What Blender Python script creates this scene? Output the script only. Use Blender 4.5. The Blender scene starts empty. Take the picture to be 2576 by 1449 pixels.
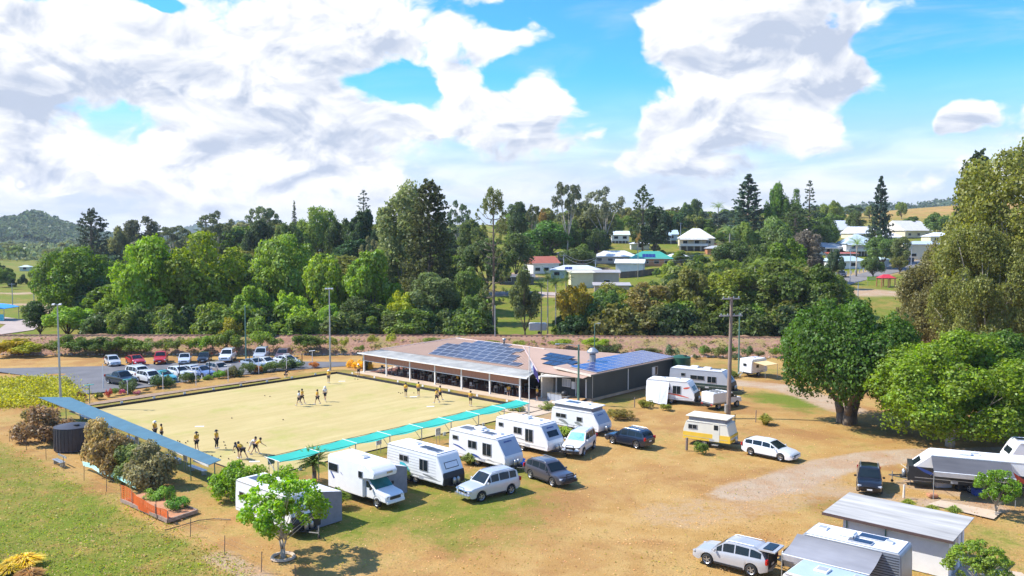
import bpy, bmesh, math, random
import numpy as np
from mathutils import Vector, Matrix
random.seed(7); np.random.seed(7)
SC = bpy.context.scene
COL = SC.collection
# ------------------------------------------------------------------ camera, light, sky, exposure
FPX = 2121.0; CXP = 1288.0; CYP = 724.5; CAMH = 20.0
PITCH = math.atan(134.5 / FPX)
cam_d = bpy.data.cameras.new("camera"); cam = bpy.data.objects.new("camera", cam_d); COL.objects.link(cam)
cam.location = (0, 0, CAMH); cam.rotation_euler = (math.pi/2 - PITCH, 0, 0)
cam_d.sensor_width = 36; cam_d.lens = FPX / 2576 * 36; cam_d.clip_end = 12000; cam_d.clip_start = 0.5
SC.camera = cam
SUN_EL = 48.0
SUN_VEC = Vector((-0.995, 0.10, 0)).normalized() * math.cos(math.radians(SUN_EL)) + Vector((0, 0, math.sin(math.radians(SUN_EL))))
sd = bpy.data.lights.new("sun", 'SUN'); sd.energy = 5.0; sd.angle = math.radians(0.5); sd.color = (1.0, 0.95, 0.86)
so = bpy.data.objects.new("sun", sd); COL.objects.link(so)
so.rotation_euler = SUN_VEC.to_track_quat('Z', 'Y').to_euler()
SC.view_settings.view_transform = 'Standard'; SC.view_settings.look = 'None'
SC.view_settings.exposure = 0.58; SC.view_settings.gamma = 1.0; SC.view_settings.use_curve_mapping = False
SC.cycles.max_bounces = 6; SC.cycles.diffuse_bounces = 3; SC.cycles.glossy_bounces = 2
SC.cycles.transmission_bounces = 4; SC.cycles.transparent_max_bounces = 4
SC.cycles.caustics_reflective = False; SC.cycles.caustics_refractive = False

def az_el(px, py):
    u = (px - CXP) / FPX; v = (CYP - py) / FPX
    d = Vector((u, math.cos(PITCH) + v * math.sin(PITCH), -math.sin(PITCH) + v * math.cos(PITCH))).normalized()
    return math.atan2(d.x, d.y), math.asin(d.z)

world = bpy.data.worlds.new("World"); SC.world = world; world.use_nodes = True
NT = world.node_tree; NT.nodes.clear()
class NG:
    "small helper to write node trees"
    def __init__(s, nt): s.nt = nt
    def n(s, t, ins=None, **kw):
        nd = s.nt.nodes.new(t)
        for k, v in kw.items(): setattr(nd, k, v)
        if ins:
            for k, v in ins.items():
                if isinstance(v, bpy.types.NodeSocket): s.nt.links.new(v, nd.inputs[k])
                else: nd.inputs[k].default_value = v
        return nd
    def m(s, op, a, b=0.0, c=0.0): return s.n('ShaderNodeMath', {0: a, 1: b, 2: c}, operation=op).outputs[0]
    def mr(s, v, a, b, c=0.0, d=1.0, smooth=True):
        return s.n('ShaderNodeMapRange', {0: v, 1: a, 2: b, 3: c, 4: d}, interpolation_type='SMOOTHSTEP' if smooth else 'LINEAR').outputs[0]
    def mix(s, f, a, b):
        nd = s.n('ShaderNodeMix', None, data_type='RGBA')
        for i, v in ((0, f), (6, a), (7, b)):
            if isinstance(v, bpy.types.NodeSocket): s.nt.links.new(v, nd.inputs[i])
            else: nd.inputs[i].default_value = (tuple(v) + (1,))[:4] if i else v
        return nd.outputs[2]
    def noise(s, vec, scale, detail=4, rough=0.5, dist=0.0):
        return s.n('ShaderNodeTexNoise', {'Vector': vec, 'Scale': scale, 'Detail': detail, 'Roughness': rough, 'Distortion': dist}).outputs[0]

# cloud field group: vector (azimuth, elevation, 0) -> density
BLOBS = [ # px, py, half width px, half height px, amplitude   (2576 wide frame)
 (120,60,260,150,.30),(420,120,260,150,.34),(760,110,300,190,.36),(980,60,170,110,.28),(620,260,340,120,.28),(60,330,150,130,.30),
 (250,390,210,80,.26),(800,300,130,120,.26),(1130,70,60,40,.16),(1240,115,75,42,.36),(1360,90,90,40,.22),(1210,8,90,30,.3),(1330,40,80,40,.12),
 (1120,210,75,60,.34),(1180,280,90,90,.30),(1370,260,90,100,.36),(1260,350,170,60,.2),(1700,60,150,110,.38),(1900,90,230,140,.42),(2110,60,170,90,.26),
 (1720,260,130,110,.40),(1880,230,150,120,.38),(2060,200,140,70,.30),(1640,340,120,70,.30),(1820,350,200,70,.26),(2060,340,95,70,.40),(1680,410,160,40,.26),
 (2410,290,80,60,.46),(2380,330,60,30,.3),(2100,70,50,40,-.25),(1340,250,40,60,.2),(1100,190,40,40,.2),(1210,300,60,60,.2),(1080,330,60,40,.2),(2250,430,50,30,.2),(70,452,22,10,.3),(165,467,40,10,.3),(2440,430,90,40,.14),(950,330,120,60,.16),(640,420,500,50,.2),(1500,150,120,30,-.12),
 (1000,215,120,52,-.55),(1290,185,120,36,-.25),(1500,60,110,90,-.5),(1505,205,85,60,-.42),(1400,10,120,30,-.4),(395,4,70,22,-.6),(2350,120,240,70,-.5),(2460,210,150,50,-.4),
 (2250,300,110,90,-.42),(2500,20,160,60,-.25),(1290,440,300,30,-.1),(2300,370,220,60,-.2),(200,520,300,30,-.2),(1560,330,40,110,-.3),(980,140,60,30,-.1)]
fg = bpy.data.node_groups.new('cloud_field', 'ShaderNodeTree')
fg.interface.new_socket('v', in_out='INPUT', socket_type='NodeSocketVector')
fg.interface.new_socket('d', in_out='OUTPUT', socket_type='NodeSocketFloat')
g = NG(fg); gi = g.n('NodeGroupInput'); go = g.n('NodeGroupOutput')
V = gi.outputs[0]
warp = g.n('ShaderNodeTexNoise', {'Vector': V, 'Scale': 9.0, 'Detail': 3.0, 'Roughness': .55})
wv = g.n('ShaderNodeVectorMath', {0: warp.outputs[1], 1: (.5, .5, .5)}, operation='SUBTRACT').outputs[0]
wv = g.n('ShaderNodeVectorMath', {0: wv, 1: (.085, .05, 0.0), 2: V}, operation='MULTIPLY_ADD').outputs[0]
sv = g.n('ShaderNodeVectorMath', {0: wv, 1: (1.0, 1.55, 1.0)}, operation='MULTIPLY').outputs[0]
n1 = g.noise(sv, 6.0, 9, 0.56, 0.3)
vo = g.n('ShaderNodeTexVoronoi', {'Vector': sv, 'Scale': 26.0, 'Detail': 3.0, 'Roughness': .55, 'Randomness': 1.0}, feature='F1').outputs[0]
acc = g.m('MULTIPLY_ADD', g.m('SUBTRACT', n1, .5), 1.35, 0.455)
acc = g.m('MULTIPLY_ADD', g.m('SUBTRACT', .42, vo), .16, acc)
se_ = g.n('ShaderNodeSeparateXYZ', {0: wv})
acc = g.m('ADD', acc, g.m('MULTIPLY', g.mr(se_.outputs[1], .26, .13, 0, .10), g.mr(se_.outputs[1], -.02, .04)))
acc = g.m('ADD', acc, g.mr(se_.outputs[0], .05, -.35, 0, .06))
for (bx, by, bw, bh, am) in BLOBS:
    a0, e0 = az_el(bx, by); a1, _ = az_el(bx + bw, by); _, e1_ = az_el(bx, by - bh)
    wa = abs(a1 - a0) * 1.5; we = max(abs(e1_ - e0), .004) * 1.5
    q = g.n('ShaderNodeVectorMath', {0: wv, 1: (1/wa, 1/we, 0), 2: (-a0/wa, -e0/we, 0)}, operation='MULTIPLY_ADD').outputs[0]
    L_ = g.n('ShaderNodeVectorMath', {0: q}, operation='LENGTH').outputs[1]
    acc = g.m('ADD', acc, g.mr(L_, 1.0, 0.0, 0.0, am))
fg.links.new(acc, go.inputs[0])

w = NG(NT)
tc = w.n('ShaderNodeTexCoord').outputs['Generated']
sx = w.n('ShaderNodeSeparateXYZ', {0: tc})
az = w.m('ARCTAN2', sx.outputs[0], sx.outputs[1]); el = w.m('ARCSINE', sx.outputs[2])
P = w.n('ShaderNodeCombineXYZ', {0: az, 1: el, 2: 0.0}).outputs[0]
def field(vec):
    nd = NT.nodes.new('ShaderNodeGroup'); nd.node_tree = fg; NT.links.new(vec, nd.inputs[0]); return nd.outputs[0]
f0 = field(P)
P2 = w.n('ShaderNodeVectorMath', {0: P, 1: (-.016, .030, 0)}, operation='ADD').outputs[0]
f1 = field(P2)
mask = w.mr(f0, .44, .62)
big = w.mr(w.m('SUBTRACT', f0, f1), -.10, .10, -.5, .5)
def billow(vec):
    q = w.n('ShaderNodeVectorMath', {0: vec, 1: (1.0, 1.7, 1.0)}, operation='MULTIPLY').outputs[0]
    return w.noise(q, 11.0, 7, .58, .8)
P3_ = w.n('ShaderNodeVectorMath', {0: P, 1: (-.008, .013, 0)}, operation='ADD').outputs[0]
b0 = billow(P); b1 = billow(P3_)
fine = w.m('MULTIPLY', w.m('SUBTRACT', b0, b1), 3.0)
lowf = w.noise(P, 3.0, 3, .5)
P4_ = w.n('ShaderNodeVectorMath', {0: P, 1: (1.0, 1.8, 1.0), 2: (3.1, 1.7, 0)}, operation='MULTIPLY_ADD').outputs[0]
patch_ = w.mr(w.noise(P4_, 4.2, 4, .55, .4), .42, .66, 0, -.80)
edge = w.mr(f0, .50, .74, .32, .0)
lum = w.m('ADD', w.m('ADD', w.m('MULTIPLY', big, .50), fine), w.m('ADD', w.m('ADD', patch_, edge), .90))
for (bx, by, bw, bh, am) in [(330,130,200,75,.42),(60,310,95,120,.46),(700,260,200,80,.34),(900,110,170,60,.34),(640,375,260,36,.30),(960,335,90,40,.40),(1270,310,110,80,.30),(1760,310,170,60,.34),(2010,110,170,60,.32),(1700,400,150,35,.3),(2080,230,120,50,.34),(2410,335,80,30,.36),(300,440,160,30,.25),(30,20,120,40,.3),(2050,400,90,30,.25),(520,200,120,60,.2)]:
    a0, e0 = az_el(bx, by); a1, _ = az_el(bx+bw, by); _, e1_ = az_el(bx, by-bh); wa = abs(a1-a0)*1.5; we = abs(e1_-e0)*1.5
    pw = w.n('ShaderNodeVectorMath', {0: w.n('ShaderNodeVectorMath', {0: w.n('ShaderNodeTexNoise', {'Vector': P, 'Scale': 7.0, 'Detail': 4.0}).outputs[1], 1: (.5,.5,.5)}, operation='SUBTRACT').outputs[0], 1: (.12, .07, 0), 2: P}, operation='MULTIPLY_ADD').outputs[0] if bx == 330 else pw
    q = w.n('ShaderNodeVectorMath', {0: pw, 1: (1/wa, 1/we, 0), 2: (-a0/wa, -e0/we, 0)}, operation='MULTIPLY_ADD').outputs[0]
    lum = w.m('SUBTRACT', lum, w.mr(w.n('ShaderNodeVectorMath', {0: q}, operation='LENGTH').outputs[1], 1.0, 0.2, 0.0, am*1.15))
lum = w.m('ADD', lum, w.mr(el, .12, .0, 0, .12))
ccol = w.mix(w.mr(lum, .0, 1.0, 0, 1, False), (.51, .58, .72), (1.0, 1.0, 1.01))
sky = w.n('ShaderNodeTexSky', None, sky_type='NISHITA', sun_disc=False, sun_elevation=math.radians(SUN_EL),
          sun_rotation=math.atan2(SUN_VEC.x, SUN_VEC.y), altitude=100.0, air_density=1.0, dust_density=0.3, ozone_density=2.5)
skyt = w.mix(1.0, sky.outputs[0], (0.36, 1.02, 1.62))
skyt.node.blend_type = 'MULTIPLY'
# thin high cirrus streaks and the pale veil towards the horizon
sv2 = w.n('ShaderNodeVectorMath', {0: P, 1: (2.0, 9.0, 1.0)}, operation='MULTIPLY').outputs[0]
cir = w.mr(w.noise(sv2, 2.6, 7, .6, .6), .46, .76, 0, .42)
cir = w.m('MULTIPLY', cir, w.mr(az, -.15, .45, .35, 1.0))
veil = w.m('MAXIMUM', w.mr(el, .19, .05, 0.0, 1.0), cir)
veil = w.m('MULTIPLY', veil, w.mr(w.noise(sv2, 1.8, 5, .6, .4), .2, .6, .80, 1.0))
bg1 = w.n('ShaderNodeBackground', {0: skyt, 1: 0.12})
veilc = w.mix(w.mr(w.noise(sv2, 3.1, 6, .55, .5), .35, .65), (.64, .735, .88), (.95, .97, 1.0))
bg2 = w.n('ShaderNodeBackground', {0: veilc, 1: .74})
bg3 = w.n('ShaderNodeBackground', {0: ccol, 1: .77})
ms1 = w.n('ShaderNodeMixShader', {0: veil, 1: bg1.outputs[0], 2: bg2.outputs[0]})
cm = w.m('MULTIPLY', mask, w.mr(el, -.005, .05, .25, 1.0))
ms2 = w.n('ShaderNodeMixShader', {0: cm, 1: ms1.outputs[0], 2: bg3.outputs[0]})
wo = w.n('ShaderNodeOutputWorld', {0: ms2.outputs[0]})
world.cycles.sampling_method = 'MANUAL'; world.cycles.sample_map_resolution = 256

# ------------------------------------------------------------------ place geometry
A1 = math.radians(-41.95)
E1 = Vector((math.cos(A1), math.sin(A1))); EN = Vector((-E1.y, E1.x)); C0 = Vector((-25.44, 121.61))
ROT1 = A1
def W2(s, t): p = C0 + E1*s + EN*t; return p.x, p.y
def sm(a, b, x):
    t = np.clip((x-a)/(b-a), 0, 1); return t*t*(3-2*t)
PY = [0,150,190,230,250,275,300,320,340,370,420,500,600,900,3000]
PH = [0,0,0.6,4.6,5.6,7.4,9.4,12.0,14.0,16.8,21,24,27,30,30]
def hgt(X, Y):
    X = np.asarray(X, float); Y = np.asarray(Y, float)
    k = X/np.maximum(Y, 1.)
    h = np.interp(Y, PY, PH) * sm(-.47, -.20, k)
    h = h + 17*np.exp(-((X-390)/150)**2 - ((Y-650)/170)**2)
    h = h + .5*np.sin(X*.021+1)*np.sin(Y*.017)*sm(150, 300, Y)
    return h
def G(px, py, h=0.0):
    u = (px-CXP)/FPX; v = (CYP-py)/FPX
    d = (u, math.cos(PITCH)+v*math.sin(PITCH), -math.sin(PITCH)+v*math.cos(PITCH))
    t = (h-CAMH)/d[2]; return d[0]*t, d[1]*t
def TG(px, py):
    u = (px-CXP)/FPX; v = (CYP-py)/FPX
    d = (u, math.cos(PITCH)+v*math.sin(PITCH), -math.sin(PITCH)+v*math.cos(PITCH))
    t = np.arange(40, 2500, .5); z = CAMH + d[2]*t; hh = hgt(d[0]*t, d[1]*t)
    i = int(np.argmax(z < hh)) if (z < hh).any() else len(t)-1
    return d[0]*t[i], d[1]*t[i], float(hh[i])
def XD(px, Y): return (px-CXP)/FPX*Y      # lateral position of an image column at a given distance
def ZD(py, Y): return CAMH - (py-590)/FPX*Y # height of an image row at a given distance

# ------------------------------------------------------------------ materials
MATS = {}
def newmat(name):
    m = bpy.data.materials.new(name); m.use_nodes = True; m.node_tree.nodes.clear(); return m, NG(m.node_tree)
def mat(name, col, rough=.6, metal=0., var=.12, scale=3., coat=0., objcol=False, spec=.5, bump=0., bscale=20., stretch=None):
    if name in MATS: return MATS[name]
    m, k = newmat(name)
    tcn = k.n('ShaderNodeTexCoord').outputs['Object']
    if stretch: tcn = k.n('ShaderNodeVectorMath', {0: tcn, 1: stretch}, operation='MULTIPLY').outputs[0]
    base = k.n('ShaderNodeObjectInfo').outputs['Color'] if objcol else None
    nz = k.noise(tcn, scale, 5, .6)
    f = k.mr(nz, .3, .7, 1-var, 1+var, False)
    if base is None:
        rgb = k.n('ShaderNodeRGB'); rgb.outputs[0].default_value = tuple(col)+(1,); base = rgb.outputs[0]
    c = k.n('ShaderNodeVectorMath', {0: base, 3: f}, operation='SCALE').outputs[0]
    p = k.n('ShaderNodeBsdfPrincipled', {'Base Color': c, 'Roughness': rough, 'Metallic': metal, 'Coat Weight': coat, 'Coat Roughness': .08, 'Specular IOR Level': spec})
    if bump:
        b = k.n('ShaderNodeBump', {'Strength': bump, 'Distance': .05, 'Height': k.noise(tcn, bscale, 4, .6)})
        k.nt.links.new(b.outputs[0], p.inputs['Normal'])
    k.n('ShaderNodeOutputMaterial', {0: p.outputs[0]}); MATS[name] = m; return m
def leafmat(name, trans=.40, var=.45, hue=.03, tint=False):
    m, k = newmat(name)
    oi = k.n('ShaderNodeObjectInfo'); ge = k.n('ShaderNodeNewGeometry')
    r = ge.outputs['Random Per Island']
    tcn = k.n('ShaderNodeTexCoord').outputs['Object']
    big = k.noise(tcn, .45, 3, .6)
    f = k.m('ADD', k.m('MULTIPLY', r, var*1.3), 1-var*.65)
    f = k.m('MULTIPLY', f, k.mr(big, .3, .7, .72, 1.3, False))
    hs = k.n('ShaderNodeHueSaturation', {'Hue': k.m('ADD', .483-hue/2, k.m('MULTIPLY', k.m('FRACT', k.m('MULTIPLY', r, 7.31)), hue)), 'Saturation': k.mr(k.m('FRACT', k.m('MULTIPLY', r, 13.7)), 0, 1, .85, 1.15, False), 'Value': k.m('MULTIPLY', f, 1.92), 'Color': k.n('ShaderNodeAttribute', None, attribute_name='tint').outputs[0] if tint else oi.outputs['Color']})
    d = k.n('ShaderNodeBsdfDiffuse', {0: hs.outputs[0]})
    t = k.n('ShaderNodeBsdfTranslucent', {0: k.n('ShaderNodeHueSaturation', {'Saturation': 1.15, 'Value': 1.25, 'Color': hs.outputs[0]}).outputs[0]})
    gl = k.n('ShaderNodeBsdfGlossy', {0: (.9, .95, 1, 1), 1: .45})
    mx = k.n('ShaderNodeMixShader', {0: trans, 1: d.outputs[0], 2: t.outputs[0]})
    mx2 = k.n('ShaderNodeMixShader', {0: .014, 1: mx.outputs[0], 2: gl.outputs[0]})
    k.n('ShaderNodeOutputMaterial', {0: mx2.outputs[0]}); MATS[name] = m; return m
LEAF = leafmat('leaf'); LEAFT = leafmat('leaf_tinted', tint=True)
BARK = mat('bark', (.16, .125, .09), .9, var=.4, scale=6, bump=.4, stretch=(1, 1, .3))
BARKP = mat('pale_bark', (.42, .37, .30), .9, var=.3, scale=4)
GLASS = mat('dark_glass', (.012, .02, .025), .12, var=.1, spec=.35)
GLASSB = mat('tinted_glass', (.03, .17, .17), .10, var=.3, scale=1, spec=.5)
PAINT = mat('car_paint', (1, 1, 1), .28, .15, .04, 1.5, coat=.8, objcol=True)
MWHITE = mat('white_panel', (.80, .80, .79), .38, 0, .04, 1.5, coat=.3)
OBJC = mat('coloured_surface', (1, 1, 1), .6, 0, .1, 1.2, objcol=True)
OBJR = mat('coloured_metal_roof', (1, 1, 1), .42, .1, .09, .7, objcol=True)
TYRE = mat('tyre_rubber', (.018, .018, .018), .85, var=.2)
RIM = mat('alloy', (.45, .46, .48), .35, .7, .1)
BLACKP = mat('black_plastic', (.02, .02, .022), .5, var=.15)
CHROME = mat('chrome', (.7, .7, .72), .15, .9, .05)
REDL = mat('red_lens', (.45, .01, .01), .2, var=.1)
HEADL = mat('headlamp_lens', (.55, .58, .62), .12, .3, .1)
STEEL = mat('galvanised_steel', (.42, .44, .45), .42, .6, .15, 2)
WOODP = mat('weathered_timber', (.26, .19, .15), .85, var=.3, scale=5, stretch=(1, 1, .15), bump=.3)
GREENP = mat('green_painted_steel', (.10, .20, .15), .5, var=.15)
WHITEP = mat('white_paint', (.78, .77, .74), .5, var=.06, scale=2)
CANVAS = mat('grey_canvas', (.24, .24, .26), .85, var=.12, scale=2, bump=.15, bscale=6)
SOLAR = mat('solar_cells', (.02, .03, .06), .22, .2, .15, 6, coat=.3)
SOLARF = mat('panel_frame', (.68, .70, .74), .4, .6, .05)
FRAME = mat('window_frame', (.55, .55, .55), .4, .4, .05)

# ------------------------------------------------------------------ mesh builder
class MB:
    def __init__(s): s.v = []; s.f = []; s.m = []
    def add(s, vs, fs, mi=0):
        o = len(s.v); s.v.extend([tuple(v) for v in vs]); s.f.extend([tuple(i+o for i in f) for f in fs]); s.m.extend([mi]*len(fs)); return s
    def box(s, c, d, rz=0, mi=0, rx=0, ry=0):
        M = Matrix.Translation(c) @ Matrix.Rotation(rz, 4, 'Z') @ Matrix.Rotation(ry, 4, 'Y') @ Matrix.Rotation(rx, 4, 'X')
        vs = [M @ Vector((x*d[0]/2, y*d[1]/2, z*d[2]/2)) for x in (-1, 1) for y in (-1, 1) for z in (-1, 1)]
        return s.add(vs, [(0,1,3,2),(4,6,7,5),(0,4,5,1),(2,3,7,6),(0,2,6,4),(1,5,7,3)], mi)
    def b2(s, a, b, mi=0):
        return s.box([(a[i]+b[i])/2 for i in range(3)], [abs(b[i]-a[i]) for i in range(3)], mi=mi)
    def cyl(s, p0, p1, r0, r1=None, n=8, mi=0, cap=True):
        r1 = r0 if r1 is None else r1; p0 = Vector(p0); p1 = Vector(p1); d = p1-p0
        if d.length < 1e-6: return s
        q = d.to_track_quat('Z', 'Y'); vs = []
        for (p, r) in ((p0, r0), (p1, r1)):
            for i in range(n): a = 2*math.pi*i/n; vs.append(p + q @ Vector((r*math.cos(a), r*math.sin(a), 0)))
        fs = [(i, (i+1) % n, n+(i+1) % n, n+i) for i in range(n)]
        if cap: fs += [tuple(range(n-1, -1, -1)), tuple(range(n, 2*n))]
        return s.add(vs, fs, mi)
    def tube(s, pts, rs, n=6, mi=0):
        for i in range(len(pts)-1): s.cyl(pts[i], pts[i+1], rs[i] if hasattr(rs, '__len__') else rs, rs[i+1] if hasattr(rs, '__len__') else rs, n, mi)
        return s
    def lathe(s, prof, n=16, mi=0, axis='Z', c=(0, 0, 0)):
        vs = []
        for (r, z) in prof:
            for i in range(n):
                a = 2*math.pi*i/n; x, y = r*math.cos(a), r*math.sin(a)
                vs.append((c[0]+x, c[1]+y, c[2]+z) if axis == 'Z' else (c[0]+x, c[1]+z, c[2]+y))
        m = len(prof); fs = []
        for j in range(m-1):
            for i in range(n):
                fs.append((j*n+i, j*n+(i+1) % n, (j+1)*n+(i+1) % n, (j+1)*n+i))
        return s.add(vs, fs, mi)
    def prism(s, poly, y0, y1, mi=0, plane='XZ'):
        n = len(poly)
        if plane == 'XZ': vs = [(x, y0, z) for x, z in poly] + [(x, y1, z) for x, z in poly]
        else: vs = [(x, y, y0) for x, y in poly] + [(x, y, y1) for x, y in poly]
        return s.add(vs, [tuple(range(n)), tuple(range(2*n-1, n-1, -1))] + [(i, n+i, n+(i+1) % n, (i+1) % n) for i in range(n)], mi)
    def quad(s, a, b, c, d, mi=0): return s.add([a, b, c, d], [(0, 1, 2, 3)], mi)
    def slab(s, a, b, c, d, t, mi=0):
        "a sheet with thickness t below it"
        n = (Vector(b)-Vector(a)).cross(Vector(d)-Vector(a)).normalized()
        if n.z < 0: n = -n
        q = [Vector(p)-n*t for p in (a, b, c, d)]
        return s.add([a, b, c, d]+q, [(0,1,2,3),(7,6,5,4),(0,4,5,1),(1,5,6,2),(2,6,7,3),(3,7,4,0)], mi)
    def mesh(s, name, mats, smooth=False, fix=True):
        me = bpy.data.meshes.new(name); me.from_pydata(s.v, [], s.f)
        for m in (mats if isinstance(mats, (list, tuple)) else [mats]): me.materials.append(m)
        if max(s.m, default=0) > 0: me.polygons.foreach_set('material_index', s.m)
        if fix:
            bm = bmesh.new(); bm.from_mesh(me); bmesh.ops.recalc_face_normals(bm, faces=bm.faces); bm.to_mesh(me); bm.free()
        if smooth: me.polygons.foreach_set('use_smooth', [True]*len(me.polygons))
        me.update(); return me
    def build(s, name, mats, parent=None, color=None, smooth=False, bevel=0, kind=None, fix=True):
        me = s.mesh(name, mats, smooth, fix)
        if bevel:
            bm = bmesh.new(); bm.from_mesh(me); bmesh.ops.remove_doubles(bm, verts=bm.verts, dist=1e-4)
            bmesh.ops.bevel(bm, geom=[e for e in bm.edges if e.calc_face_angle(0) > .35], offset=bevel, segments=3, affect='EDGES', clamp_overlap=True)
            bm.to_mesh(me); bm.free()
            me.polygons.foreach_set('use_smooth', [True]*len(me.polygons))
            try: me.set_sharp_from_angle(angle=.6)
            except Exception: pass
        return link(name, me, parent, color, kind)
def link(name, me, parent=None, color=None, kind=None):
    o = bpy.data.objects.new(name, me); COL.objects.link(o)
    if parent: o.parent = parent
    if color: o.color = tuple(color)+(1,)
    if kind: o['kind'] = kind
    return o
def tag(o, label, cat, group=None, kind=None):
    o['label'] = label; o['category'] = cat
    if group: o['group'] = group
    if kind: o['kind'] = kind
    return o
def thing(name, label, cat, loc=(0, 0, 0), rz=0, group=None):
    o = bpy.data.objects.new(name, None); COL.objects.link(o); o.empty_display_size = .3
    o.location = loc; o.rotation_euler = (0, 0, rz); return tag(o, label, cat, group)
def copy_tree(src, loc, rz=0, label=None, scale=None, color=None, group=None):
    kids = {}
    for ob in src.children_recursive: kids.setdefault(ob.parent, []).append(ob)
    def rec(o, par):
        c = o.copy(); COL.objects.link(c)
        if par: c.parent = par
        if color and o.name.split('.')[0] in color: c.color = tuple(color[o.name.split('.')[0]])+(1,)
        for ch in kids.get(o, []): rec(ch, c)
        return c
    r = rec(src, None); r.location = loc; r.rotation_euler = (0, 0, rz)
    if scale: r.scale = scale
    if label: r['label'] = label
    if group: r['group'] = group
    return r
def np_mesh(name, V, F, mats, smooth=False):
    "V (n,3), F (m,k) arrays"
    me = bpy.data.meshes.new(name); V = np.asarray(V, np.float32); F = np.asarray(F, np.int32)
    me.vertices.add(len(V)); me.vertices.foreach_set('co', V.ravel())
    k = F.shape[1]; me.loops.add(F.size); me.loops.foreach_set('vertex_index', F.ravel())
    me.polygons.add(len(F)); me.polygons.foreach_set('loop_start', np.arange(0, F.size, k, dtype=np.int32))
    me.polygons.foreach_set('loop_total', np.full(len(F), k, np.int32))
    for m in (mats if isinstance(mats, (list, tuple)) else [mats]): me.materials.append(m)
    if smooth: me.polygons.foreach_set('use_smooth', [True]*len(F))
    me.update(calc_edges=True); me.validate(); return me
# ------------------------------------------------------------------ ground
def lines(core0, core1, step, far, extra):
    a = list(np.arange(core0, core1+.01, step)); d = step; x = core1
    while x < far: d *= 1.07; x += d; a.append(x)
    d = step; x = core0; b = []
    while x > -far: d *= 1.07; x -= d; b.append(x)
    a = sorted(b + a)
    for e in extra:
        i = int(np.argmin([abs(v-e) for v in a])); a[i] = e
    return np.array(a)
S0, S1, T0, T1 = 0.0, 39.2, -36.8, 0.0
ss = lines(-62, 100, 1.0, 3500, (S0, S1)); tt = lines(-92, 70, 1.0, 3500, (T0, T1))
SS, TT = np.meshgrid(ss, tt, indexing='ij')
GX = C0.x + E1.x*SS + EN.x*TT; GY = C0.y + E1.y*SS + EN.y*TT
GZ = hgt(GX, GY)
rng = np.random.RandomState(3)
inside_lot = (SS > -2) & (SS < 45) & (TT > -42) & (TT < 10)
GZ = GZ + np.where(inside_lot | (GY > 134), 0, .05*np.sin(GX*.31+GY*.13)+.04*np.sin(GY*.43-GX*.2)-.08) * sm(2, 8, np.abs(GX)+2)
ni, nj = SS.shape
idx = np.arange(ni*nj).reshape(ni, nj)
F = np.stack([idx[:-1, :-1], idx[1:, :-1], idx[1:, 1:], idx[:-1, 1:]], -1).reshape(-1, 4)
sc = (SS[:-1, :-1]+SS[1:, 1:])/2; tc_ = (TT[:-1, :-1]+TT[1:, 1:])/2
hole = ((sc > S0) & (sc < S1) & (tc_ > T0) & (tc_ < T1)).reshape(-1)
F = F[~hole]
def segd(X, Y, pts):
    D = np.full(X.shape, 1e9)
    for (x0, y0), (x1, y1) in zip(pts[:-1], pts[1:]):
        dx, dy = x1-x0, y1-y0; t = np.clip(((X-x0)*dx+(Y-y0)*dy)/(dx*dx+dy*dy+1e-9), 0, 1)
        D = np.minimum(D, np.hypot(X-x0-t*dx, Y-y0-t*dy))
    return D
green = np.full(GX.shape, .20)
fl = [G(-80, 1060), G(24, 1111), G(268, 1237), G(479, 1351), G(657, 1439), G(760, 1500)]
side = (GX-fl[1][0])*(fl[4][1]-fl[1][1]) - (GY-fl[1][1])*(fl[4][0]-fl[1][0])
green += .50*sm(0, 60, side)   # paddock beyond the wire fence
def patch(px, py, r, a, h=0):
    global green; x, y = G(px, py, h); green = green + a*np.exp(-((GX-x)**2+(GY-y)**2)/r**2)
for p in [(930,1290,5,.3),(1150,1240,6,.35),(1350,1200,5,.3),(800,1330,4,.25),(1060,1330,6,.2),(1960,1000,3.2,.75),(2010,1010,3.5,.6),(2060,1030,3,.4),(1900,990,2.5,.4),
          (1850,930,8,.25),(1750,915,8,.25),(1600,1100,4,.1),(1300,1290,7,.22),(1190,1360,5,.18),(1500,1280,7,-.14),(1700,1250,9,-.15),(1500,1420,8,-.15),(1250,1430,5,-.2),
          (2300,1420,5,.3),(2500,1350,5,.15),(1900,1340,8,-.05),(600,1250,4,.2),(1700,1060,5,-.08),(1750,1150,5,.05),(1500,960,4,.4),(1560,1010,4,.3),(450,1150,3,.3),(120,1400,9,.15),
          (560,1420,3,-.3),(380,1290,4,-.1),(900,1360,4,-.1),(2050,1100,4,-.05),(90,900,10,-.2),(700,905,12,-.1)]: patch(*p)
green = np.where(GY > 152, .85, green)
green = green - .55*np.exp(-((GX-330)/130)**2-((GY-600)/110)**2)
green = np.where(GY > 900, .8, green)
inlot = (SS > -3) & (SS < 42) & (TT > -42) & (TT < 3); green = np.where(inlot, .58, green)
dirt = np.zeros(GX.shape)
def track(pts, wd, amt, ters=False):
    global dirt
    P_ = [TG(*p)[:2] if ters else G(*p) for p in pts]
    dirt = np.maximum(dirt, amt*sm(wd, wd*.45, segd(GX, GY, P_)))
track([(1860,1238),(1960,1215),(2080,1172),(2200,1152),(2330,1142),(2700,1130)], 2.8, .95)
track([(1790,955),(1870,962),(1960,972),(2060,1000),(2130,1030)], 3.0, .85)
track([(2050,1215),(1900,1262),(1700,1290)], 4.5, .38)
track([(2210,1245),(2050,1225)], 3, .5)
track([(0,738),(110,738)], 6, .8, True); track([(0,765),(100,768)], 4, .7, True)
track([(1215,742),(1300,738),(1420,745)], 5, .9, True)
track([(1270,690),(1330,700)], 7, .8, True)
track([(2080,735),(2180,735),(2280,740)], 8, 1.0, True)
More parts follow.
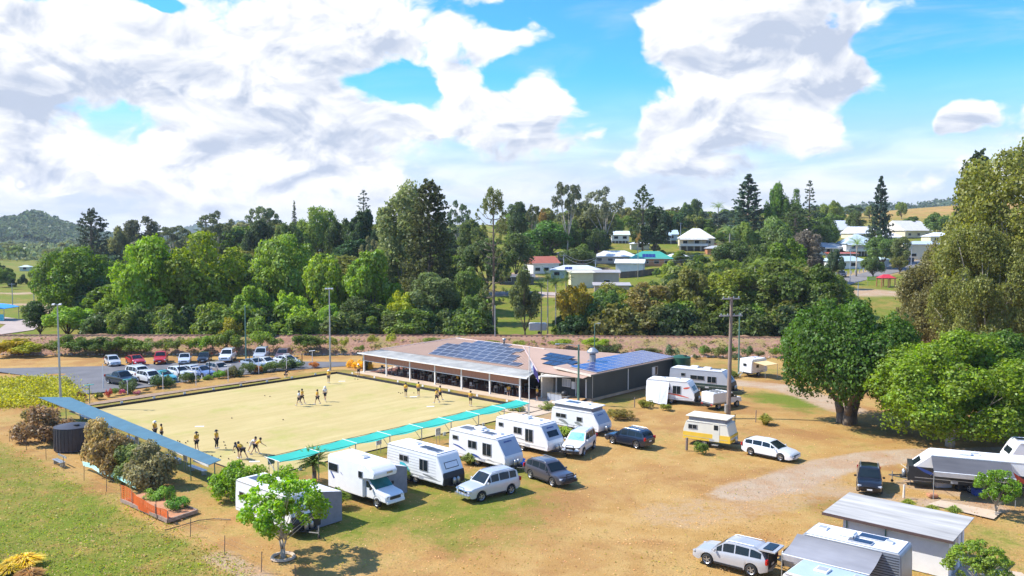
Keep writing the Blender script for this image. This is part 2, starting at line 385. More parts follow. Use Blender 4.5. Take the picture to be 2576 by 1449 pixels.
track([(2150,700),(2345,648)], 9, .6, True)
track([(110,775),(140,790)], 5, .6, True); track([(60,640),(160,625)], 14, .8, True)
track([(2340,1262),(2500,1275)], 1.6, .9); track([(2300,1215),(2420,1240)], 2.2, .6)
track([(540,1400),(660,1460)], 1.3, .6); track([(1380,1045),(1440,1085)], 2.0, .5)
me = np_mesh('ground', np.stack([GX, GY, GZ], -1).reshape(-1, 3), F, [], True)
ca = me.color_attributes.new('zone', 'FLOAT_COLOR', 'POINT')
cd = np.stack([np.clip(green, 0, 1), np.clip(dirt, 0, 1), np.zeros_like(dirt), np.ones_like(dirt)], -1).astype(np.float32)
ca.data.foreach_set('color', cd.reshape(-1))
gm, k = newmat('ground_grass')
at = k.n('ShaderNodeAttribute', None, attribute_name='zone'); sp = k.n('ShaderNodeSeparateColor', {0: at.outputs[0]})
tcn = k.n('ShaderNodeTexCoord').outputs['Object']
nA = k.noise(tcn, .055, 6, .62, .4); nB = k.noise(tcn, .35, 6, .65); nC = k.noise(tcn, 2.2, 5, .7); nD = k.noise(tcn, 9.0, 3, .7)
gr = k.m('MULTIPLY_ADD', k.m('SUBTRACT', nA, .5), 1.0, sp.outputs[0])
gr = k.m('MULTIPLY_ADD', k.m('SUBTRACT', nB, .5), 1.5, gr)
gr = k.m('MULTIPLY_ADD', k.m('SUBTRACT', nC, .5), .95, gr)
dry = k.mix(k.mr(nB, .35, .65), (.385, .222, .070), (.455, .285, .105))
dry = k.mix(k.mr(k.noise(tcn, .13, 4, .6, .5), .46, .66), dry, (.335, .175, .062))
grn = k.mix(k.mr(nC, .3, .7), (.112, .135, .016), (.190, .195, .028))
grn = k.mix(k.mr(nA, .35, .65), grn, (.140, .180, .016))
c = k.mix(k.mr(gr, .15, 1.0), dry, grn)
dc = k.mix(k.mr(nB, .3, .7), (.43, .335, .235), (.39, .245, .14))
dm = k.m('MULTIPLY_ADD', k.m('SUBTRACT', nC, .5), .9, sp.outputs[1])
dm = k.m('MULTIPLY_ADD', k.m('SUBTRACT', nB, .5), .6, dm)
c = k.mix(k.m('MULTIPLY', k.mr(dm, .15, .75), k.mr(sp.outputs[1], .02, .2)), c, dc)
c = k.n('ShaderNodeVectorMath', {0: c, 3: k.mr(nD, .25, .75, .80, 1.22, False)}, operation='SCALE').outputs[0]
c = k.n('ShaderNodeVectorMath', {0: c, 3: k.mr(k.noise(tcn, 28., 2, .6), .25, .75, .82, 1.18, False)}, operation='SCALE').outputs[0]
bp = k.n('ShaderNodeBump', {'Strength': .55, 'Distance': .12, 'Height': k.m('MULTIPLY_ADD', nC, .8, nD)})
pr = k.n('ShaderNodeBsdfPrincipled', {'Base Color': c, 'Roughness': .95, 'Specular IOR Level': .15, 'Normal': bp.outputs[0]})
k.n('ShaderNodeOutputMaterial', {0: pr.outputs[0]})
me.materials.append(gm)
link('ground', me, kind='structure')

def sheet(name, poly, z, m, thick=.0):
    mb = MB(); n = len(poly)
    if thick: mb.prism([(x, y) for x, y in poly], z-thick, z, plane='XY')
    else: mb.add([(x, y, z) for x, y in poly], [tuple(range(n))])
    return mb.build(name, m, kind='structure')
# bowling green
gm2, k = newmat('bowling_turf')
tcn = k.n('ShaderNodeTexCoord').outputs['Object']
rt = k.n('ShaderNodeMapping', {'Vector': tcn, 'Rotation': (0, 0, -A1)}).outputs[0]
st = k.n('ShaderNodeVectorMath', {0: rt, 1: (1.0, .12, 1)}, operation='MULTIPLY').outputs[0]
c = k.mix(k.mr(k.noise(tcn, .10, 5, .6, .5), .3, .7), (.47, .365, .165), (.52, .42, .20))
c = k.mix(k.mr(k.noise(st, .9, 4, .6), .35, .7), c, (.44, .35, .15))
c = k.mix(k.m('MULTIPLY', k.mr(k.noise(tcn, .16, 6, .7), .50, .70), .75), c, (.37, .345, .105))
c = k.n('ShaderNodeVectorMath', {0: c, 3: k.mr(k.noise(tcn, 4.0, 4, .7), .25, .75, .95, 1.05, False)}, operation='SCALE').outputs[0]
pr = k.n('ShaderNodeBsdfPrincipled', {'Base Color': c, 'Roughness': .95, 'Specular IOR Level': .1})
k.n('ShaderNodeOutputMaterial', {0: pr.outputs[0]})
def st_poly(s0, s1, t0, t1): return [W2(s0, t0), W2(s1, t0), W2(s1, t1), W2(s0, t1)]
DW = .38
sheet('bowling_green', st_poly(S0+DW, S1-DW, T0+DW, T1-DW), -.12, gm2, .25)
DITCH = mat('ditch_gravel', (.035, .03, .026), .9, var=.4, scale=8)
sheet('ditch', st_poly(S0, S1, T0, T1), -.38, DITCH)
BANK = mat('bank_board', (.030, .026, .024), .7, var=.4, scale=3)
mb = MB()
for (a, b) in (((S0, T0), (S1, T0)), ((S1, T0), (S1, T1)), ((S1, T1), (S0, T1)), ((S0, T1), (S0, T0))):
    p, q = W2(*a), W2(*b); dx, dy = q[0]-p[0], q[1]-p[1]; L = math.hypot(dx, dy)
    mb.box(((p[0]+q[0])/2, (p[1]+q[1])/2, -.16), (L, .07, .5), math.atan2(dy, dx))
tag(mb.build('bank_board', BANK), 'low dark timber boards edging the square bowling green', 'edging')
# paved surfaces
ASPH = mat('asphalt', (.135, .130, .135), .85, var=.22, scale=.35, bump=.2, bscale=12)
lot = [G(*p) for p in [(-350,935),(-350,928),(0,926.5),(255,921),(433,913.5),(592,909.5),(720,908.5),(884,911),(905,915),(868,921),(700,933),(560,948),(450,963),(318,980),(216,991),(165,983),(89,948),(0,936)]]
sheet('car_park', lot, .004, ASPH)
CONC = mat('concrete_paving', (.52, .40, .29), .85, var=.12, scale=.8)
sheet('verandah_floor', st_poly(2.0, 34.9, 1.55, 9.5), .05, CONC, .1)
sheet('patio', st_poly(34.9, 40.8, -3.6, 7.2), .05, CONC, .1)
TERRA = mat('brown_tile', (.20, .075, .045), .7, var=.15, scale=1.5)
sheet('tiled_floor', st_poly(3.2, 34.0, 3.4, 9.4), .058, TERRA)
ROADT = mat('town_road_asphalt', (.20, .185, .18), .85, var=.12, scale=.3)
def road(name, pts, wd, m, lift=.12):
    P_ = [Vector(TG(*p)[:2]) for p in pts]; Q = []
    for a, b in zip(P_[:-1], P_[1:]):
        n = max(2, int((b-a).length/3)); Q += [a.lerp(b, i/n) for i in range(n)]
    Q.append(P_[-1]); vs = []
    for i, p in enumerate(Q):
        d = (Q[min(i+1, len(Q)-1)]-Q[max(i-1, 0)]).normalized(); nn = Vector((-d.y, d.x))*wd/2
        for j in range(5):
            r = p + nn*(j/2-1); vs.append((r.x, r.y, float(hgt(r.x, r.y))+lift))
    fs = [(i*5+j, i*5+j+1, i*5+j+6, i*5+j+5) for i in range(len(Q)-1) for j in range(4)]
    mb = MB(); mb.add(vs, fs); return mb.build(name, m, kind='structure', smooth=True)
road('town_road', [(2085,722),(2125,708),(2200,690),(2345,655),(2500,625)], 7.5, ROADT)
road('side_road', [(1200,741),(1290,737),(1400,741),(1470,750)], 5, mat('pale_gravel', (.40,.32,.28), .9, var=.15, scale=.4))
road('park_road', [(-60,845),(40,832),(60,815),(-40,800)], 7, mat('pale_gravel', (.40,.32,.28), .9))
# railway embankment
nx = 420; Xs = np.linspace(-260, 160, nx); prof = [(-.2, -.06), (0.0, .12), (.7, .35), (2.0, .95), (3.4, 1.6), (4.6, 2.15), (5.4, 2.3), (6.5, 2.32), (8.6, 2.3), (10.5, 2.2), (12.5, 1.4), (15.5, .5), (19.0, .05), (24., -.4)]
toe = 139.3 - .065*np.maximum(0, Xs+5)
V_ = []
for j, (dy, z) in enumerate(prof):
    nz = rng.randn(nx)*.10 * (1 if 1 < j < 12 and j not in (6, 7, 8) else .2)
    V_.append(np.stack([Xs, toe+dy+rng.randn(nx)*.12*(j > 1), np.maximum(z+nz, -.5) + hgt(Xs, toe+dy)*.5], -1))
V_ = np.stack(V_, 1)
idx = np.arange(nx*len(prof)).reshape(nx, len(prof))
F = np.stack([idx[:-1, :-1], idx[1:, :-1], idx[1:, 1:], idx[:-1, 1:]], -1).reshape(-1, 4)
mm, k = newmat('mulch_bank'); tcn = k.n('ShaderNodeTexCoord').outputs['Object']
c = k.mix(k.mr(k.noise(tcn, .8, 6, .7), .3, .7), (.31, .165, .11), (.41, .245, .17))
c = k.mix(k.mr(k.noise(tcn, .25, 5, .7), .47, .62), c, (.33, .25, .10))
c = k.mix(k.m('MULTIPLY', k.mr(k.noise(tcn, 3.5, 3, .7), .5, .7), .8), c, (.16, .085, .06))
bp = k.n('ShaderNodeBump', {'Strength': .8, 'Distance': .25, 'Height': k.noise(tcn, 3.0, 5, .7)})
pr = k.n('ShaderNodeBsdfPrincipled', {'Base Color': c, 'Roughness': .95, 'Specular IOR Level': .1, 'Normal': bp.outputs[0]}); k.n('ShaderNodeOutputMaterial', {0: pr.outputs[0]})
link('railway_embankment', np_mesh('railway_embankment', V_.reshape(-1, 3), F, mm, True), kind='structure')
RUST = mat('rusty_rail', (.16, .07, .04), .7, var=.3)
SLP = mat('sleeper', (.20, .15, .12), .9, var=.3)
mb = MB()
yy = lambda x: 139.3 - .065*max(0, x+5)
for x in np.arange(-200, 150, 12.):
    for o in (6.9, 8.0): mb.cyl((x, yy(x)+o, 2.46), (x+12, yy(x+12)+o, 2.46), .05, n=4)
tag(mb.build('railway_track', RUST), 'rusty single railway line running along the top of the embankment', 'railway track')
mb = MB()
for x in np.arange(-200, 150, .9): mb.box((x, yy(x)+7.45, 2.34), (.25, 2.1, .14), rng.randn()*.02)
tr = bpy.data.objects['railway_track']; o = mb.build('sleeper', SLP, tr); o['kind'] = 'stuff'
# row of rocks at the toe of the bank
ROCK = mat('pale_rock', (.38, .30, .25), .9, var=.3)
mb = MB()
for i in range(420):
    x = -150+i*.62+rng.rand()*.3; r = .12+.16*rng.rand()
    mb.lathe([(0, r*1.2), (r*.8, r*.8), (r*1.1, 0), (r*.6, -.2)], 6, c=(x, yy(x)-.15+rng.randn()*.12, .03))
tag(mb.build('rocks', ROCK, kind='stuff'), 'line of pale rocks along the foot of the railway bank', 'rocks')

# distant hills
def hill(name, pts, Y, thick, m, base=-5):
    "ridge: pts (px, py) skyline at distance Y, real rounded relief"
    xs = np.linspace(pts[0][0], pts[-1][0], 160); ys = np.interp(xs, [p[0] for p in pts], [p[1] for p in pts])
    X = (xs-CXP)/FPX*Y; Z = CAMH-(ys-590)/FPX*Y
    rows = []
    for j, f in enumerate(np.linspace(-1, 1, 15)):
        pf = math.cos(f*math.pi/2)**.8
        rows.append(np.stack([X*(1+f*thick/Y*.9), np.full_like(X, Y+f*thick), base+(Z-base)*pf + (rng.randn(len(X))*Y*.0012)*(pf > .2)], -1))
    V_ = np.stack(rows, 1); n = len(X); idx = np.arange(n*15).reshape(n, 15)
    F = np.stack([idx[:-1, :-1], idx[1:, :-1], idx[1:, 1:], idx[:-1, 1:]], -1).reshape(-1, 4)
    return link(name, np_mesh(name, V_.reshape(-1, 3), F, m, True), kind='structure')
HM = mat('forested_hillside', (.055, .085, .05), .95, var=.55, scale=.02, spec=.1)
HG = mat('grassy_hillside', (.13, .16, .06), .95, var=.4, scale=.01, spec=.1)
hill('hill', [(-260,592),(-120,575),(-40,568),(20,556),(60,550),(80,542),(95,537),(118,544),(150,556),(200,571),(260,582),(330,592),(420,598)], 1500, 420, HM)
hill('mountains', [(380,596),(470,572),(500,565),(530,568),(580,562),(610,556),(650,566),(760,575),(900,596)], 4200, 600, HM, -20)
hill('far_ridge', [(1900,560),(2050,530),(2130,522),(2200,515),(2290,520),(2360,508),(2480,500),(2600,515),(2800,560)], 1500, 300, HM)
# ------------------------------------------------------------------ trees
def cards(P, N, S, rs, fold=.25):
    "P centres (n,3), N normals (n,3), S sizes (n,) -> folded leaf clumps"
    n = len(P); N = N/np.linalg.norm(N, axis=1, keepdims=True)
    R = rs.randn(n, 3); T = np.cross(N, R); T /= np.linalg.norm(T, axis=1, keepdims=True)+1e-9; B = np.cross(N, T)
    a = S[:, None]; asp = (.55+.4*rs.rand(n))[:, None]
    V = np.stack([P-T*a*.5, P-B*a*.5*asp+N*a*fold*.5*rs.rand(n)[:, None], P+T*a*.5-N*a*fold*.4, P+B*a*.5*asp+N*a*fold*.5*rs.rand(n)[:, None]], 1).reshape(-1, 3)
    return V, np.arange(4*n).reshape(n, 4)
def lobes_crown(seed, W, H, cb, nl, n, card, lr=(.28, .42), open_=0.0, dome=.5, flat=1.0, jit=.6, upbias=.25):
    """crown of lobes. W,H in metres; cb = bottom of the crown as share of H"""
    rs = np.random.RandomState(seed); R = W/2; zc = H*(cb+(1-cb)*dome); rzu = H-zc; rzd = zc-H*cb
    L = []
    for i in range(nl):
        for _ in range(20):
            d = rs.randn(3); d /= np.linalg.norm(d)
            if d[2] > -.75: break
        q = (.62+.18*rs.rand()) if i > nl*.18 else .25*rs.rand()
        c = np.array([d[0]*R*q, d[1]*R*q, zc+d[2]*(rzu if d[2] > 0 else rzd)*q*.95])
        r = R*rs.uniform(*lr); L.append((c, r))
    wts = np.array([r**2 for _, r in L]); wts /= wts.sum(); cnt = (wts*n).astype(int)
    Ps, Ns = [], []
    for (c, r), m in zip(L, cnt):
        d = rs.randn(m, 3); d[:, 2] += .45; d /= np.linalg.norm(d, axis=1, keepdims=True)
        bump = 1+.16*np.sin(d[:, 0]*7+c[0])*np.sin(d[:, 1]*7+c[1])+.10*np.sin(d[:, 2]*13+c[2])
        rr = r*(1-.38*rs.rand(m)**(1.6 if not open_ else 1.0))*bump
        p = c + d*rr[:, None]*np.array([1, 1, flat])
        Ps.append(p); Ns.append(d + rs.randn(m, 3)*jit + np.array([0, 0, upbias]))
    P = np.concatenate(Ps); N = np.concatenate(Ns)
    P[:, 2] = np.clip(P[:, 2], H*cb*.92, None)
    V, Fc = cards(P, N, card*(.6+.8*rs.rand(len(P))), rs)
    return V, Fc, L
def limb_trunk(L, H, W, cb, seed, r0, multi=1, nl=9):
    rs = random.Random(seed); mb = MB(); top = H*max(cb, .12)*.8
    Ls = sorted(L, key=lambda q: -q[1])[:nl]
    for k_ in range(multi):
        a = 2*math.pi*k_/max(1, multi); off = Vector((math.cos(a), math.sin(a), 0))*(r0*1.2 if multi > 1 else 0)
        mid = off*2.0 + Vector((rs.uniform(-.2, .2), rs.uniform(-.2, .2), top))
        mb.tube([off+Vector((0, 0, -.3)), off*1.2+Vector((0, 0, top*.5)), mid], [r0*1.25, r0*.95, r0*.8], 8)
        for i, (c, r) in enumerate(Ls):
            if i % multi != k_: continue
            c = Vector(c); q = mid.lerp(c, .5) + Vector((rs.uniform(-.3, .3), rs.uniform(-.3, .3), rs.uniform(.1, .5)))*(W*.05)
            mb.tube([mid, q, c], [r0*.55, r0*.33, r0*.10], 5)
            for _ in range(2):
                e = c + Vector((rs.uniform(-1, 1), rs.uniform(-1, 1), rs.uniform(-.2, .8)))*r*.7
                mb.tube([q, e], [r0*.2, r0*.04], 4)
    return mb
LIB = {}
def lib(key, W, H, cb, nl, n, card, r0, bark=BARK, multi=1, seed=1, **kw):
    V, Fc, L = lobes_crown(seed, W, H, cb, nl, n, card, **kw)
    cm = np_mesh(key+'_crown', V, Fc, LEAF)
    tm = limb_trunk(L, H, W, cb, seed, r0, multi).mesh(key+'_trunk', bark, True)
    LIB[key] = (cm, tm, W, H)
# big rounded figs and mango-like trees
for i in range(3): lib('fig%d' % i, 16, 14, .10, 46, 21000, .46, .5, seed=11+i, lr=(.17, .30), dome=.42, jit=.5)
for i in range(3): lib('round%d' % i, 10, 10, .14, 26, 11000, .40, .3, seed=21+i, lr=(.20, .33), dome=.5, jit=.55)
for i in range(3): lib('tall%d' % i, 8, 13, .12, 30, 10000, .38, .25, seed=31+i, lr=(.24, .40), dome=.5, jit=.7)
for i in range(2): lib('gum%d' % i, 13, 17, .36, 42, 6500, .36, .26, BARKP, seed=41+i, lr=(.09, .19), dome=.5, flat=.75, jit=.9, open_=1)
for i in range(2): lib('feather%d' % i, 13, 26, .10, 60, 17000, .55, .5, BARKP, seed=51+i, lr=(.22, .36), dome=.45, flat=1.5, jit=.9, upbias=-.1, open_=1)
for i in range(3): lib('shrub%d' % i, 2.6, 1.9, .0, 14, 1500, .17, .05, seed=61+i, lr=(.28, .42), dome=.35, multi=3)
for i in range(2): lib('bush%d' % i, 6, 4.2, .0, 24, 5000, .30, .12, seed=71+i, lr=(.22, .36), dome=.38, multi=3)
lib('ball', 1.2, 1.1, .0, 9, 1800, .10, .04, seed=81, lr=(.45, .55), dome=.45, jit=.4)
def conifer(key, W, H, cb, levels, nb, seed, shape='cone', tuft=.7, card=.34, per=16, droop=.0, r0=.35, gap=0.0):
    rs = np.random.RandomState(seed); mb = MB(); mb.tube([(0, 0, -.3), (0, 0, H*.5), (0, 0, H*.98)], [r0, r0*.65, r0*.12], 8)
    Ps, Ns = [], []
    for l in range(levels):
        f = l/(levels-1); z = H*(cb+(1-cb)*f*.97)
        if shape == 'cone': Rl = W/2*(1-f)**.62*(.62+.5*rs.rand())+.25
        elif shape == 'dome': Rl = W/2*math.sqrt(max(.02, 1-(max(0, f-.15)/.86)**2.2))*(.8+.25*rs.rand())
        elif shape == 'column': Rl = W/2*(.75+.4*rs.rand())*(1-.75*max(0, f-.55)/.45)
        else: Rl = W/2*(.35+.65*math.sin(math.pi*min(1, f*.9+.1)))*(.75+.35*rs.rand())  # mop
        for b in range(nb):
            if gap and rs.rand() < gap: continue
            a = 2*math.pi*(b+.5*(l % 2)+rs.rand()*.9)/nb; z_j = rs.randn()*.32
            d = np.array([math.cos(a), math.sin(a), 0]); up = .18*Rl*(1-2*droop)
            Rb = Rl*rs.uniform(.65, 1.15); tip = d*Rb+np.array([0, 0, z+up+z_j]); st_ = np.array([0, 0, z-.1*Rl+z_j*.5])
            mb.cyl(st_, tip, .07*(1-f)+.02, .015, 3, cap=False)
            m = int(per*(Rl/(W/2)*.8+.35)); q = tuft+(1-tuft)*rs.rand(m) if True else 0
            p = st_+(tip-st_)*(1-(1-q)[:, None]*1.0) + rs.randn(m, 3)*np.array([.30, .30, .20])*max(.45, Rl*.16)
            Ps.append(p); Ns.append(rs.randn(m, 3)*.8+np.array([0, 0, .7])+d*.4)
    P = np.concatenate(Ps); N = np.concatenate(Ns)
    V, Fc = cards(P, N, card*(.6+.8*rs.rand(len(P))), rs)
    LIB[key] = (np_mesh(key+'_crown', V, Fc, LEAF), mb.mesh(key+'_trunk', BARK, True), W, H)
conifer('hoop0', 9, 20, .10, 26, 9, 5, 'cone', .45, .52, 26)
conifer('hoop1', 6.5, 20, .15, 17, 7, 6, 'cone', .72, .42, 16, gap=.2)
conifer('bunya0', 13, 30, .10, 34, 14, 7, 'dome', .50, .60, 26)
conifer('bunya1', 9, 15, .15, 15, 10, 8, 'dome', .6, .45, 24)
conifer('mop', 9, 28, .34, 22, 7, 9, 'mop', .80, .42, 18, gap=.22, r0=.42)
conifer('pencil', 2.6, 16, .2, 26, 8, 10, 'column', .5, .35, 9)
# the tall mop headed pine gets a dense head
def mop_tree():
    rs = np.random.RandomState(4); mb = MB(); H = 28.; mb.tube([(0,0,-.3),(0.1,0,12),(0,0,H*.97)], [.42,.34,.10], 8)
    Ps, Ns = [], []
    def tuft(c, r, m):
        d = rs.randn(m, 3); d /= np.linalg.norm(d, axis=1, keepdims=True); Ps.append(c+d*r*(.4+.6*rs.rand(m, 1))); Ns.append(d+rs.randn(m, 3)*.5)
    for i in range(46):
        d = rs.randn(3); d /= np.linalg.norm(d); c = np.array([0, 0, H-2.6])+d*np.array([2.3, 2.3, 2.2]); c[2] = max(c[2], H-4.4); tuft(c, .75, 46); mb.cyl((0, 0, c[2]-1.2), c, .06, .02, 3)
    for l in range(15):
        z = 6.5+l*1.15
        for b in range(5):
            if rs.rand() < .25: continue
            a = 6.28*rs.rand(); R = (2.2+2.0*rs.rand())*(.75+.5*math.sin(l/15*3.0)); tip = np.array([math.cos(a)*R, math.sin(a)*R, z+R*.32*(1 if l > 3 else .0)])
            mb.tube([(0, 0, z-.4), tuple(np.array([0, 0, z-.4])*.5+tip*.5-np.array([0, 0, .5])), tuple(tip)], [.09, .06, .03], 3)
            for q in range(3): tuft(tip+rs.randn(3)*.35, .42, 22 if rs.rand() < .8 else 4)
    V, Fc = cards(np.concatenate(Ps), np.concatenate(Ns), .34*(.6+.8*rs.rand(sum(map(len, Ps)))), rs)
    LIB['mop'] = (np_mesh('mop_crown', V, Fc, LEAF), mb.mesh('mop_trunk', BARK, True), 9.0, 28.0)
mop_tree()
def palm(key, H, W, nf, seed, tall=True, r0=.14, droop=1.0):
    rs = random.Random(seed); mb = MB(); mb.tube([(0, 0, -.2), (.05, 0, H*.5), (0, 0, H*.86)], [r0*1.3, r0, r0*.9], 7)
    Ps = MB()
    for i in range(nf):
        a = 6.283*i/nf+rs.uniform(-.2, .2); el_ = rs.uniform(.15, 1.25); L = W/2*rs.uniform(.85, 1.1); p = Vector((0, 0, H*.86)); d = Vector((math.cos(a)*math.cos(el_), math.sin(a)*math.cos(el_), math.sin(el_)))
        side = Vector((-math.sin(a), math.cos(a), 0)); pr_ = None
        for q in range(9):
            t = q/8; p2 = p+d*(L/8); d = (d+Vector((0, 0, -.17*droop))).normalized(); ww = L*.30*(.8 if H > 3 else .55)*math.sin(math.pi*min(1, .15+t*.82))
            for sgn in (-1, 1):
                for u in (0, .5):
                    o = p.lerp(p2, u); e = o+side*sgn*ww+d*ww*.6+Vector((0, 0, -ww*.35))
                    Ps.add([o, o+d*L*(.035 if H > 3 else .07), e], [(0, 1, 2)])
            p = p2
    LIB[key] = (Ps.mesh(key+'_crown', LEAF, fix=False), mb.mesh(key+'_trunk', BARKP if H > 3 else BARK, True), W, H)
palm('palm0', 10, 4.6, 22, 1); palm('palm1', 8, 5, 20, 2, droop=1.2); palm('cycad', 1.7, 3.4, 46, 3, r0=.2, droop=.75)
def grassy(key, W, H, n, seed, wd=.05):
    rs = np.random.RandomState(seed); V, F = [], []
    for i in range(n):
        a = rs.rand()*6.283; r = W*.10*math.sqrt(rs.rand()); b = np.array([math.cos(a)*r, math.sin(a)*r, 0]); le = rs.uniform(.5, 1.0)
        q_ = rs.uniform(.15, 1.1); d = np.array([math.cos(a)*W*.5*q_, math.sin(a)*W*.5*q_, H*(1-.45*q_)*rs.uniform(.75, 1.1)]); s = np.array([-math.sin(a), math.cos(a), 0])*wd
        m = b+d*np.array([.45, .45, .85]); t = b+d*np.array([1, 1, .80])
        o = len(V); V += [b-s, b+s, m+s, m-s, t+s*.3, t-s*.3]; F += [(o, o+1, o+2, o+3), (o+3, o+2, o+4, o+5)]
    LIB[key] = (np_mesh(key+'_crown', np.array(V), np.array(F), LEAF), None, W, H)
grassy('tuft', 2.2, 1.6, 420, 1); grassy('tall_grass', 3.0, 1.7, 900, 2, .05)

# measured leaf colours
FIG=(.075,.125,.018); BRI=(.135,.215,.022); YEL=(.21,.26,.02); OLI=(.115,.125,.03); DRK=(.030,.060,.018); GRY=(.145,.165,.07); MID=(.085,.14,.025); DGR=(.045,.095,.014); BLU=(.055,.085,.05); ORA=(.20,.15,.035); BRN=(.17,.12,.055)
TREES = []
NAMES = {'fig': 'broad_tree', 'round': 'leafy_tree', 'tall': 'leafy_tree', 'gum': 'gum_tree', 'feather': 'weeping_tree', 'shrub': 'shrub', 'bush': 'shrub', 'ball': 'clipped_shrub', 'hoop': 'hoop_pine', 'bunya': 'bunya_pine', 'mop': 'hoop_pine', 'pencil': 'columnar_pine', 'palm': 'palm_tree', 'cycad': 'cycad', 'tuft': 'strappy_plant', 'tall_grass': 'tall_grass'}
def plant(key, X, Y, W, H, col, label, cat=None, group=None, z=None, var=.12, trunkcol=None, rz=None):
    cm, tm, W0, H0 = LIB[key]; base = ''.join(ch for ch in key if not ch.isdigit()); nm = NAMES[base]
    z = float(hgt(X, Y)) if z is None else z
    t = thing(nm, label, cat or ('tree' if H > 3.2 else 'shrub'), (X, Y, z-.05), random.uniform(0, 6.28) if rz is None else rz, group)
    if base in ('fig', 'round', 'tall', 'bush'): W *= 1.10
    if base == 'hoop': W *= 1.25
    t.scale = (W/W0, W/W0*random.uniform(.9, 1.1), H/H0)
    f = random.uniform(1-var, 1+var); c = (col[0]*f*random.uniform(.93, 1.07), col[1]*f, col[2]*f*random.uniform(.9, 1.1))
    link('crown' if base not in ('tuft', 'tall_grass') else 'leaves', cm, t, c)
    if tm and (H > 1.6 or base == 'cycad'): link('trunk', tm, t)
    TREES.append((X, Y, W/2)); return t
def ptree(x0, x1, ytop, Y, key, col, label, wf=1.0, **kw):
    "tree seen between image columns x0..x1 with its top at row ytop, standing at distance Y"
    X = XD((x0+x1)/2, Y); z = float(hgt(X, Y)); W = (x1-x0)/FPX*Y*wf; H = max(1.0, ZD(ytop, Y)-z)
    return plant(key, X, Y, W, H, col, label, z=z, **kw)
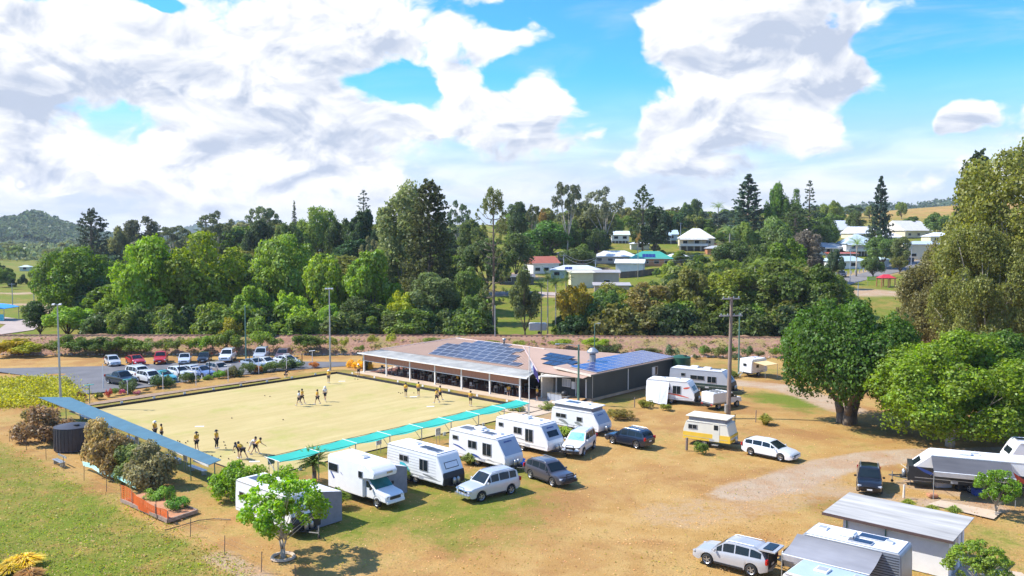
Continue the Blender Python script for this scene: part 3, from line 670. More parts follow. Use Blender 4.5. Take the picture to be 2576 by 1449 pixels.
# ------------------------------------------------------------------ trees of the photograph (x0, x1, top row, distance, form, colour, label)
TL = [
 (85,292,612,186,'fig0',FIG,'dark olive rounded tree left of the huge bright fig behind the railway'),
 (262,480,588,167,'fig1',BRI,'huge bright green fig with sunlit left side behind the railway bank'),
 (395,642,574,171,'fig2',(.11,.165,.018),'huge dense green fig joined to the right of the bright fig'),
 (622,802,578,176,'fig0',(.11,.175,.03),'wide mid green tree right of the two huge figs'),
 (765,885,640,166,'round0',(.13,.19,.025),'yellowish green rounded tree behind the tall lamp pole of the green'),
 (860,1015,632,163,'round1',(.105,.17,.022),'bright leafy tree left of the dark bunya pine'),
 (940,1095,450,200,'feather0',GRY,'tall pale grey green weeping tree, highest on the middle skyline'),
 (1008,1152,452,184,'bunya0',(.055,.065,.022),'huge dark bunya pine beside the pale weeping tree'),
 (1025,1148,676,160,'tall0',(.085,.12,.045),'grey green tree standing in front of the dark bunya pine'),
 (968,1048,722,158,'round2',YEL,'low lime yellow tree hugging the grey green tree'),
 (1138,1228,660,162,'tall1',(.09,.14,.04),'soft green tree just left of the bare trunked tall pine'),
 (1142,1222,742,156,'round0',(.10,.16,.04),'low green tree at the foot of the soft green tree by the tall pine'),
 (578,690,720,156,'round1',(.12,.20,.025),'leafy green tree behind the white van end of the car park'),
 (678,768,722,157,'round2',(.15,.24,.025),'fresh green tree left of the tall lamp pole'),
 (716,800,770,152,'round0',(.16,.26,.025),'low fresh green tree against the bank below the lamp pole'),
 (790,868,765,154,'round1',(.14,.22,.03),'light green tree immediately right of the tall lamp pole'),
 (540,622,800,147,'bush0',(.19,.20,.03),'olive yellow rounded tree on the bank by the grey green pole'),
 (606,690,795,146,'bush1',(.10,.15,.03),'dull green bush tree right of the grey green pole'),
 (108,228,762,160,'round2',(.12,.22,.03),'bright green small tree behind the left lamp pole'),
 (56,135,752,165,'tall2',DRK,'dark narrow tree left of the bright small tree'),
 (235,330,740,163,'round0',(.12,.18,.025),'green understorey tree at the left foot of the huge bright fig'),
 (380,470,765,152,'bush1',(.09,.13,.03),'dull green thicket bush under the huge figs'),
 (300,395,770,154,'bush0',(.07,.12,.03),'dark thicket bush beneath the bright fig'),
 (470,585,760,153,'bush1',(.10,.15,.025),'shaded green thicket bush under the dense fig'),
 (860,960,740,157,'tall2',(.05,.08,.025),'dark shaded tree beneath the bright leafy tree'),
 (1285,1358,655,160,'tall1',(.10,.125,.05),'slender grey green tree right of the tall pine trunk'),
 (1402,1502,703,158,'round2',(.26,.22,.025),'yellow tinged tree beside the palm trio'),
 (1478,1588,728,156,'round0',(.075,.13,.03),'dark green tree in front of the beige shop'),
 (1560,1692,700,158,'tall1',(.13,.125,.035),'olive brown tree with feathery crown by the railway'),
 (1575,1705,770,152,'bush0',(.10,.12,.035),'low olive thicket at the right of the bank trees'),
 (1672,1800,676,162,'round1',(.13,.15,.035),'olive green tree left of the timber power pole'),
 (1780,1900,668,163,'tall0',(.14,.18,.025),'yellow green tree behind the timber power pole'),
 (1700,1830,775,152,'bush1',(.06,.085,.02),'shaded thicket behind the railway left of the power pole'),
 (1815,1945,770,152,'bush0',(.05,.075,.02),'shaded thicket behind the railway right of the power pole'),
 (1855,2010,640,166,'tall2',(.07,.105,.022),'deep green tree right of the timber power pole'),
 (1960,2125,652,160,'round2',(.055,.09,.02),'large dark tree screening the town road'),
 (2040,2130,735,150,'bush1',(.06,.09,.02),'dark bush below the town road end'),
 (1660,1850,655,190,'bush1',(.085,.12,.03),'wide olive scrub mass above the railway trees'),
 (1305,1440,556,305,'round0',(.06,.13,.025),'rich green rounded tree above the red roofed house'),
 (1395,1470,545,312,'round2',(.07,.115,.025),'green tree crown squeezed beside the big olive tree'),
 (1400,1552,508,325,'fig1',(.10,.12,.035),'big olive green tree on the middle of the hill'),
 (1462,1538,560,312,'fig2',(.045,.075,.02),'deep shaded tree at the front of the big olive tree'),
 (1412,1500,618,285,'round2',(.07,.11,.03),'rounded dark tree left of the wide white roof'),
 (1375,1480,443,300,'gum0',(.09,.11,.055),'tall airy gum standing above the hill skyline'),
 (1462,1578,460,312,'gum1',(.11,.125,.075),'wide sparse gum right of the tall airy gum'),
 (1580,1652,470,330,'bunya1',(.045,.075,.02),'dark domed pine standing on the hill skyline'),
 (1600,1695,520,320,'round1',(.03,.055,.018),'blackish green tree below the domed pine'),
 (1275,1330,500,330,'tall0',(.06,.09,.03),'dark upright tree on the skyline right of the tall pine'),
 (1318,1368,505,325,'gum0',(.09,.11,.04),'small open gum on the skyline left of the airy gum'),
 (1348,1378,520,318,'tall1',ORA,'small orange brown tree below the skyline'),
 (1120,1190,496,300,'gum1',(.08,.11,.05),'high arching gum crown right of the bunya pine'),
 (1150,1230,545,262,'tall2',(.075,.10,.03),'dark green tree between bunya and tall pine'),
 (1160,1290,600,225,'round0',(.065,.10,.03),'mixed green tree behind the tall pine trunk'),
 (1255,1345,580,262,'tall0',(.07,.10,.03),'shaded green tree above the cream roofed cottage'),
 (185,282,528,330,'bunya1',(.035,.05,.028),'dark pointed pine cluster on the left skyline'),
 (200,262,528,332,'hoop1',(.05,.065,.035),'sparse topped pine rising from the left pine cluster'),
 (270,360,560,360,'round2',(.12,.14,.05),'pale olive tree left of the brown green skyline tree'),
 (320,402,534,340,'tall1',(.085,.095,.05),'brown green mounded tree on the left skyline'),
 (380,500,558,380,'gum0',(.10,.12,.06),'low row gum on the left skyline'),
 (493,602,522,330,'gum1',(.08,.10,.045),'spreading gum above the huge fig'),
 (480,560,540,335,'hoop1',(.05,.07,.035),'thin pine beside the spreading gum above the fig'),
 (612,716,506,300,'gum0',(.10,.125,.06),'broad umbrella gum left of the pencil pine'),
 (615,700,555,270,'round1',(.05,.075,.03),'dark tree under the umbrella gum'),
 (735,750,507,330,'pencil',(.06,.08,.045),'narrow pencil pine on the left middle skyline'),
 (680,760,560,262,'round0',(.09,.13,.035),'leafy tree at the foot of the pencil pine'),
 (748,862,514,285,'fig0',(.095,.15,.025),'broad green tree right of the pencil pine'),
 (820,905,540,262,'round2',(.045,.075,.02),'dark tree right of the broad green skyline tree'),
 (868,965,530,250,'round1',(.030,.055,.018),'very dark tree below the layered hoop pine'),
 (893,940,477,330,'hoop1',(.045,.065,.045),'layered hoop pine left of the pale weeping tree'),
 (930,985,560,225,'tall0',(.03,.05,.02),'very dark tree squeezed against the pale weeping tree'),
 (900,960,585,215,'gum1',(.16,.17,.08),'small pale tree in front of the very dark trees'),
 (1832,1928,438,330,'hoop0',(.040,.070,.035),'large dark hoop pine on the right middle skyline'),
 (1915,1985,457,330,'fig1',(.075,.145,.025),'glossy green dome right of the large dark hoop pine'),
 (1960,2022,470,326,'fig2',(.065,.12,.025),'second green dome left of the sparse hoop pine'),
 (2008,2058,453,330,'hoop1',(.04,.06,.035),'sparse hoop pine right of the green domes'),
 (1935,2062,520,300,'bunya1',(.05,.08,.025),'dark spreading tree under the sparse hoop pine'),
 (1890,1990,545,285,'round0',(.085,.13,.03),'green tree under the glossy dome'),
 (1840,1900,560,285,'round1',(.11,.16,.03),'light green tree at the foot of the large hoop pine'),
 (2066,2112,500,470,'round2',(.12,.17,.03),'round tree at the edge of the dry paddock'),
 (2040,2110,545,330,'fig0',(.07,.12,.025),'dense green tree above the gabled white house'),
 (2130,2172,525,400,'tall1',(.07,.10,.03),'dark tree standing at the foot of the dry paddock'),
 (2183,2240,443,300,'hoop0',(.035,.055,.035),'tall dark hoop pine in front of the dry paddock'),
 (2176,2244,530,302,'bunya1',(.06,.09,.03),'broad skirt tree at the base of the tall hoop pine'),
 (2250,2280,508,540,'round0',(.12,.16,.03),'lone small tree on top of the dry paddock'),
 (2170,2200,518,560,'round1',(.13,.16,.04),'small tree on the paddock crest left of the tall hoop pine'),
 (2120,2165,515,575,'tall0',(.08,.11,.05),'bluish tree on the paddock crest'),
 (2265,2320,545,400,'round1',(.08,.12,.03),'mid green tree right of the tall hoop pine'),
 (2325,2390,530,380,'round2',(.075,.13,.03),'leafy tree by the right gable roof'),
 (2385,2520,380,150,'bunya0',(.045,.065,.028),'dark tufted pine leaning out above the right olive tree'),
 (1705,1740,510,430,'round0',(.07,.11,.03),'small round tree on the far ridge left'),
 (1725,1770,502,440,'round1',(.06,.10,.03),'small dark tree on the far ridge'),
 (1780,1830,512,430,'palm1',(.10,.15,.05),'lone palm crown on the far ridge'),
 (1680,1715,515,450,'gum0',(.09,.11,.05),'small gum on the far ridge by the domed pine'),
 (1690,1735,630,300,'round1',(.14,.19,.03),'small bush tree before the cream queenslander house'),
 (1660,1705,655,272,'bush0',(.15,.21,.03),'round lime bush on the slope by the timber fence'),
 (1795,1905,600,262,'round2',(.045,.075,.018),'dark tree right of the red umbrella'),
 (1800,1870,570,285,'palm1',(.11,.16,.06),'feathery palm beside the cream house'),
 (1900,2000,575,238,'round0',(.075,.115,.03),'leafy mass above the red shed roof'),
 (1990,2070,575,250,'tall2',(.12,.11,.07),'brown leafless looking tree left of the long grey roof'),
 (1865,1960,610,215,'fig2',(.06,.09,.02),'rounded tree in front of the red shed roof'),
 (1930,2030,590,205,'tall1',(.09,.14,.02),'bright topped tall tree above the large dark tree'),
 (2075,2125,628,235,'round1',(.045,.075,.035),'dark round tree by the road side white fence'),
 (2125,2185,600,265,'palm1',(.13,.19,.05),'banana clump between the hillside houses'),
 (2185,2255,585,285,'round2',(.075,.12,.03),'tree in front of the pale blue roofed house'),
 (2170,2225,645,262,'round0',(.07,.11,.03),'hedge tree beside the white picket fence'),
 (2245,2290,590,278,'tall0',(.09,.11,.035),'brownish green tree left of the cream brick house'),
]
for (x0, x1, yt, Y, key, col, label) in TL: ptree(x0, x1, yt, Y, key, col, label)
# the tall bare-trunked pine by the railway
ptree(1198, 1284, 472, 155, 'mop', (.10,.13,.04), 'tall bare trunked pine with mop head rising behind the clubhouse', rz=.4)
for i, (px, yt, Y) in enumerate(((1378,676,158),(1398,690,157),(1424,682,159),(1362,700,160))):
    ptree(px-24, px+24, yt, Y, 'palm0', (.07,.11,.04), 'slender palm of the cluster behind the clubhouse roof', group='palm cluster behind the clubhouse')
for i, (px, yt, Y) in enumerate(((1932,655,200),(1985,640,205),(1900,650,203))):
    ptree(px-30, px+30, yt, Y, 'palm1', (.12,.18,.04), 'pale palm crown poking out above the railway thicket', group='palms in the thicket')
# right foreground giants, own crowns
V, Fc, L = lobes_crown(101, 17.5, 12.6, .10, 80, 60000, .30, lr=(.15, .26), dome=.45, jit=.55)
LIB['fig8'] = (np_mesh('big_tree_crown', V, Fc, LEAF), limb_trunk(L, 12.6, 17.5, .2, 5, .55, 3, 15).mesh('big_tree_trunk', BARK, True), 17.5, 12.6)
x, y = G(2140, 1068)
plant('fig8', x, y+1.0, 14.4, ZD(742, y)-0, DGR, 'broad dark green tree with a forked trunk standing right of the open grass', rz=.3)
V, Fc, L = lobes_crown(103, 19, 15, .04, 95, 66000, .30, lr=(.13, .24), dome=.36, jit=.6)
LIB['fig9'] = (np_mesh('near_tree_crown', V, Fc, LEAF), limb_trunk(L, 15, 19, .2, 9, .20, 5, 20).mesh('near_tree_trunk', BARKP, True), 19, 15)
plant('fig9', XD(2405, 79), 79, 15.2, ZD(812, 79), (.085,.15,.013), 'yellow green tree with pale slanting trunks behind the right caravan', rz=1.0)
plant('fig9', XD(2560, 83), 83, 14, ZD(815, 83), (.05,.10,.016), 'darker tree at the right edge behind the caravans', rz=3.1)
V, Fc, L = lobes_crown(105, 26, 33, .05, 120, 60000, .42, lr=(.12, .22), dome=.42, jit=.9, upbias=0, open_=1)
LIB['feather8'] = (np_mesh('wattle_crown', V, Fc, LEAF), limb_trunk(L, 33, 26, .2, 12, .5, 3, 16).mesh('wattle_trunk', BARKP, True), 26, 33)
plant('feather8', XD(2590, 112), 112, 28, ZD(250, 112), (.120,.135,.030), 'enormous olive feathery tree rising at the right edge of the view', rz=.9)
plant('feather8', XD(2395, 118), 118, 15.5, ZD(560, 118), (.135,.125,.04), 'olive brown feathery tree lower left of the enormous one', rz=2.2)
plant('feather8', XD(2480, 105), 105, 15, ZD(500, 105), (.115,.13,.035), 'dull olive feathery tree behind the yellow green tree', rz=4.2)
# little trees of the caravan park
V, Fc, L = lobes_crown(107, 5.6, 6.2, .16, 60, 7500, .185, lr=(.10, .19), dome=.45, jit=.8, open_=1)
LIB['tall8'] = (np_mesh('young_tree_crown', V, Fc, LEAF), limb_trunk(L, 6.2, 5.6, .25, 14, .055, 4, 24).mesh('young_tree_trunk', BARKP, True), 5.6, 6.2)
x, y = G(712, 1402)
plant('tall8', x, y, 5.7, 5.9, (.125,.225,.02), 'young bright green tree in front of the left caravan, ringed by a pale kerb', rz=.5)
mb = MB(); mb.lathe([(.55, 0), (.62, .12), (.72, .12), (.78, 0)], 18, c=(x, y, 0)); tag(mb.build('tree_ring', CONC), 'pale concrete ring around the foot of the young tree', 'kerb')
x, y = G(2505, 1296); plant('tall8', x, y, 3.3, 3.7, (.085,.17,.02), 'small rounded tree in front of the white right hand caravan', rz=2)
x, y = G(2460, 1500); plant('tall8', x, y, 3.7, 3.4, (.12,.20,.03), 'small leafy tree at the lower right beside the amenities block', rz=3)
# shrubs (px, py of base, width m, height m, key, colour, label)
SH = [
 (110,1108,5.0,3.5,'bush0',(.165,.120,.060),'large brownish shrub left of the black water tank'),
 (75,1090,3.2,2.6,'bush1',(.16,.14,.05),'low brown green shrub at the left end of the hedge row'),
 (252,1160,3.6,3.9,'bush1',(.23,.20,.08),'pale olive flowering shrub right of the black water tank'),
 (290,1192,3.7,3.4,'bush0',(.19,.145,.06),'reddish olive shrub, second after the water tank'),
 (335,1205,3.4,2.9,'bush1',(.12,.16,.045),'greener shrub in the middle of the hedge row'),
 (382,1222,4.1,3.5,'bush0',(.18,.165,.075),'greyish tipped shrub next to the orange mesh'),
 (175,1095,2.0,1.5,'shrub0',(.26,.33,.03),'lime shrub behind the black water tank'),
 (398,1255,2.2,1.0,'shrub1',(.10,.19,.03),'low green shrub in the raised bed'),
 (447,1285,2.0,1.1,'shrub2',(.06,.16,.025),'bright rounded shrub at the end of the raised bed'),
 (432,1262,1.0,1.3,'shrub0',(.07,.15,.025),'small upright shrub between the raised bed shrubs'),
 (592,1255,3.3,3.0,'bush1',(.10,.19,.02),'dense green shrub behind the left caravan'),
 (640,1215,2.4,1.6,'shrub2',(.13,.24,.02),'leafy shrub under the end of the teal sail'),
 (722,1215,2.2,1.6,'shrub1',(.13,.24,.03),'green shrub behind the young tree'),
 (556,1222,1.6,1.6,'shrub0',(.11,.20,.02),'green shrub by the post of the blue shade'),
 (1625,1024,2.1,.95,'shrub1',(.11,.13,.02),'low olive bush before the orange striped caravan'),
 (1674,1030,1.3,.8,'ball',(.11,.14,.02),'small round bush before the orange striped caravan'),
 (1562,1052,3.2,1.0,'shrub2',(.13,.125,.025),'long low bush right of the pop top caravan'),
 (1540,1046,1.6,.9,'shrub0',(.10,.12,.03),'small bush at the left of the long low bush'),
 (1762,1140,1.25,1.25,'ball',(.075,.12,.022),'clipped round bush in front of the yellow caravan'),
 (1838,948,2.3,1.1,'shrub1',(.08,.11,.025),'dark bush left of the small white caravan steps'),
 (1925,1068,1.7,1.5,'tuft',(.20,.23,.05),'spiky plant tied to a stake on the open grass'),
 (1008,1212,1.9,1.7,'tuft',(.13,.20,.03),'strappy plant between motorhome and first caravan'),
 (848,1275,1.9,1.8,'tuft',(.13,.19,.03),'strappy plant beside the grey annexe wall'),
 (938,1180,1.4,1.2,'tuft',(.16,.25,.04),'strappy plant behind the motorhome'),
 (1182,1168,1.7,1.3,'tuft',(.15,.19,.05),'strappy plant between the second and third caravans'),
 (1330,1118,1.4,1.1,'shrub0',(.11,.17,.03),'shrub beside the leaning caravan pole'),
 (1418,1098,2.4,1.3,'tuft',(.15,.23,.04),'strappy plants beside the white four wheel drive'),
 (1395,1088,1.6,1.1,'tuft',(.15,.21,.04),'small strappy plant behind the white four wheel drive'),
 (2285,1275,1.1,.8,'tuft',(.17,.23,.04),'spiky plant left of the right hand slab'),
 (2345,1285,1.0,.6,'tuft',(.17,.22,.04),'low spiky plant middle of the right hand row'),
 (2400,1295,1.1,.9,'tuft',(.15,.22,.04),'spiky plant next to the small rounded tree'),
 (60,1425,2.2,1.0,'tall_grass',(.42,.33,.05),'golden dry grass clump in the lower left paddock'),
 (25,1440,1.8,.8,'tall_grass',(.42,.33,.05),'golden dry grass clump at the lower left corner'),
 (75,1455,1.6,.8,'tall_grass',(.24,.17,.06),'brown dry grass clump in the lower left corner'),
 (1300,1033,2.2,.9,'shrub0',(.15,.19,.04),'low garden plants by the end of the teal sail'),
 (1375,1030,2.4,.9,'shrub1',(.14,.18,.04),'low garden plants behind the third caravan'),
 (8,878,3.6,1.6,'bush0',(.08,.13,.03),'dark bush at the far left on the bank'),
]
for (px, py, W_, H_, key, col, label) in SH:
    x, y = G(px, py); plant(key, x, y, W_, H_, col, label, 'shrub' if not key.startswith('t') else 'plant')
x, y = G(790, 1212); plant('cycad', x, y, 2.8, 1.75, (.11,.17,.04), 'cycad with stout trunk and arching fronds beside the motorhome', 'palm')
# bushes along the railway bank
rb = random.Random(5)
LMK = [(60,'at the far left end'),(150,'near the left floodlight pole'),(230,'left of the silver hatchback'),(290,'behind the silver hatchback'),(345,'behind the red coupe'),(405,'behind the red utility'),(465,'behind the silver sedan'),(515,'behind the small dark car'),(575,'behind the white people mover'),(619,'beside the grey green pole'),(660,'behind the silver wagon'),(715,'behind the maroon wagon'),(790,'left of the far corner floodlight'),(850,'right of the far corner floodlight'),(920,'above the left end of the clubhouse roof'),(985,'above the grey solar panels left end'),(1085,'above the clubhouse solar panels'),(1240,'at the foot of the bare trunked pine'),(1310,'above the clubhouse roof ridge'),(1400,'above the black solar panels'),(1500,'behind the exhaust cowl'),(1552,'above the blue solar panels'),(1630,'above the far end of the grey shed'),(1690,'right of the green water tank'),(1752,'above the pale grey caravan'),(1805,'left of the timber power pole'),(1845,'between the two tall poles'),(1885,'behind the small white camper'),(1950,'beside the broad dark green tree')]
BL_ = set()
def bank_label(px, W_, col):
    l = bank_label0(px, W_, col); l = l+', upper' if l in BL_ else l; BL_.add(l); return l
def bank_label0(px, W_, col):
    lm = min(LMK, key=lambda q: abs(q[0]-px))[1]; sz = 'wide' if W_ > 4 else ('small' if W_ < 2.3 else 'rounded'); tn = 'dark green' if col[1] < .12 else ('yellow green' if col[0] > .15 else 'mid green')
    return '%s %s bush on the railway bank %s' % (sz, tn, lm)
BK = [(30,885,5.5,1.9,(.30,.27,.02),1),(75,885,4.5,1.7,(.20,.22,.02),1),(45,872,4.5,1.6,(.26,.24,.02),1),(125,880,3.0,1.6,(.09,.13,.02),0),(178,875,4.5,2.3,(.07,.11,.02),0),(215,880,4.2,1.9,(.05,.085,.02),0),(250,878,5,2.2,(.055,.095,.02),0),(292,878,5,2.1,(.06,.10,.02),0),
 (330,880,4.5,2.1,(.10,.15,.025),0),(362,880,4.,2.,(.10,.15,.03),0),(418,875,3.8,1.7,(.10,.14,.03),0),(446,872,3.6,1.8,(.09,.13,.03),0),(478,872,3.6,1.7,(.18,.21,.03),0),(505,874,4,2,(.09,.16,.02),0),(535,872,4.,2.2,(.08,.15,.02),0),(570,868,4.5,2.6,(.10,.15,.03),0),(600,870,4,2.,(.10,.15,.03),0),
 (658,868,4,2.6,(.12,.18,.03),0),(690,865,3,1.6,(.11,.16,.03),0),(770,868,4.2,1.9,(.07,.11,.02),0),(805,868,3.4,1.8,(.08,.12,.02),0),(838,866,2.2,1.5,(.16,.19,.03),0),(868,866,2,1.4,(.18,.21,.03),0),(940,858,2.2,1.2,(.16,.19,.03),0),(985,858,2.3,1.5,(.22,.24,.03),0),(905,880,2.0,1.0,(.10,.14,.03),0),(1085,860,3.8,.9,(.11,.15,.03),0),
 (1420,868,3.6,1.2,(.13,.19,.03),0),(1395,866,2.4,.9,(.13,.18,.03),0),(1500,866,4.5,1.2,(.14,.21,.02),0),(1520,885,3.6,1.4,(.06,.085,.03),0),(1552,880,2.6,1.2,(.08,.10,.03),0),(1630,885,4.4,.8,(.11,.12,.04),0),(1690,893,2.6,1.9,(.09,.12,.05),0),(1752,900,1.4,.8,(.08,.10,.04),0),(1770,888,2.1,1.6,(.08,.16,.03),0),
 (1805,892,2.9,1.6,(.11,.13,.04),0),(1840,888,2.2,1.7,(.08,.16,.03),0),(1845,900,1.6,.9,(.08,.10,.04),0),(1880,892,2.2,1.7,(.08,.12,.04),0),(1910,896,1.9,1.1,(.12,.13,.05),0),(1950,894,2.2,1.5,(.09,.15,.03),0),(1975,895,1.6,1.1,(.11,.12,.05),0),(1310,866,3,.8,(.12,.17,.03),0),(1240,864,3,.8,(.12,.16,.03),0)]
for (px, py, W_, H_, col, fl_) in BK:
    h_ = np.interp(py, [850, 858, 875, 898, 905], [2.3, 2.25, 1.2, .3, .05]); x, y = G(px, py, h_)
    plant('shrub%d' % rb.randrange(3) if W_ < 4.2 else 'bush%d' % rb.randrange(2), x, y, W_, H_, col, bank_label(px, W_, col) if not fl_ else {30: 'leftmost yellow flowering bush on the railway bank', 75: 'rightmost yellow flowering bush on the railway bank', 45: 'yellow flowering bush set behind the other two on the bank'}[px], 'shrub',
          'bushes along the railway bank' if not fl_ else 'yellow flowering bushes on the bank', z=h_-.1)
rsb = np.random.RandomState(77); Pb = []
for i in range(260):
    x = rsb.uniform(-110, 62); dy = rsb.uniform(.2, 4.4); n = 16; r = rsb.uniform(.2, .6)
    Pb.append(np.stack([x+rsb.randn(n)*r, yy(x)+dy+rsb.randn(n)*r*.6, .12+dy*.45+rsb.rand(n)*r*.9], -1))
P = np.concatenate(Pb); V, Fc = cards(P, rsb.randn(len(P), 3)+np.array([0, 0, .5]), .26*(.5+rsb.rand(len(P))), rsb, .6)
o = link('bank_weeds', np_mesh('bank_weeds', V, Fc, LEAF), color=(.17, .17, .05)); tag(o, 'scattered weeds and dry tufts over the mulched railway bank', 'weeds', kind='stuff')
# tall grass bank at the left edge of the car park
tg = [(rb.uniform(-60, 165), rb.uniform(968, 1018)) for _ in range(120)]
tgx = []
for px, py in tg:
    if px > 150+(py-990)*.6 or py < 950+max(0, px)*.14: continue
    tgx.append(G(px, py))
rs = np.random.RandomState(9); Ps = []; Hs = []
for (x, y) in tgx:
    n = 420; p = np.stack([x+rs.randn(n)*1.1, y+rs.randn(n)*1.3, rs.rand(n)**1.5*(.7+.6*rs.rand())], -1); Ps.append(p)
P = np.concatenate(Ps); V, Fc = cards(P, rs.randn(len(P), 3)+np.array([0, 0, .5]), .22*(.5+rs.rand(len(P))), rs, .6)
o = link('tall_grass', np_mesh('tall_grass', V, Fc, LEAF), color=(.24, .25, .035)); tag(o, 'dense bank of tall green grass left of the car park', 'tall grass', kind='stuff')
# grass tussocks over the rough paddock and the park lawn
def tussocks(name, n, fn, col, size, label):
    rs = np.random.RandomState(len(name)); P = fn(rs, n); m = 3
    B = np.repeat(P, m, 0)+rs.randn(len(P)*m, 3)*np.array([.12, .12, 0]); B[:, 2] = rs.rand(len(B))*.05
    V, Fc = cards(B, rs.randn(len(B), 3)*.6+np.array([0, -.3, .8]), size*(.4+rs.rand(len(B))), rs)
    o = link(name, np_mesh(name, V, Fc, LEAF), color=col); tag(o, label, 'grass', kind='stuff')
def fpad(rs, n):
    out = []
    while len(out) < n:
        px, py = rs.uniform(-100, 640), rs.uniform(1060, 1500)
        if py < 1105+px*.50: continue
        x, y = G(px, py); out.append((x, y, 0))
    return np.array(out)
tussocks('paddock_grass', 2600, fpad, (.16,.20,.022), .11, 'tussocky green grass of the lower left paddock')
tussocks('dry_paddock_grass', 1500, fpad, (.24,.19,.06), .11, 'dry straw tufts in the lower left paddock')
def fpark(rs, n):
    out = []
    while len(out) < n:
        px, py = rs.uniform(560, 2600), rs.uniform(1040, 1500)
        if py < 1230-(px-560)*.12 and px < 1900: continue
        x, y = G(px, py); out.append((x, y, -.02))
    return np.array(out)

def litter(name, n, col, size, label, seed):
    rs = np.random.RandomState(seed); out = []
    while len(out) < n:
        px, py = rs.uniform(-40, 2640), rs.uniform(1045, 1520); x, y = G(px, py); s_ = (x-C0.x)*E1.x+(y-C0.y)*E1.y; t_ = (x-C0.x)*EN.x+(y-C0.y)*EN.y
        if -1 < s_ < 40 and -38 < t_ < 8: continue
        if rs.rand() > .35+.65*math.sin(x*.7+seed)*math.sin(y*.9): continue
        out.append((x, y, rs.rand()*.03))
    P = np.array(out); V, Fc = cards(P, rs.randn(n, 3)*.35+np.array([0, 0, 1.]), size*(.4+1.0*rs.rand(n)), rs, .15)
    o = link(name, np_mesh(name, V, Fc, LEAF), color=col); tag(o, label, 'grass', kind='stuff')
litter('straw_tufts', 9000, (.36, .235, .095), .10, 'dry straw coloured tufts scattered through the mown grass', 5)
litter('green_tufts', 6000, (.19, .18, .035), .11, 'green grass tufts scattered through the mown grass', 8)
# far trees: plain to the left, town hill, beyond
rf = random.Random(21); HOUSES_PX = []
def clear(px, py):
    return not any(a < px < b and c < py < d for a, b, c, d in HOUSES_PX)
# ------------------------------------------------------------------ vehicles
def interp(tab, x): return float(np.interp(x, [p[0] for p in tab], [p[1] for p in tab]))
def wheel(parent, x, y, r, w, rimc=True):
    s = 1 if y > 0 else -1; mb = MB()
    mb.lathe([(r*.62, -w/2), (r*.93, -w/2), (r, -w*.32), (r, w*.32), (r*.93, w/2), (r*.62, w/2)], 20, axis='Y')
    t = mb.build('wheel', TYRE, parent, smooth=True); t.location = (x, y, r)
    if rimc:
        mb = MB(); yo = s*w*.40; mb.lathe([(r*.64, yo+s*.03), (r*.58, yo+s*.01), (r*.52, yo-s*.06)], 18, axis='Y')
        mb.lathe([(.001, yo), (r*.16, yo)], 10, axis='Y')
        for i in range(5):
            a = i*2*math.pi/5; c = Vector((math.cos(a)*r*.36, yo-s*.01, math.sin(a)*r*.36)); mb.box(c, (r*.50, .03, r*.17), ry=-a)
        mb.build('rim', RIM, t, fix=False)
        mb = MB(); mb.lathe([(.001, s*w*.22), (r*.56, s*w*.22)], 14, axis='Y'); mb.build('hub', BLACKP, t, fix=False)
    return t
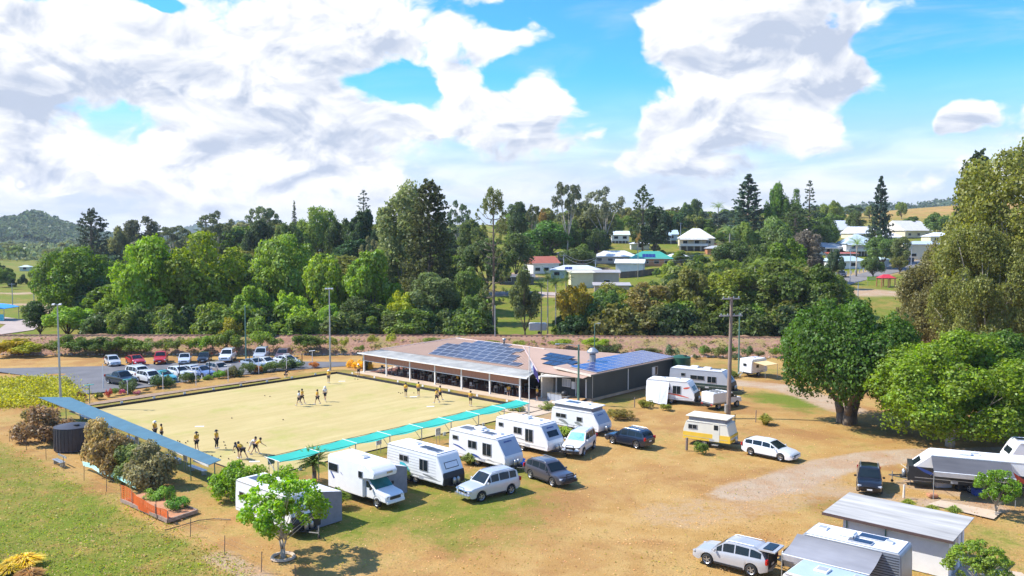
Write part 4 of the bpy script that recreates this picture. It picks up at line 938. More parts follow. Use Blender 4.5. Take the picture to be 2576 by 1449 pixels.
CARS = {
 # L, W, H, wheelbase, wheel r, clearance, belt line, roof line, cabin (rear base, rear roof, front roof, front base), pillars
 'wagon4': dict(L=4.95, W=1.97, H=1.93, wb=2.85, wr=.40, cl=.32, belt=[(-2.47,1.15),(-2.3,1.22),(0.9,1.22),(1.1,1.18),(2.1,1.06),(2.38,.92),(2.47,.70)], roof=[(-2.3,1.25),(-2.18,1.75),(-1.9,1.9),(-.6,1.94),(.25,1.90),(.45,1.82),(1.12,1.2)], cab=(-2.3,-2.05,.35,1.12), pil=[-1.35,-.35,.45], rails=True),
 'suv': dict(L=4.7, W=1.88, H=1.70, wb=2.75, wr=.36, cl=.26, belt=[(-2.35,.95),(-2.25,1.10),(-.5,1.06),(1.0,1.0),(1.9,.92),(2.2,.80),(2.35,.62)], roof=[(-2.2,1.12),(-1.95,1.50),(-1.5,1.64),(-.3,1.70),(.2,1.66),(.4,1.58),(1.12,1.02)], cab=(-2.2,-1.75,.35,1.12), pil=[-1.25,-.35,.42], rails=True),
 'hatch': dict(L=4.1, W=1.74, H=1.48, wb=2.55, wr=.31, cl=.18, belt=[(-2.05,.85),(-1.98,.98),(-.4,.92),(.9,.90),(1.6,.82),(1.92,.70),(2.05,.52)], roof=[(-1.95,1.0),(-1.65,1.36),(-1.2,1.46),(-.2,1.49),(.2,1.44),(1.05,.92)], cab=(-1.95,-1.4,.2,1.05), pil=[-1.15,-.3,.4], rails=False),
 'sedan': dict(L=4.75, W=1.82, H=1.46, wb=2.75, wr=.33, cl=.18, belt=[(-2.37,.82),(-2.25,.98),(-1.6,1.02),(0,.94),(1.1,.92),(1.9,.80),(2.25,.68),(2.37,.50)], roof=[(-1.75,1.03),(-1.0,1.38),(-.3,1.46),(.25,1.42),(1.15,.93)], cab=(-1.75,-.85,.2,1.15), pil=[-1.0,-.2,.45], rails=False),
 'estate': dict(L=4.98, W=1.87, H=1.50, wb=2.92, wr=.33, cl=.18, belt=[(-2.5,.85),(-2.38,1.0),(-.3,.96),(1.15,.93),(2.0,.82),(2.36,.66),(2.5,.46)], roof=[(-2.35,1.03),(-2.15,1.36),(-1.8,1.46),(-.5,1.51),(.2,1.46),(1.2,.94)], cab=(-2.35,-1.95,.2,1.2), pil=[-1.35,-.4,.42], rails=False),
 'ute': dict(L=5.2, W=1.87, H=1.80, wb=3.15, wr=.38, cl=.33, belt=[(-2.6,1.08),(-2.55,1.15),(-1.0,1.15),(.9,1.13),(1.1,1.1),(2.1,1.0),(2.45,.85),(2.6,.68)], roof=[(-.98,1.18),(-.85,1.62),(-.6,1.76),(.2,1.80),(.45,1.72),(1.15,1.13)], cab=(-.98,-.75,.4,1.15), pil=[-.15,.55], rails=False),
 'van': dict(L=4.7, W=1.86, H=1.98, wb=2.8, wr=.34, cl=.22, belt=[(-2.35,1.0),(-2.3,1.15),(1.4,1.12),(1.7,1.0),(2.15,.86),(2.35,.66)], roof=[(-2.3,1.2),(-2.2,1.9),(-1.9,1.98),(.6,1.98),(.9,1.9),(1.7,1.1)], cab=(-2.3,-2.1,.8,1.7), pil=[-1.1,.3], rails=False)}
def make_car(kind, col, label, cat, loc=(0, 0, 0), rz=0, glass=None, bullbar=False, tailgate=False, screen=None, group=None, cover=None, name=None):
    k = CARS[kind]; glass = glass or GLASS; L, W, wb, wr = k['L'], k['W'], k['wb'], k['wr']; belt, roof, cab = k['belt'], k['roof'], k['cab']
    nm = name or {'ute': 'pickup_truck', 'van': 'van'}.get(kind, 'parked_car')
    t = thing(nm, label, cat, loc, rz, group)
    fx, rx_ = wb/2-.02, -wb/2-.02
    xs = sorted(set([round(v, 3) for v in list(np.linspace(-L/2, L/2, 34))+[cab[0], cab[1], cab[2], cab[3]]+[c+o for c in (fx, rx_) for o in np.array([-1, -.93, -.7, -.35, 0, .35, .7, .93, 1])*(wr+.07)]+[-L/2+.05, L/2-.05]]))
    def zlow(x):
        z = k['cl']+.02
        for c in (fx, rx_):
            d = (wr+.07)**2-(x-c)**2
            if d > 0: z = max(z, wr+math.sqrt(d))
        if x > L/2-.35: z = max(z, k['cl']+.10*(x-(L/2-.35))/.35)
        if x < -L/2+.5: z = max(z, k['cl']+.18*((-L/2+.5)-x)/.5)
        return z
    def hw(x): e = abs(x)/(L/2); return W/2*(1-.15*e**7-.02*e)
    def zb(x): return interp(belt, x)
    def zr(x): return interp(roof, x) if cab[0] <= x <= cab[3] else zb(x)+.015
    def wrf(x): h = zr(x)-zb(x); return hw(x)*.95-max(0, h-.03)*.30 if cab[0] <= x <= cab[3] else hw(x)*.62
    rings = []
    for x in xs:
        w_ = hw(x); z0 = zlow(x); b = zb(x)
        zm = max(z0+.02, k['cl']+(b-k['cl'])*.45); zs = max(zm+.01, b-.10)
        rings.append([(0, k['cl']+.03), (w_*.80, max(k['cl']+.03, z0-.0)), (w_*.985, z0), (w_, max(zm, z0+.01)), (w_*.985, max(zs, z0+.02)), (w_*.94, max(b, z0+.03)), (wrf(x), max(zr(x), z0+.035)), (0, max(zr(x), z0+.035)+.035)])
    vs, fs = [], []; n = len(rings[0])
    for sgn in (1, -1):
        o = len(vs)
        for x, r in zip(xs, rings): vs += [(x, sgn*y, z) for y, z in r]
        for i in range(len(xs)-1):
            for j in range(n-1): fs.append((o+i*n+j, o+i*n+j+1, o+(i+1)*n+j+1, o+(i+1)*n+j))
        for i in (0, len(xs)-1): fs.append(tuple(o+i*n+j for j in range(n)))
    mb = MB(); mb.add(vs, fs); me = mb.mesh('body', PAINT, True, False)
    bm = bmesh.new(); bm.from_mesh(me); bmesh.ops.remove_doubles(bm, verts=bm.verts, dist=.002); bmesh.ops.recalc_face_normals(bm, faces=bm.faces); bm.to_mesh(me); bm.free()
    try: me.set_sharp_from_angle(angle=.65)
    except Exception: pass
    body = link('body', me, t, col)
    def patch(name, xa, xb, u0, u1, m, nx=6, off=.012, parent=t):
        m2 = MB()
        for sgn in (1, -1):
            vs = []
            for i in range(nx+1):
                x = xa+(xb-xa)*i/nx
                for u in (u0, u1):
                    y = hw(x)*.94+(wrf(x)-hw(x)*.94)*u; z = zb(x)+(zr(x)-zb(x))*u; vs.append((x, sgn*(y+off), z+off*.3))
            m2.add(vs, [(2*i, 2*i+1, 2*i+3, 2*i+2) for i in range(nx)])
            yield_ = m2.build(name, m, parent); m2 = MB()
    pil = k['pil']; edges = [cab[0]+(.22 if kind != 'ute' else .16)]+pil+[cab[3]-.30]
    for a, b in zip(edges[:-1], edges[1:]): patch('side_window', a+.04, b-.04, .10, .84, glass)
    def cross(name, xa, xb, m, f=.86, nx=4):
        m2 = MB(); vs = []
        for i in range(nx+1):
            x = xa+(xb-xa)*i/nx
            for j in range(5):
                q = j/2-1; y = wrf(x)*f*q; vs.append((x+(.012 if xa > 0 else -.012), y, zr(x)+.035*(1-abs(q)*f)+.016))
        m2.add(vs, [(i*5+j, i*5+j+1, (i+1)*5+j+1, (i+1)*5+j) for i in range(nx) for j in range(4)]); return m2.build(name, m, t, smooth=True)
    cross('windscreen', cab[2]+.08, cab[3]-.06, screen or glass)
    if tailgate:
        m2 = MB(); m2.box((-L/2+.02, 0, 1.05), (.06, W*.74, .95)); m2.build('boot_opening', BLACKP, t)
        tg = MB(); tg.slab((cab[1]+.0, -W*.40, k['H']-.02), (cab[1], W*.40, k['H']-.02), (cab[1]-1.0, W*.40, k['H']-.02), (cab[1]-1.0, -W*.40, k['H']-.02), .08); o = tg.build('tailgate', PAINT, t, col)
        m2 = MB(); m2.box((cab[1]-.5, 0, k['H']+.01), (.55, W*.62, .03)); m2.build('rear_window', glass, o)
    else: cross('rear_window', cab[0]+.05, cab[1]-.03, glass)
    for sy in (1, -1):
        for x in (fx, rx_): wheel(t, x, sy*(W/2-.13), wr, .24)
        e = L/2; m2 = MB(); m2.box((e-.16, sy*W*.36, zb(e-.16)-.10), (.22, W*.20, .15), sy*-.35, ry=.25); m2.build('headlight', HEADL, t, bevel=.03)
        m2 = MB(); m2.box((-e+.06, sy*W*.415, zb(-e+.1)-.10), (.14, W*.13, .30 if kind != 'sedan' else .18)); m2.build('tail_light', REDL, t, bevel=.02)
        m2 = MB(); m2.box((cab[3]-.28, sy*(W/2+.09), zb(cab[3]-.3)+.09), (.12, .20, .15)); m2.build('mirror', PAINT, t, col, bevel=.03)
        m2 = MB(); m2.box((0, sy*(W/2-.02), k['cl']+.07), (wb-2*wr-.25, .07, .12)); m2.build('side_step', BLACKP, t)
        if k['rails']: m2 = MB(); m2.tube([(cab[1]+.1, sy*wrf(-.5)*.90, k['H']-.02), (cab[1]+.3, sy*wrf(-.5)*.90, k['H']+.05), (cab[2]-.3, sy*wrf(-.5)*.90, k['H']+.04), (cab[2]-.1, sy*wrf(-.5)*.90, k['H']-.04)], .022, 5); m2.build('roof_rail', STEEL, t)
    m2 = MB(); m2.box((0, 0, k['cl']+.22), (L*.86, W*.72, .3)); m2.build('underbody', BLACKP, t)
    m2 = MB(); m2.box((L/2-.05, 0, zb(L/2-.1)-.13), (.10, W*.46, .17)); m2.build('grille', BLACKP, t, bevel=.01)
    m2 = MB(); m2.box((L/2-.07, 0, k['cl']+.17), (.14, W*.70, .16)); m2.build('bumper', BLACKP, t, bevel=.03)
    m2 = MB(); m2.box((L/2+.015, 0, k['cl']+.20), (.02, .38, .11)); m2.build('number_plate', WHITEP, t)
    m2 = MB(); m2.box((-L/2-.012, 0, .75), (.02, .38, .11)); m2.build('number_plate', WHITEP, t)
    if kind == 'ute': m2 = MB(); m2.box((-1.78, 0, 1.165), (1.5, W*.80, .05)); m2.build('tray_cover', PAINT if cover is None else BLACKP, t, cover or col, bevel=.015)
    if bullbar:
        m2 = MB(); bx = L/2+.12; mm_ = CHROME if bullbar == 'chrome' else BLACKP
        for z in (.62, .95): m2.tube([(bx-.25, -W*.44, z), (bx, -W*.34, z), (bx, W*.34, z), (bx-.25, W*.44, z)], .035, 6)
        for y in (-.35, .35): m2.tube([(bx, y, .45), (bx, y, 1.12)], .04, 6)
        m2.tube([(bx, -.35, 1.12), (bx, .35, 1.12)], .035, 6); m2.box((bx-.1, 0, .52), (.22, W*.86, .20)); m2.build('bull_bar', mm_, t)
    return t
def wheels_pose(f, r, side, wb, W):
    "near side front and rear wheel contact points (pixels) -> centre and heading. side=+1 when the near side is the car's left"
    a = Vector(G(*f)); b = Vector(G(*r)); d = (a-b).normalized(); h = math.atan2(d.y, d.x); left = Vector((-d.y, d.x))
    c = (a+b)/2-left*side*(W/2-.1); return (c.x, c.y, 0), h
def car_at(kind, f, r, side, *a, **kw):
    k = CARS[kind]; loc, h = wheels_pose(f, r, side, k['wb'], k['W']); return make_car(kind, *a, loc=loc, rz=h, **kw)
SILV=(.50,.51,.52); WHT=(.80,.80,.79); BLK=(.012,.012,.014); RED=(.50,.015,.015)
BLUEWS = mat('sunshade_screen', (.25, .60, .68), .25, .2, .4, 3)
car_at('wagon4', (1211,1262), (1283,1244), 1, SILV, 'silver four wheel drive wagon with chrome bull bar facing lower left', 'car', bullbar='chrome')
car_at('suv', (1394,1225), (1333,1203), -1, (.065,.062,.075), 'dark grey SUV with black bull bar beside the blue tarp', 'car', bullbar='black')
car_at('wagon4', (1466,1148), (1494,1128), 1, WHT, 'white four wheel drive with a bright sunshade in its windscreen', 'car', screen=BLUEWS, bullbar='black')
car_at('suv', (1540,1116), (1602,1129), 1, (.012,.018,.035), 'dark navy SUV parked nose left in the open grass', 'car')
car_at('estate', (1966,1160), (1888,1144), -1, WHT, 'long white station wagon hitched ahead of the yellow caravan', 'car')
car_at('suv', (1775,1420), (1893,1450), 1, (.46,.46,.47), 'silver SUV with its tailgate open at the bottom of the view', 'car', tailgate=True)
make_car('suv', BLK, 'black SUV facing the camera beyond the amenities block', 'car', (*G(2186,1226), 0), math.radians(-112))
make_car('sedan', WHT, 'white car roof cut off by the bottom edge of the view', 'car', (*G(1567,1535), 0), math.radians(170))
# car park: near row (nose towards the green)
PK = [('ute',(306,966),(.022,.03,.045),'navy blue dual cab utility at the left end of the near car park row','pickup',-33,None),
 ('wagon4',(352,955),WHT,'white wagon mostly hidden between the navy and the white utilities','car',-36,None),
 ('suv',(378,962),(.78,.78,.77),'white SUV parked behind the navy utility','car',-37,None),
 ('sedan',(410,958),(.10,.42,.45),'turquoise car behind the first garden shrub','car',-37,None),
 ('hatch',(452,947),WHT,'white hatchback in the near row beside the turquoise car','car',-37,None),
 ('hatch',(486,944),(.62,.64,.66),'pale silver hatchback in the middle of the near row','car',-37,None),
 ('sedan',(508,946),(.16,.22,.38),'light blue sedan beside the beige four wheel drive','car',-36,None),
 ('suv',(550,940),(.42,.36,.31),'beige four wheel drive at the right end of the first parked group','car',-35,None),
 ('sedan',(640,925),(.36,.40,.45),'dark silver sedan half hidden by shrubs in the near row','car',-33,None),
 ('sedan',(668,922),WHT,'white sedan with a dark windscreen in the near row','car',-33,None),
 ('sedan',(722,917),WHT,'white hatch backed sedan last in the near row','car',-34,None),
 ('hatch',(283,918),(.60,.61,.62),'silver hatchback alone at the left of the far row','car',-52,None),
 ('sedan',(341,916),RED,'red coupe, second car of the far row','car',-48,None),
 ('ute',(405,912),(.55,.02,.015),'red dual cab utility in the far row','pickup',-72,None),
 ('sedan',(465,912),(.60,.63,.66),'silver sedan between the red utility and the dark car','car',-72,None),
 ('hatch',(515,909),(.02,.025,.03),'small dark car left of the white van in the far row','car',-80,None),
 ('wagon4',(573,908),WHT,'white people mover right of the dark car in the far row','van',-84,None),
 ('wagon4',(658,904),(.52,.54,.56),'silver wagon under the trees at the far row right','car',-84,None),
 ('suv',(713,903),(.14,.08,.08),'maroon dark wagon last in the far row','car',-88,None)]
for kind, p, col, lab, cat, hd, _ in PK:
    x, y = G(*p); make_car(kind, col, lab, cat, (x, y, 0), math.radians(hd), group='cars in the club car park')
for (px, py, kind, col, lab, hd) in ((2118,697,'wagon4',(.05,.05,.06),'dark grey van parked at the kerb of the town road',-100),(2270,664,'suv',(.05,.06,.28),'blue car parked further up the town road',200)):
    x, y, z = TG(px, py); make_car(kind, col, lab, 'car', (x, y, z+.12), math.radians(hd))

# ------------------------------------------------------------------ caravans
STRIPE = mat('blue_stripe', (.03, .07, .28), .4); TEALST = mat('teal_print', (.05, .45, .55), .4); REDST = mat('red_stripe', (.70, .09, .04), .4); GOLDP = mat('gold_print', (.45, .30, .10), .4)
PALEG = mat('pale_grey_panel', (.42, .45, .50), .4, .1, .05, 1); CHECK = mat('black_chequer_plate_and_shade', (.03, .032, .036), .45, .2, .2, 12); RIB = mat('ribbed_aluminium', (.35, .38, .42), .4, .5, .1, 2)
YELP = mat('yellow_panel', (.78, .50, .05), .5, 0, .08, 1); CREAMP = mat('cream_panel', (.74, .70, .58), .5, 0, .06, 1); ROOFW = mat('white_caravan_roof', (.78, .78, .79), .5, 0, .06, 1.2)
AWN = mat('awning_vinyl', (.105, .105, .115), .9, 0, .20, .8, stretch=(.3, 1, 1), spec=.1); AWN2 = mat('silver_awning_vinyl', (.24, .24, .26), .8, 0, .3, .5, stretch=(.3, 1, 1), spec=.2); AWNW = mat('awning_white_vinyl', (.72, .73, .75), .6, 0, .08)
def pose2(rear, front, hr=.45, hf=.45):
    a = Vector(G(*rear, hr)); b = Vector(G(*front, hf)); d = b-a; return a, math.atan2(d.y, d.x), d.length
def caravan(label, ang, origin, L, W=2.3, H=2.75, z0=.45, front=.55, lower=None, side=-1, color=MWHITE, roofm=ROOFW, windows=(), frontwin=True, stripe=None, solar=(), vents=(), gas=2, boot=None,
            awning=None, popup=False, ac=(), skirt=None, rear_rake=.12, group=None, door=None, frontcol=None, annexe=None, name='caravan', ribs=0, frontprint=None, tow=True):
    """x forward along the body from the rear (0) to the front (L), y to the left. origin = rear corner on the near side (side=-1: right side near)"""
    d = Vector((math.cos(ang), math.sin(ang))); lf = Vector((-d.y, d.x)); c = Vector(origin)-lf*side*W/2
    t = thing(name, label, 'caravan', (c.x, c.y, 0), ang, group); hw = W/2
    top = H if not popup else H-.45
    prof = [(0, z0+.05), (0+rear_rake*.2, z0+(top-z0)*.5), (rear_rake, top-.12), (rear_rake+.12, top), (L-front-.25, top), (L-front, top-.10), (L-.10, z0+(top-z0)*.40), (L, z0+(top-z0)*.22), (L-.12, z0)]
    mb = MB(); mb.prism(prof, -hw, hw); mb.build('body', color, t, bevel=.05)
    if not popup:
        mb = MB(); mb.box(((rear_rake+L-front)/2, 0, top+.012), (L-front-rear_rake-.35, W-.22, .03)); mb.build('roof', roofm, t)
    for s in (1, -1):
        mb = MB(); mb.box(((rear_rake+L-front)/2, s*(hw+.012), top-.06), (L-front-rear_rake-.15, .03, .05)); mb.build('roof_rail', FRAME, t)
    mb = MB(); mb.cyl((rear_rake+.5, -side*(hw+.06), top-.14), (L-front-.5, -side*(hw+.06), top-.14), .07, n=8); mb.build('awning_tube', STEEL, t)
    mb = MB(); mb.box((L*.48, side*(hw+.008), z0+.30), (L*.93, .02, .035)); mb.build('trim_strip', FRAME, t)
    mb = MB(); mb.box((L*.62, side*(hw+.012), z0+.16), (.5, .03, .2)); mb.build('locker_hatch', PALEG, t)
    if popup:
        mb = MB()
        mb.box(((rear_rake+L-front)/2, 0, top+.17), (L-front-rear_rake-.5, W-.35, .42)); mb.build('pop_top_canvas', CANVAS, t)
        mb = MB(); mb.box(((rear_rake+L-front)/2, 0, top+.43), (L-front-rear_rake+.05, W-.02, .10)); mb.build('pop_top_roof', roofm, t, bevel=.03)
        rt_ = top+.48
    else: rt_ = top+.03
    mb = MB(); mb.box((L*.48, 0, z0-.06), (L*.94, W*.6, .12)); mb.build('chassis', BLACKP, t)
    for (xx, zc, ww, hh) in windows:
        for s in (side,):
            mb = MB(); mb.box((xx, s*(hw+.02), zc), (ww+.10, .04, hh+.10)); fr = mb.build('window', FRAME, t)
            mb = MB(); mb.box((xx, s*(hw+.045), zc), (ww, .02, hh)); mb.build('pane', GLASS, fr)
            if ww > .7: mb = MB(); mb.box((xx, s*(hw+.06), zc), (.035, .02, hh)); mb.build('mullion', FRAME, fr)
    if frontwin or frontprint or boot:
        # panel lying on the sloped front
        fx0, fz0 = L-front, top-.10; fx1, fz1 = L-.10, z0+(top-z0)*.40
        nrm = Vector((fz0-fz1, 0, fx1-fx0)).normalized()
        def fp(u, y, o=.02): return Vector((fx0+(fx1-fx0)*u, y, fz0+(fz1-fz0)*u))+nrm*o
        if frontcol:
            mb = MB(); mb.add([fp(.03, -hw*.95, .006), fp(.03, hw*.95, .006), fp(.985, hw*.95, .006), fp(.985, -hw*.95, .006)], [(0, 1, 2, 3)]); mb.build('front_panel', frontcol, t)
        if frontwin:
            mb = MB(); mb.add([fp(.42, -hw*.62), fp(.42, hw*.62), fp(.80, hw*.62), fp(.80, -hw*.62)], [(0, 1, 2, 3)]); o = mb.build('front_window', BLACKP if frontwin == 1 else GLASS, t)
            if frontwin == 1: mb = MB(); mb.add([fp(.46, -hw*.57, .03), fp(.46, hw*.57, .03), fp(.76, hw*.57, .03), fp(.76, -hw*.57, .03)], [(0, 1, 2, 3)]); mb.build('shutter', ROOFW, o)
        if frontprint:
            mb = MB()
            for i in range(7): y0 = -.50+i*.14; mb.add([fp(.18, y0, .03), fp(.18, y0+.10, .03), fp(.27-.02*(i % 3), y0+.10, .03), fp(.27, y0, .03)], [(0, 1, 2, 3)])
            mb.build('lettering', frontprint, t)
    if boot:
        mb = MB(); mb.prism([(L-.14, z0-.03), (L-.085, z0+(top-z0)*.42), (L+.03, z0+(top-z0)*.24), (L+.02, z0-.03)], -hw*.97, hw*.97); mb.build('front_boot', boot, t)
    if lower:
        mb = MB(); mb.prism([(.03, z0+.03), (.05, z0+lower[1]), (L-.03, z0+lower[1]), (L-.02, z0+.04)], -hw-.012, hw+.012); mb.build('lower_panel', lower[0], t)
    if stripe:
        for (m_, x0, za, x1, zb_, wd) in stripe:
            mb = MB(); n = 8; vs = []
            for i in range(n+1):
                u = i/n; x = x0+(x1-x0)*u; z = za+(zb_-za)*u**1.6; w2 = wd*math.sin(math.pi*(.12+.8*u))/2; vs += [(x, side*(hw+.016), z-w2), (x, side*(hw+.016), z+w2)]
            mb.add(vs, [(2*i, 2*i+1, 2*i+3, 2*i+2) for i in range(n)]); mb.build('stripe', m_, t)
    for r_ in range(ribs):
        z = z0+.12+r_*(top-z0-.25)/ribs; mb = MB(); mb.box((L*.5-front*.5, side*(hw+.010), z), (L-front-.25, .02, .03 if ribs > 12 else .012)); mb.build('rib', BLACKP if ribs > 12 else FRAME, t)
    for (xx, y, lx, ly) in solar:
        mb = MB(); mb.box((xx, y, rt_+.05), (lx, ly, .05)); o = mb.build('solar_panel', SOLARF, t); mb = MB(); mb.box((xx, y, rt_+.08), (lx-.05, ly-.05, .012)); mb.build('cells', SOLAR, o)
    for (xx, y, s_) in vents:
        mb = MB(); mb.box((xx, y, rt_+.05), (s_, s_, .11)); o = mb.build('roof_hatch', ROOFW, t, bevel=.02); mb = MB(); mb.box((xx, y, rt_+.112), (s_*.72, s_*.72, .02)); mb.build('hatch_lid', FRAME, o)
    for (xx, y) in ac: mb = MB(); mb.box((xx, y, rt_+.13), (1.0, .75, .26)); mb.build('air_conditioner', MWHITE, t, bevel=.08)
    if door:
        mb = MB(); mb.box((door, side*(hw+.012), z0+.95), (.66, .03, 1.75)); o = mb.build('door', color if color != MWHITE else ROOFW, t, bevel=.01); mb = MB(); mb.box((door, side*(hw+.035), z0+1.4), (.4, .02, .45)); mb.build('door_window', GLASS, o)
        mb = MB(); mb.box((door, side*(hw+.22), .3), (.6, .35, .05)); mb.build('step', STEEL, t)
    for xx in ((L*.40, L*.40+.78) if L > 5.6 else (L*.46,)):
        for s in (1, -1): wheel(t, xx, s*(hw-.14), .33, .2)
        mb = MB(); mb.lathe([(.42, -.02), (.40, .03)], 14, axis='Y', c=(xx, side*(hw+.0), .36)); mb.build('wheel_arch', BLACKP, t, fix=False)
    if tow:
        mb = MB()
        for s in (1, -1): mb.cyl((L-.4, s*.75, z0-.05), (L+1.35, 0, z0-.02), .05, n=4)
        mb.box((L+.3, 0, z0), (.5, .9, .05)); mb.build('drawbar', BLACKP, t)
        mb = MB(); mb.cyl((L+1.1, .16, .12), (L+1.1, .16, z0+.35), .035, n=6); o = mb.build('jockey_post', STEEL, t)
        mb = MB(); mb.lathe([(.001, -.05), (.11, -.05), (.11, .05), (.001, .05)], 10, axis='Y', c=(L+1.1, .16, .11)); mb.build('jockey_wheel', TYRE, o, fix=False)
        for i in range(gas): mb = MB(); mb.lathe([(.001, 0), (.15, .02), (.15, .38), (.10, .48), (.03, .52), (.001, .55)], 10, c=(L+.24, -.2+.4*i, z0+.03)); mb.build('gas_bottle', STEEL, t, smooth=True)
    if awning:
        (xa, xb, drop, m_, s_) = awning; y0 = s_*hw; zt = top-.12; mb = MB(); vs = []; nx = 10
        for i in range(nx+1):
            for j in range(7):
                v = j/6; vs.append((xa+(xb-xa)*i/nx, y0+s_*drop*v, zt-.50*v-.10*math.sin(math.pi*v)*1.0-.03*math.sin(i*2.2)*math.sin(math.pi*v)))
        mb.add(vs, [(i*7+j, i*7+j+1, (i+1)*7+j+1, (i+1)*7+j) for i in range(nx) for j in range(6)]); mb.build('awning', m_, t, smooth=True)
        mb = MB(); mb.slab((xa, y0+s_*drop, zt-.48), (xb, y0+s_*drop, zt-.48), (xb, y0+s_*(drop+.05), zt-.50), (xa, y0+s_*(drop+.05), zt-.50), .42); mb.build('valance', AWNW, t)
        for x in (xa, xb):
            mb = MB(); mb.tube([(x, y0+s_*.03, 1.1), (x, y0+s_*drop*.98, zt-.55)], .025, 4); mb.tube([(x, y0+s_*drop, 0), (x, y0+s_*drop, zt-.5)], .03, 5); mb.build('awning_arm', STEEL, t)
    return t
def van(label, rear_pt, front_pt, **kw):
    hr = kw.pop('hr', .45); hf = kw.pop('hf', .45); a, ang, L = pose2(rear_pt, front_pt, hr, hf); ang = kw.pop('ang', ang); L = kw.pop('L', L); return caravan(label, ang, a, L, **kw)
RA = math.radians(-42)
# 1 behind the young tree
v1 = van('white caravan with a grey canvas annexe behind the young tree', (592,1284), (795,1335), ang=math.radians(-41), L=6.9, windows=[(.9,1.75,.5,.42),(4.2,1.8,.9,.5)], solar=[(1.5,-.2,1.4,.9)], vents=[(2.9,.1,.5),(4.6,.2,.5)], boot=CHECK, front=.8)
def annexe(t, x0, x1, y0, y1, zt, zl, m=CANVAS):
    mb = MB(); mb.slab((x0, y0, zt), (x1, y0, zt), (x1, y1, zl), (x0, y1, zl), .03); mb.build('annexe_roof', AWNW, t)
    mb = MB()
    mb.add([(x1, y0, .02), (x1, y1, .02), (x1, y1, zl), (x1, y0, zt)], [(0, 1, 2, 3)]); mb.add([(x0, y0, .02), (x0, y1, .02), (x0, y1, zl), (x0, y0, zt)], [(0, 1, 2, 3)]); mb.add([(x0, y1, .02), (x1, y1, .02), (x1, y1, zl), (x0, y1, zl)], [(0, 1, 2, 3)])
    return mb.build('annexe', m, t)
annexe(v1, 2.2, 6.4, 1.16, 3.3, 2.55, 2.1)
# 3..6 row beside the teal sail
van('long cream white caravan with black front boot and two roof panels', (972,1113), (1115,1209), hr=2.75, ang=RA, L=6.9, ribs=9, windows=[(2.2,1.85,1.0,.42),(4.6,1.7,.9,.85)], solar=[(4.0,-.25,1.2,.75),(5.1,-.35,1.2,.8)], vents=[(2.4,.2,.5)], boot=CHECK, stripe=[(TEALST,1.7,1.35,2.9,.95,.42),(STEEL,4.5,.95,6.3,.75,.12)], front=.75, frontwin=1)
van('white caravan with blue swooshes and twin roof solar panels', (1128,1076), (1271,1167), hr=2.8, ang=RA, L=6.9, windows=[(.9,2.1,.6,.3),(3.0,1.8,.95,.6),(4.75,1.65,.95,1.0)], solar=[(1.5,-.1,1.5,1.0),(4.2,-.3,1.3,.8)], vents=[(5.1,.2,.5),(3.2,.4,.45)], ac=[(2.6,.3)], stripe=[(STRIPE,.6,1.45,2.2,1.1,.14),(STRIPE,2.8,.95,4.2,.65,.20),(STEEL,4.8,.8,5.6,.7,.1)], front=1.0, frontwin=0, frontcol=PALEG, frontprint=STRIPE)
van('white caravan with grey sloped nose, third of the teal sail row', (1245,1047), (1347,1122), hr=2.75, ang=RA, L=6.6, windows=[(.8,2.1,.5,.3),(2.9,1.85,.9,.55),(4.3,1.6,.85,1.1)], vents=[(4.4,.2,.5),(2.0,.2,.45)], ac=[(2.9,.1)], stripe=[(STEEL,2.6,1.15,4.0,1.05,.08)], front=.95, frontwin=2, frontcol=PALEG, frontprint=STRIPE)
van('pop top caravan with raised roof and scalloped grey trim near the patio', (1386,1022), (1499,1090), hr=2.3, ang=math.radians(-40), L=6.0, popup=True, H=2.75, windows=[(1.3,1.55,1.2,.35),(3.6,1.45,.6,.4)], solar=[(2.0,0,1.5,.8)], vents=[(3.8,.1,.5)], front=.8, frontwin=0, frontcol=PALEG, frontprint=STRIPE, stripe=[(STEEL,1.0,1.1,2.2,.8,.3),(STEEL,3.0,1.05,4.1,.75,.3)])
# 7, 8 by the grey shed
v7 = van('white caravan with orange stripe and white side wall open by the shed', (1624,1000), (1735,1020), hr=.45, ang=math.radians(-27), L=6.0, windows=[(2.7,1.8,.6,.35),(3.8,1.7,.9,.9)], vents=[(3.6,.2,.5),(1.8,.1,.5)], stripe=[(REDST,2.6,1.2,5.3,.85,.16),(REDST,4.6,1.95,5.4,2.1,.2)], front=.9, frontwin=2, boot=CHECK, lower=(RIB,.12))
mb = MB(); mb.slab((1.9,-1.18,2.6),(2.9,-1.18,2.5),(2.9,-2.1,.05),(1.9,-2.3,.05),.03); mb.slab((.1,-1.18,2.55),(1.9,-1.18,2.6),(1.9,-2.3,.1),(.1,-1.2,.1),.03); mb.build('annexe_wall', AWNW, v7)
van('long pale grey caravan with dark green lower panels behind the striped one', (1683,968), (1822,990), ang=math.radians(-32), L=8.2, color=PALEG, windows=[(1.9,2.0,.5,.35),(3.8,1.75,1.8,.5),(5.7,1.65,1.1,.75)], vents=[(2.0,.1,.5)], ac=[(3.0,.2),(4.8,-.1)], solar=[(4.0,.6,1.5,.8),(5.7,.2,1.4,.8)], front=1.1, frontwin=2, boot=CHECK, lower=(mat('dark_green_panel',(.02,.05,.045),.4),.62))
# 9 yellow pop top
van('old cream caravan with yellow lower panels and raised pop top roof', (1717,1103), (1822,1119), ang=math.radians(-33), L=4.7, H=2.75, z0=.5, popup=True, color=CREAMP, roofm=CREAMP, windows=[(1.0,1.75,.8,.36)], door=3.3, lower=(YELP,.72), front=.35, frontwin=0, gas=1, rear_rake=.3)
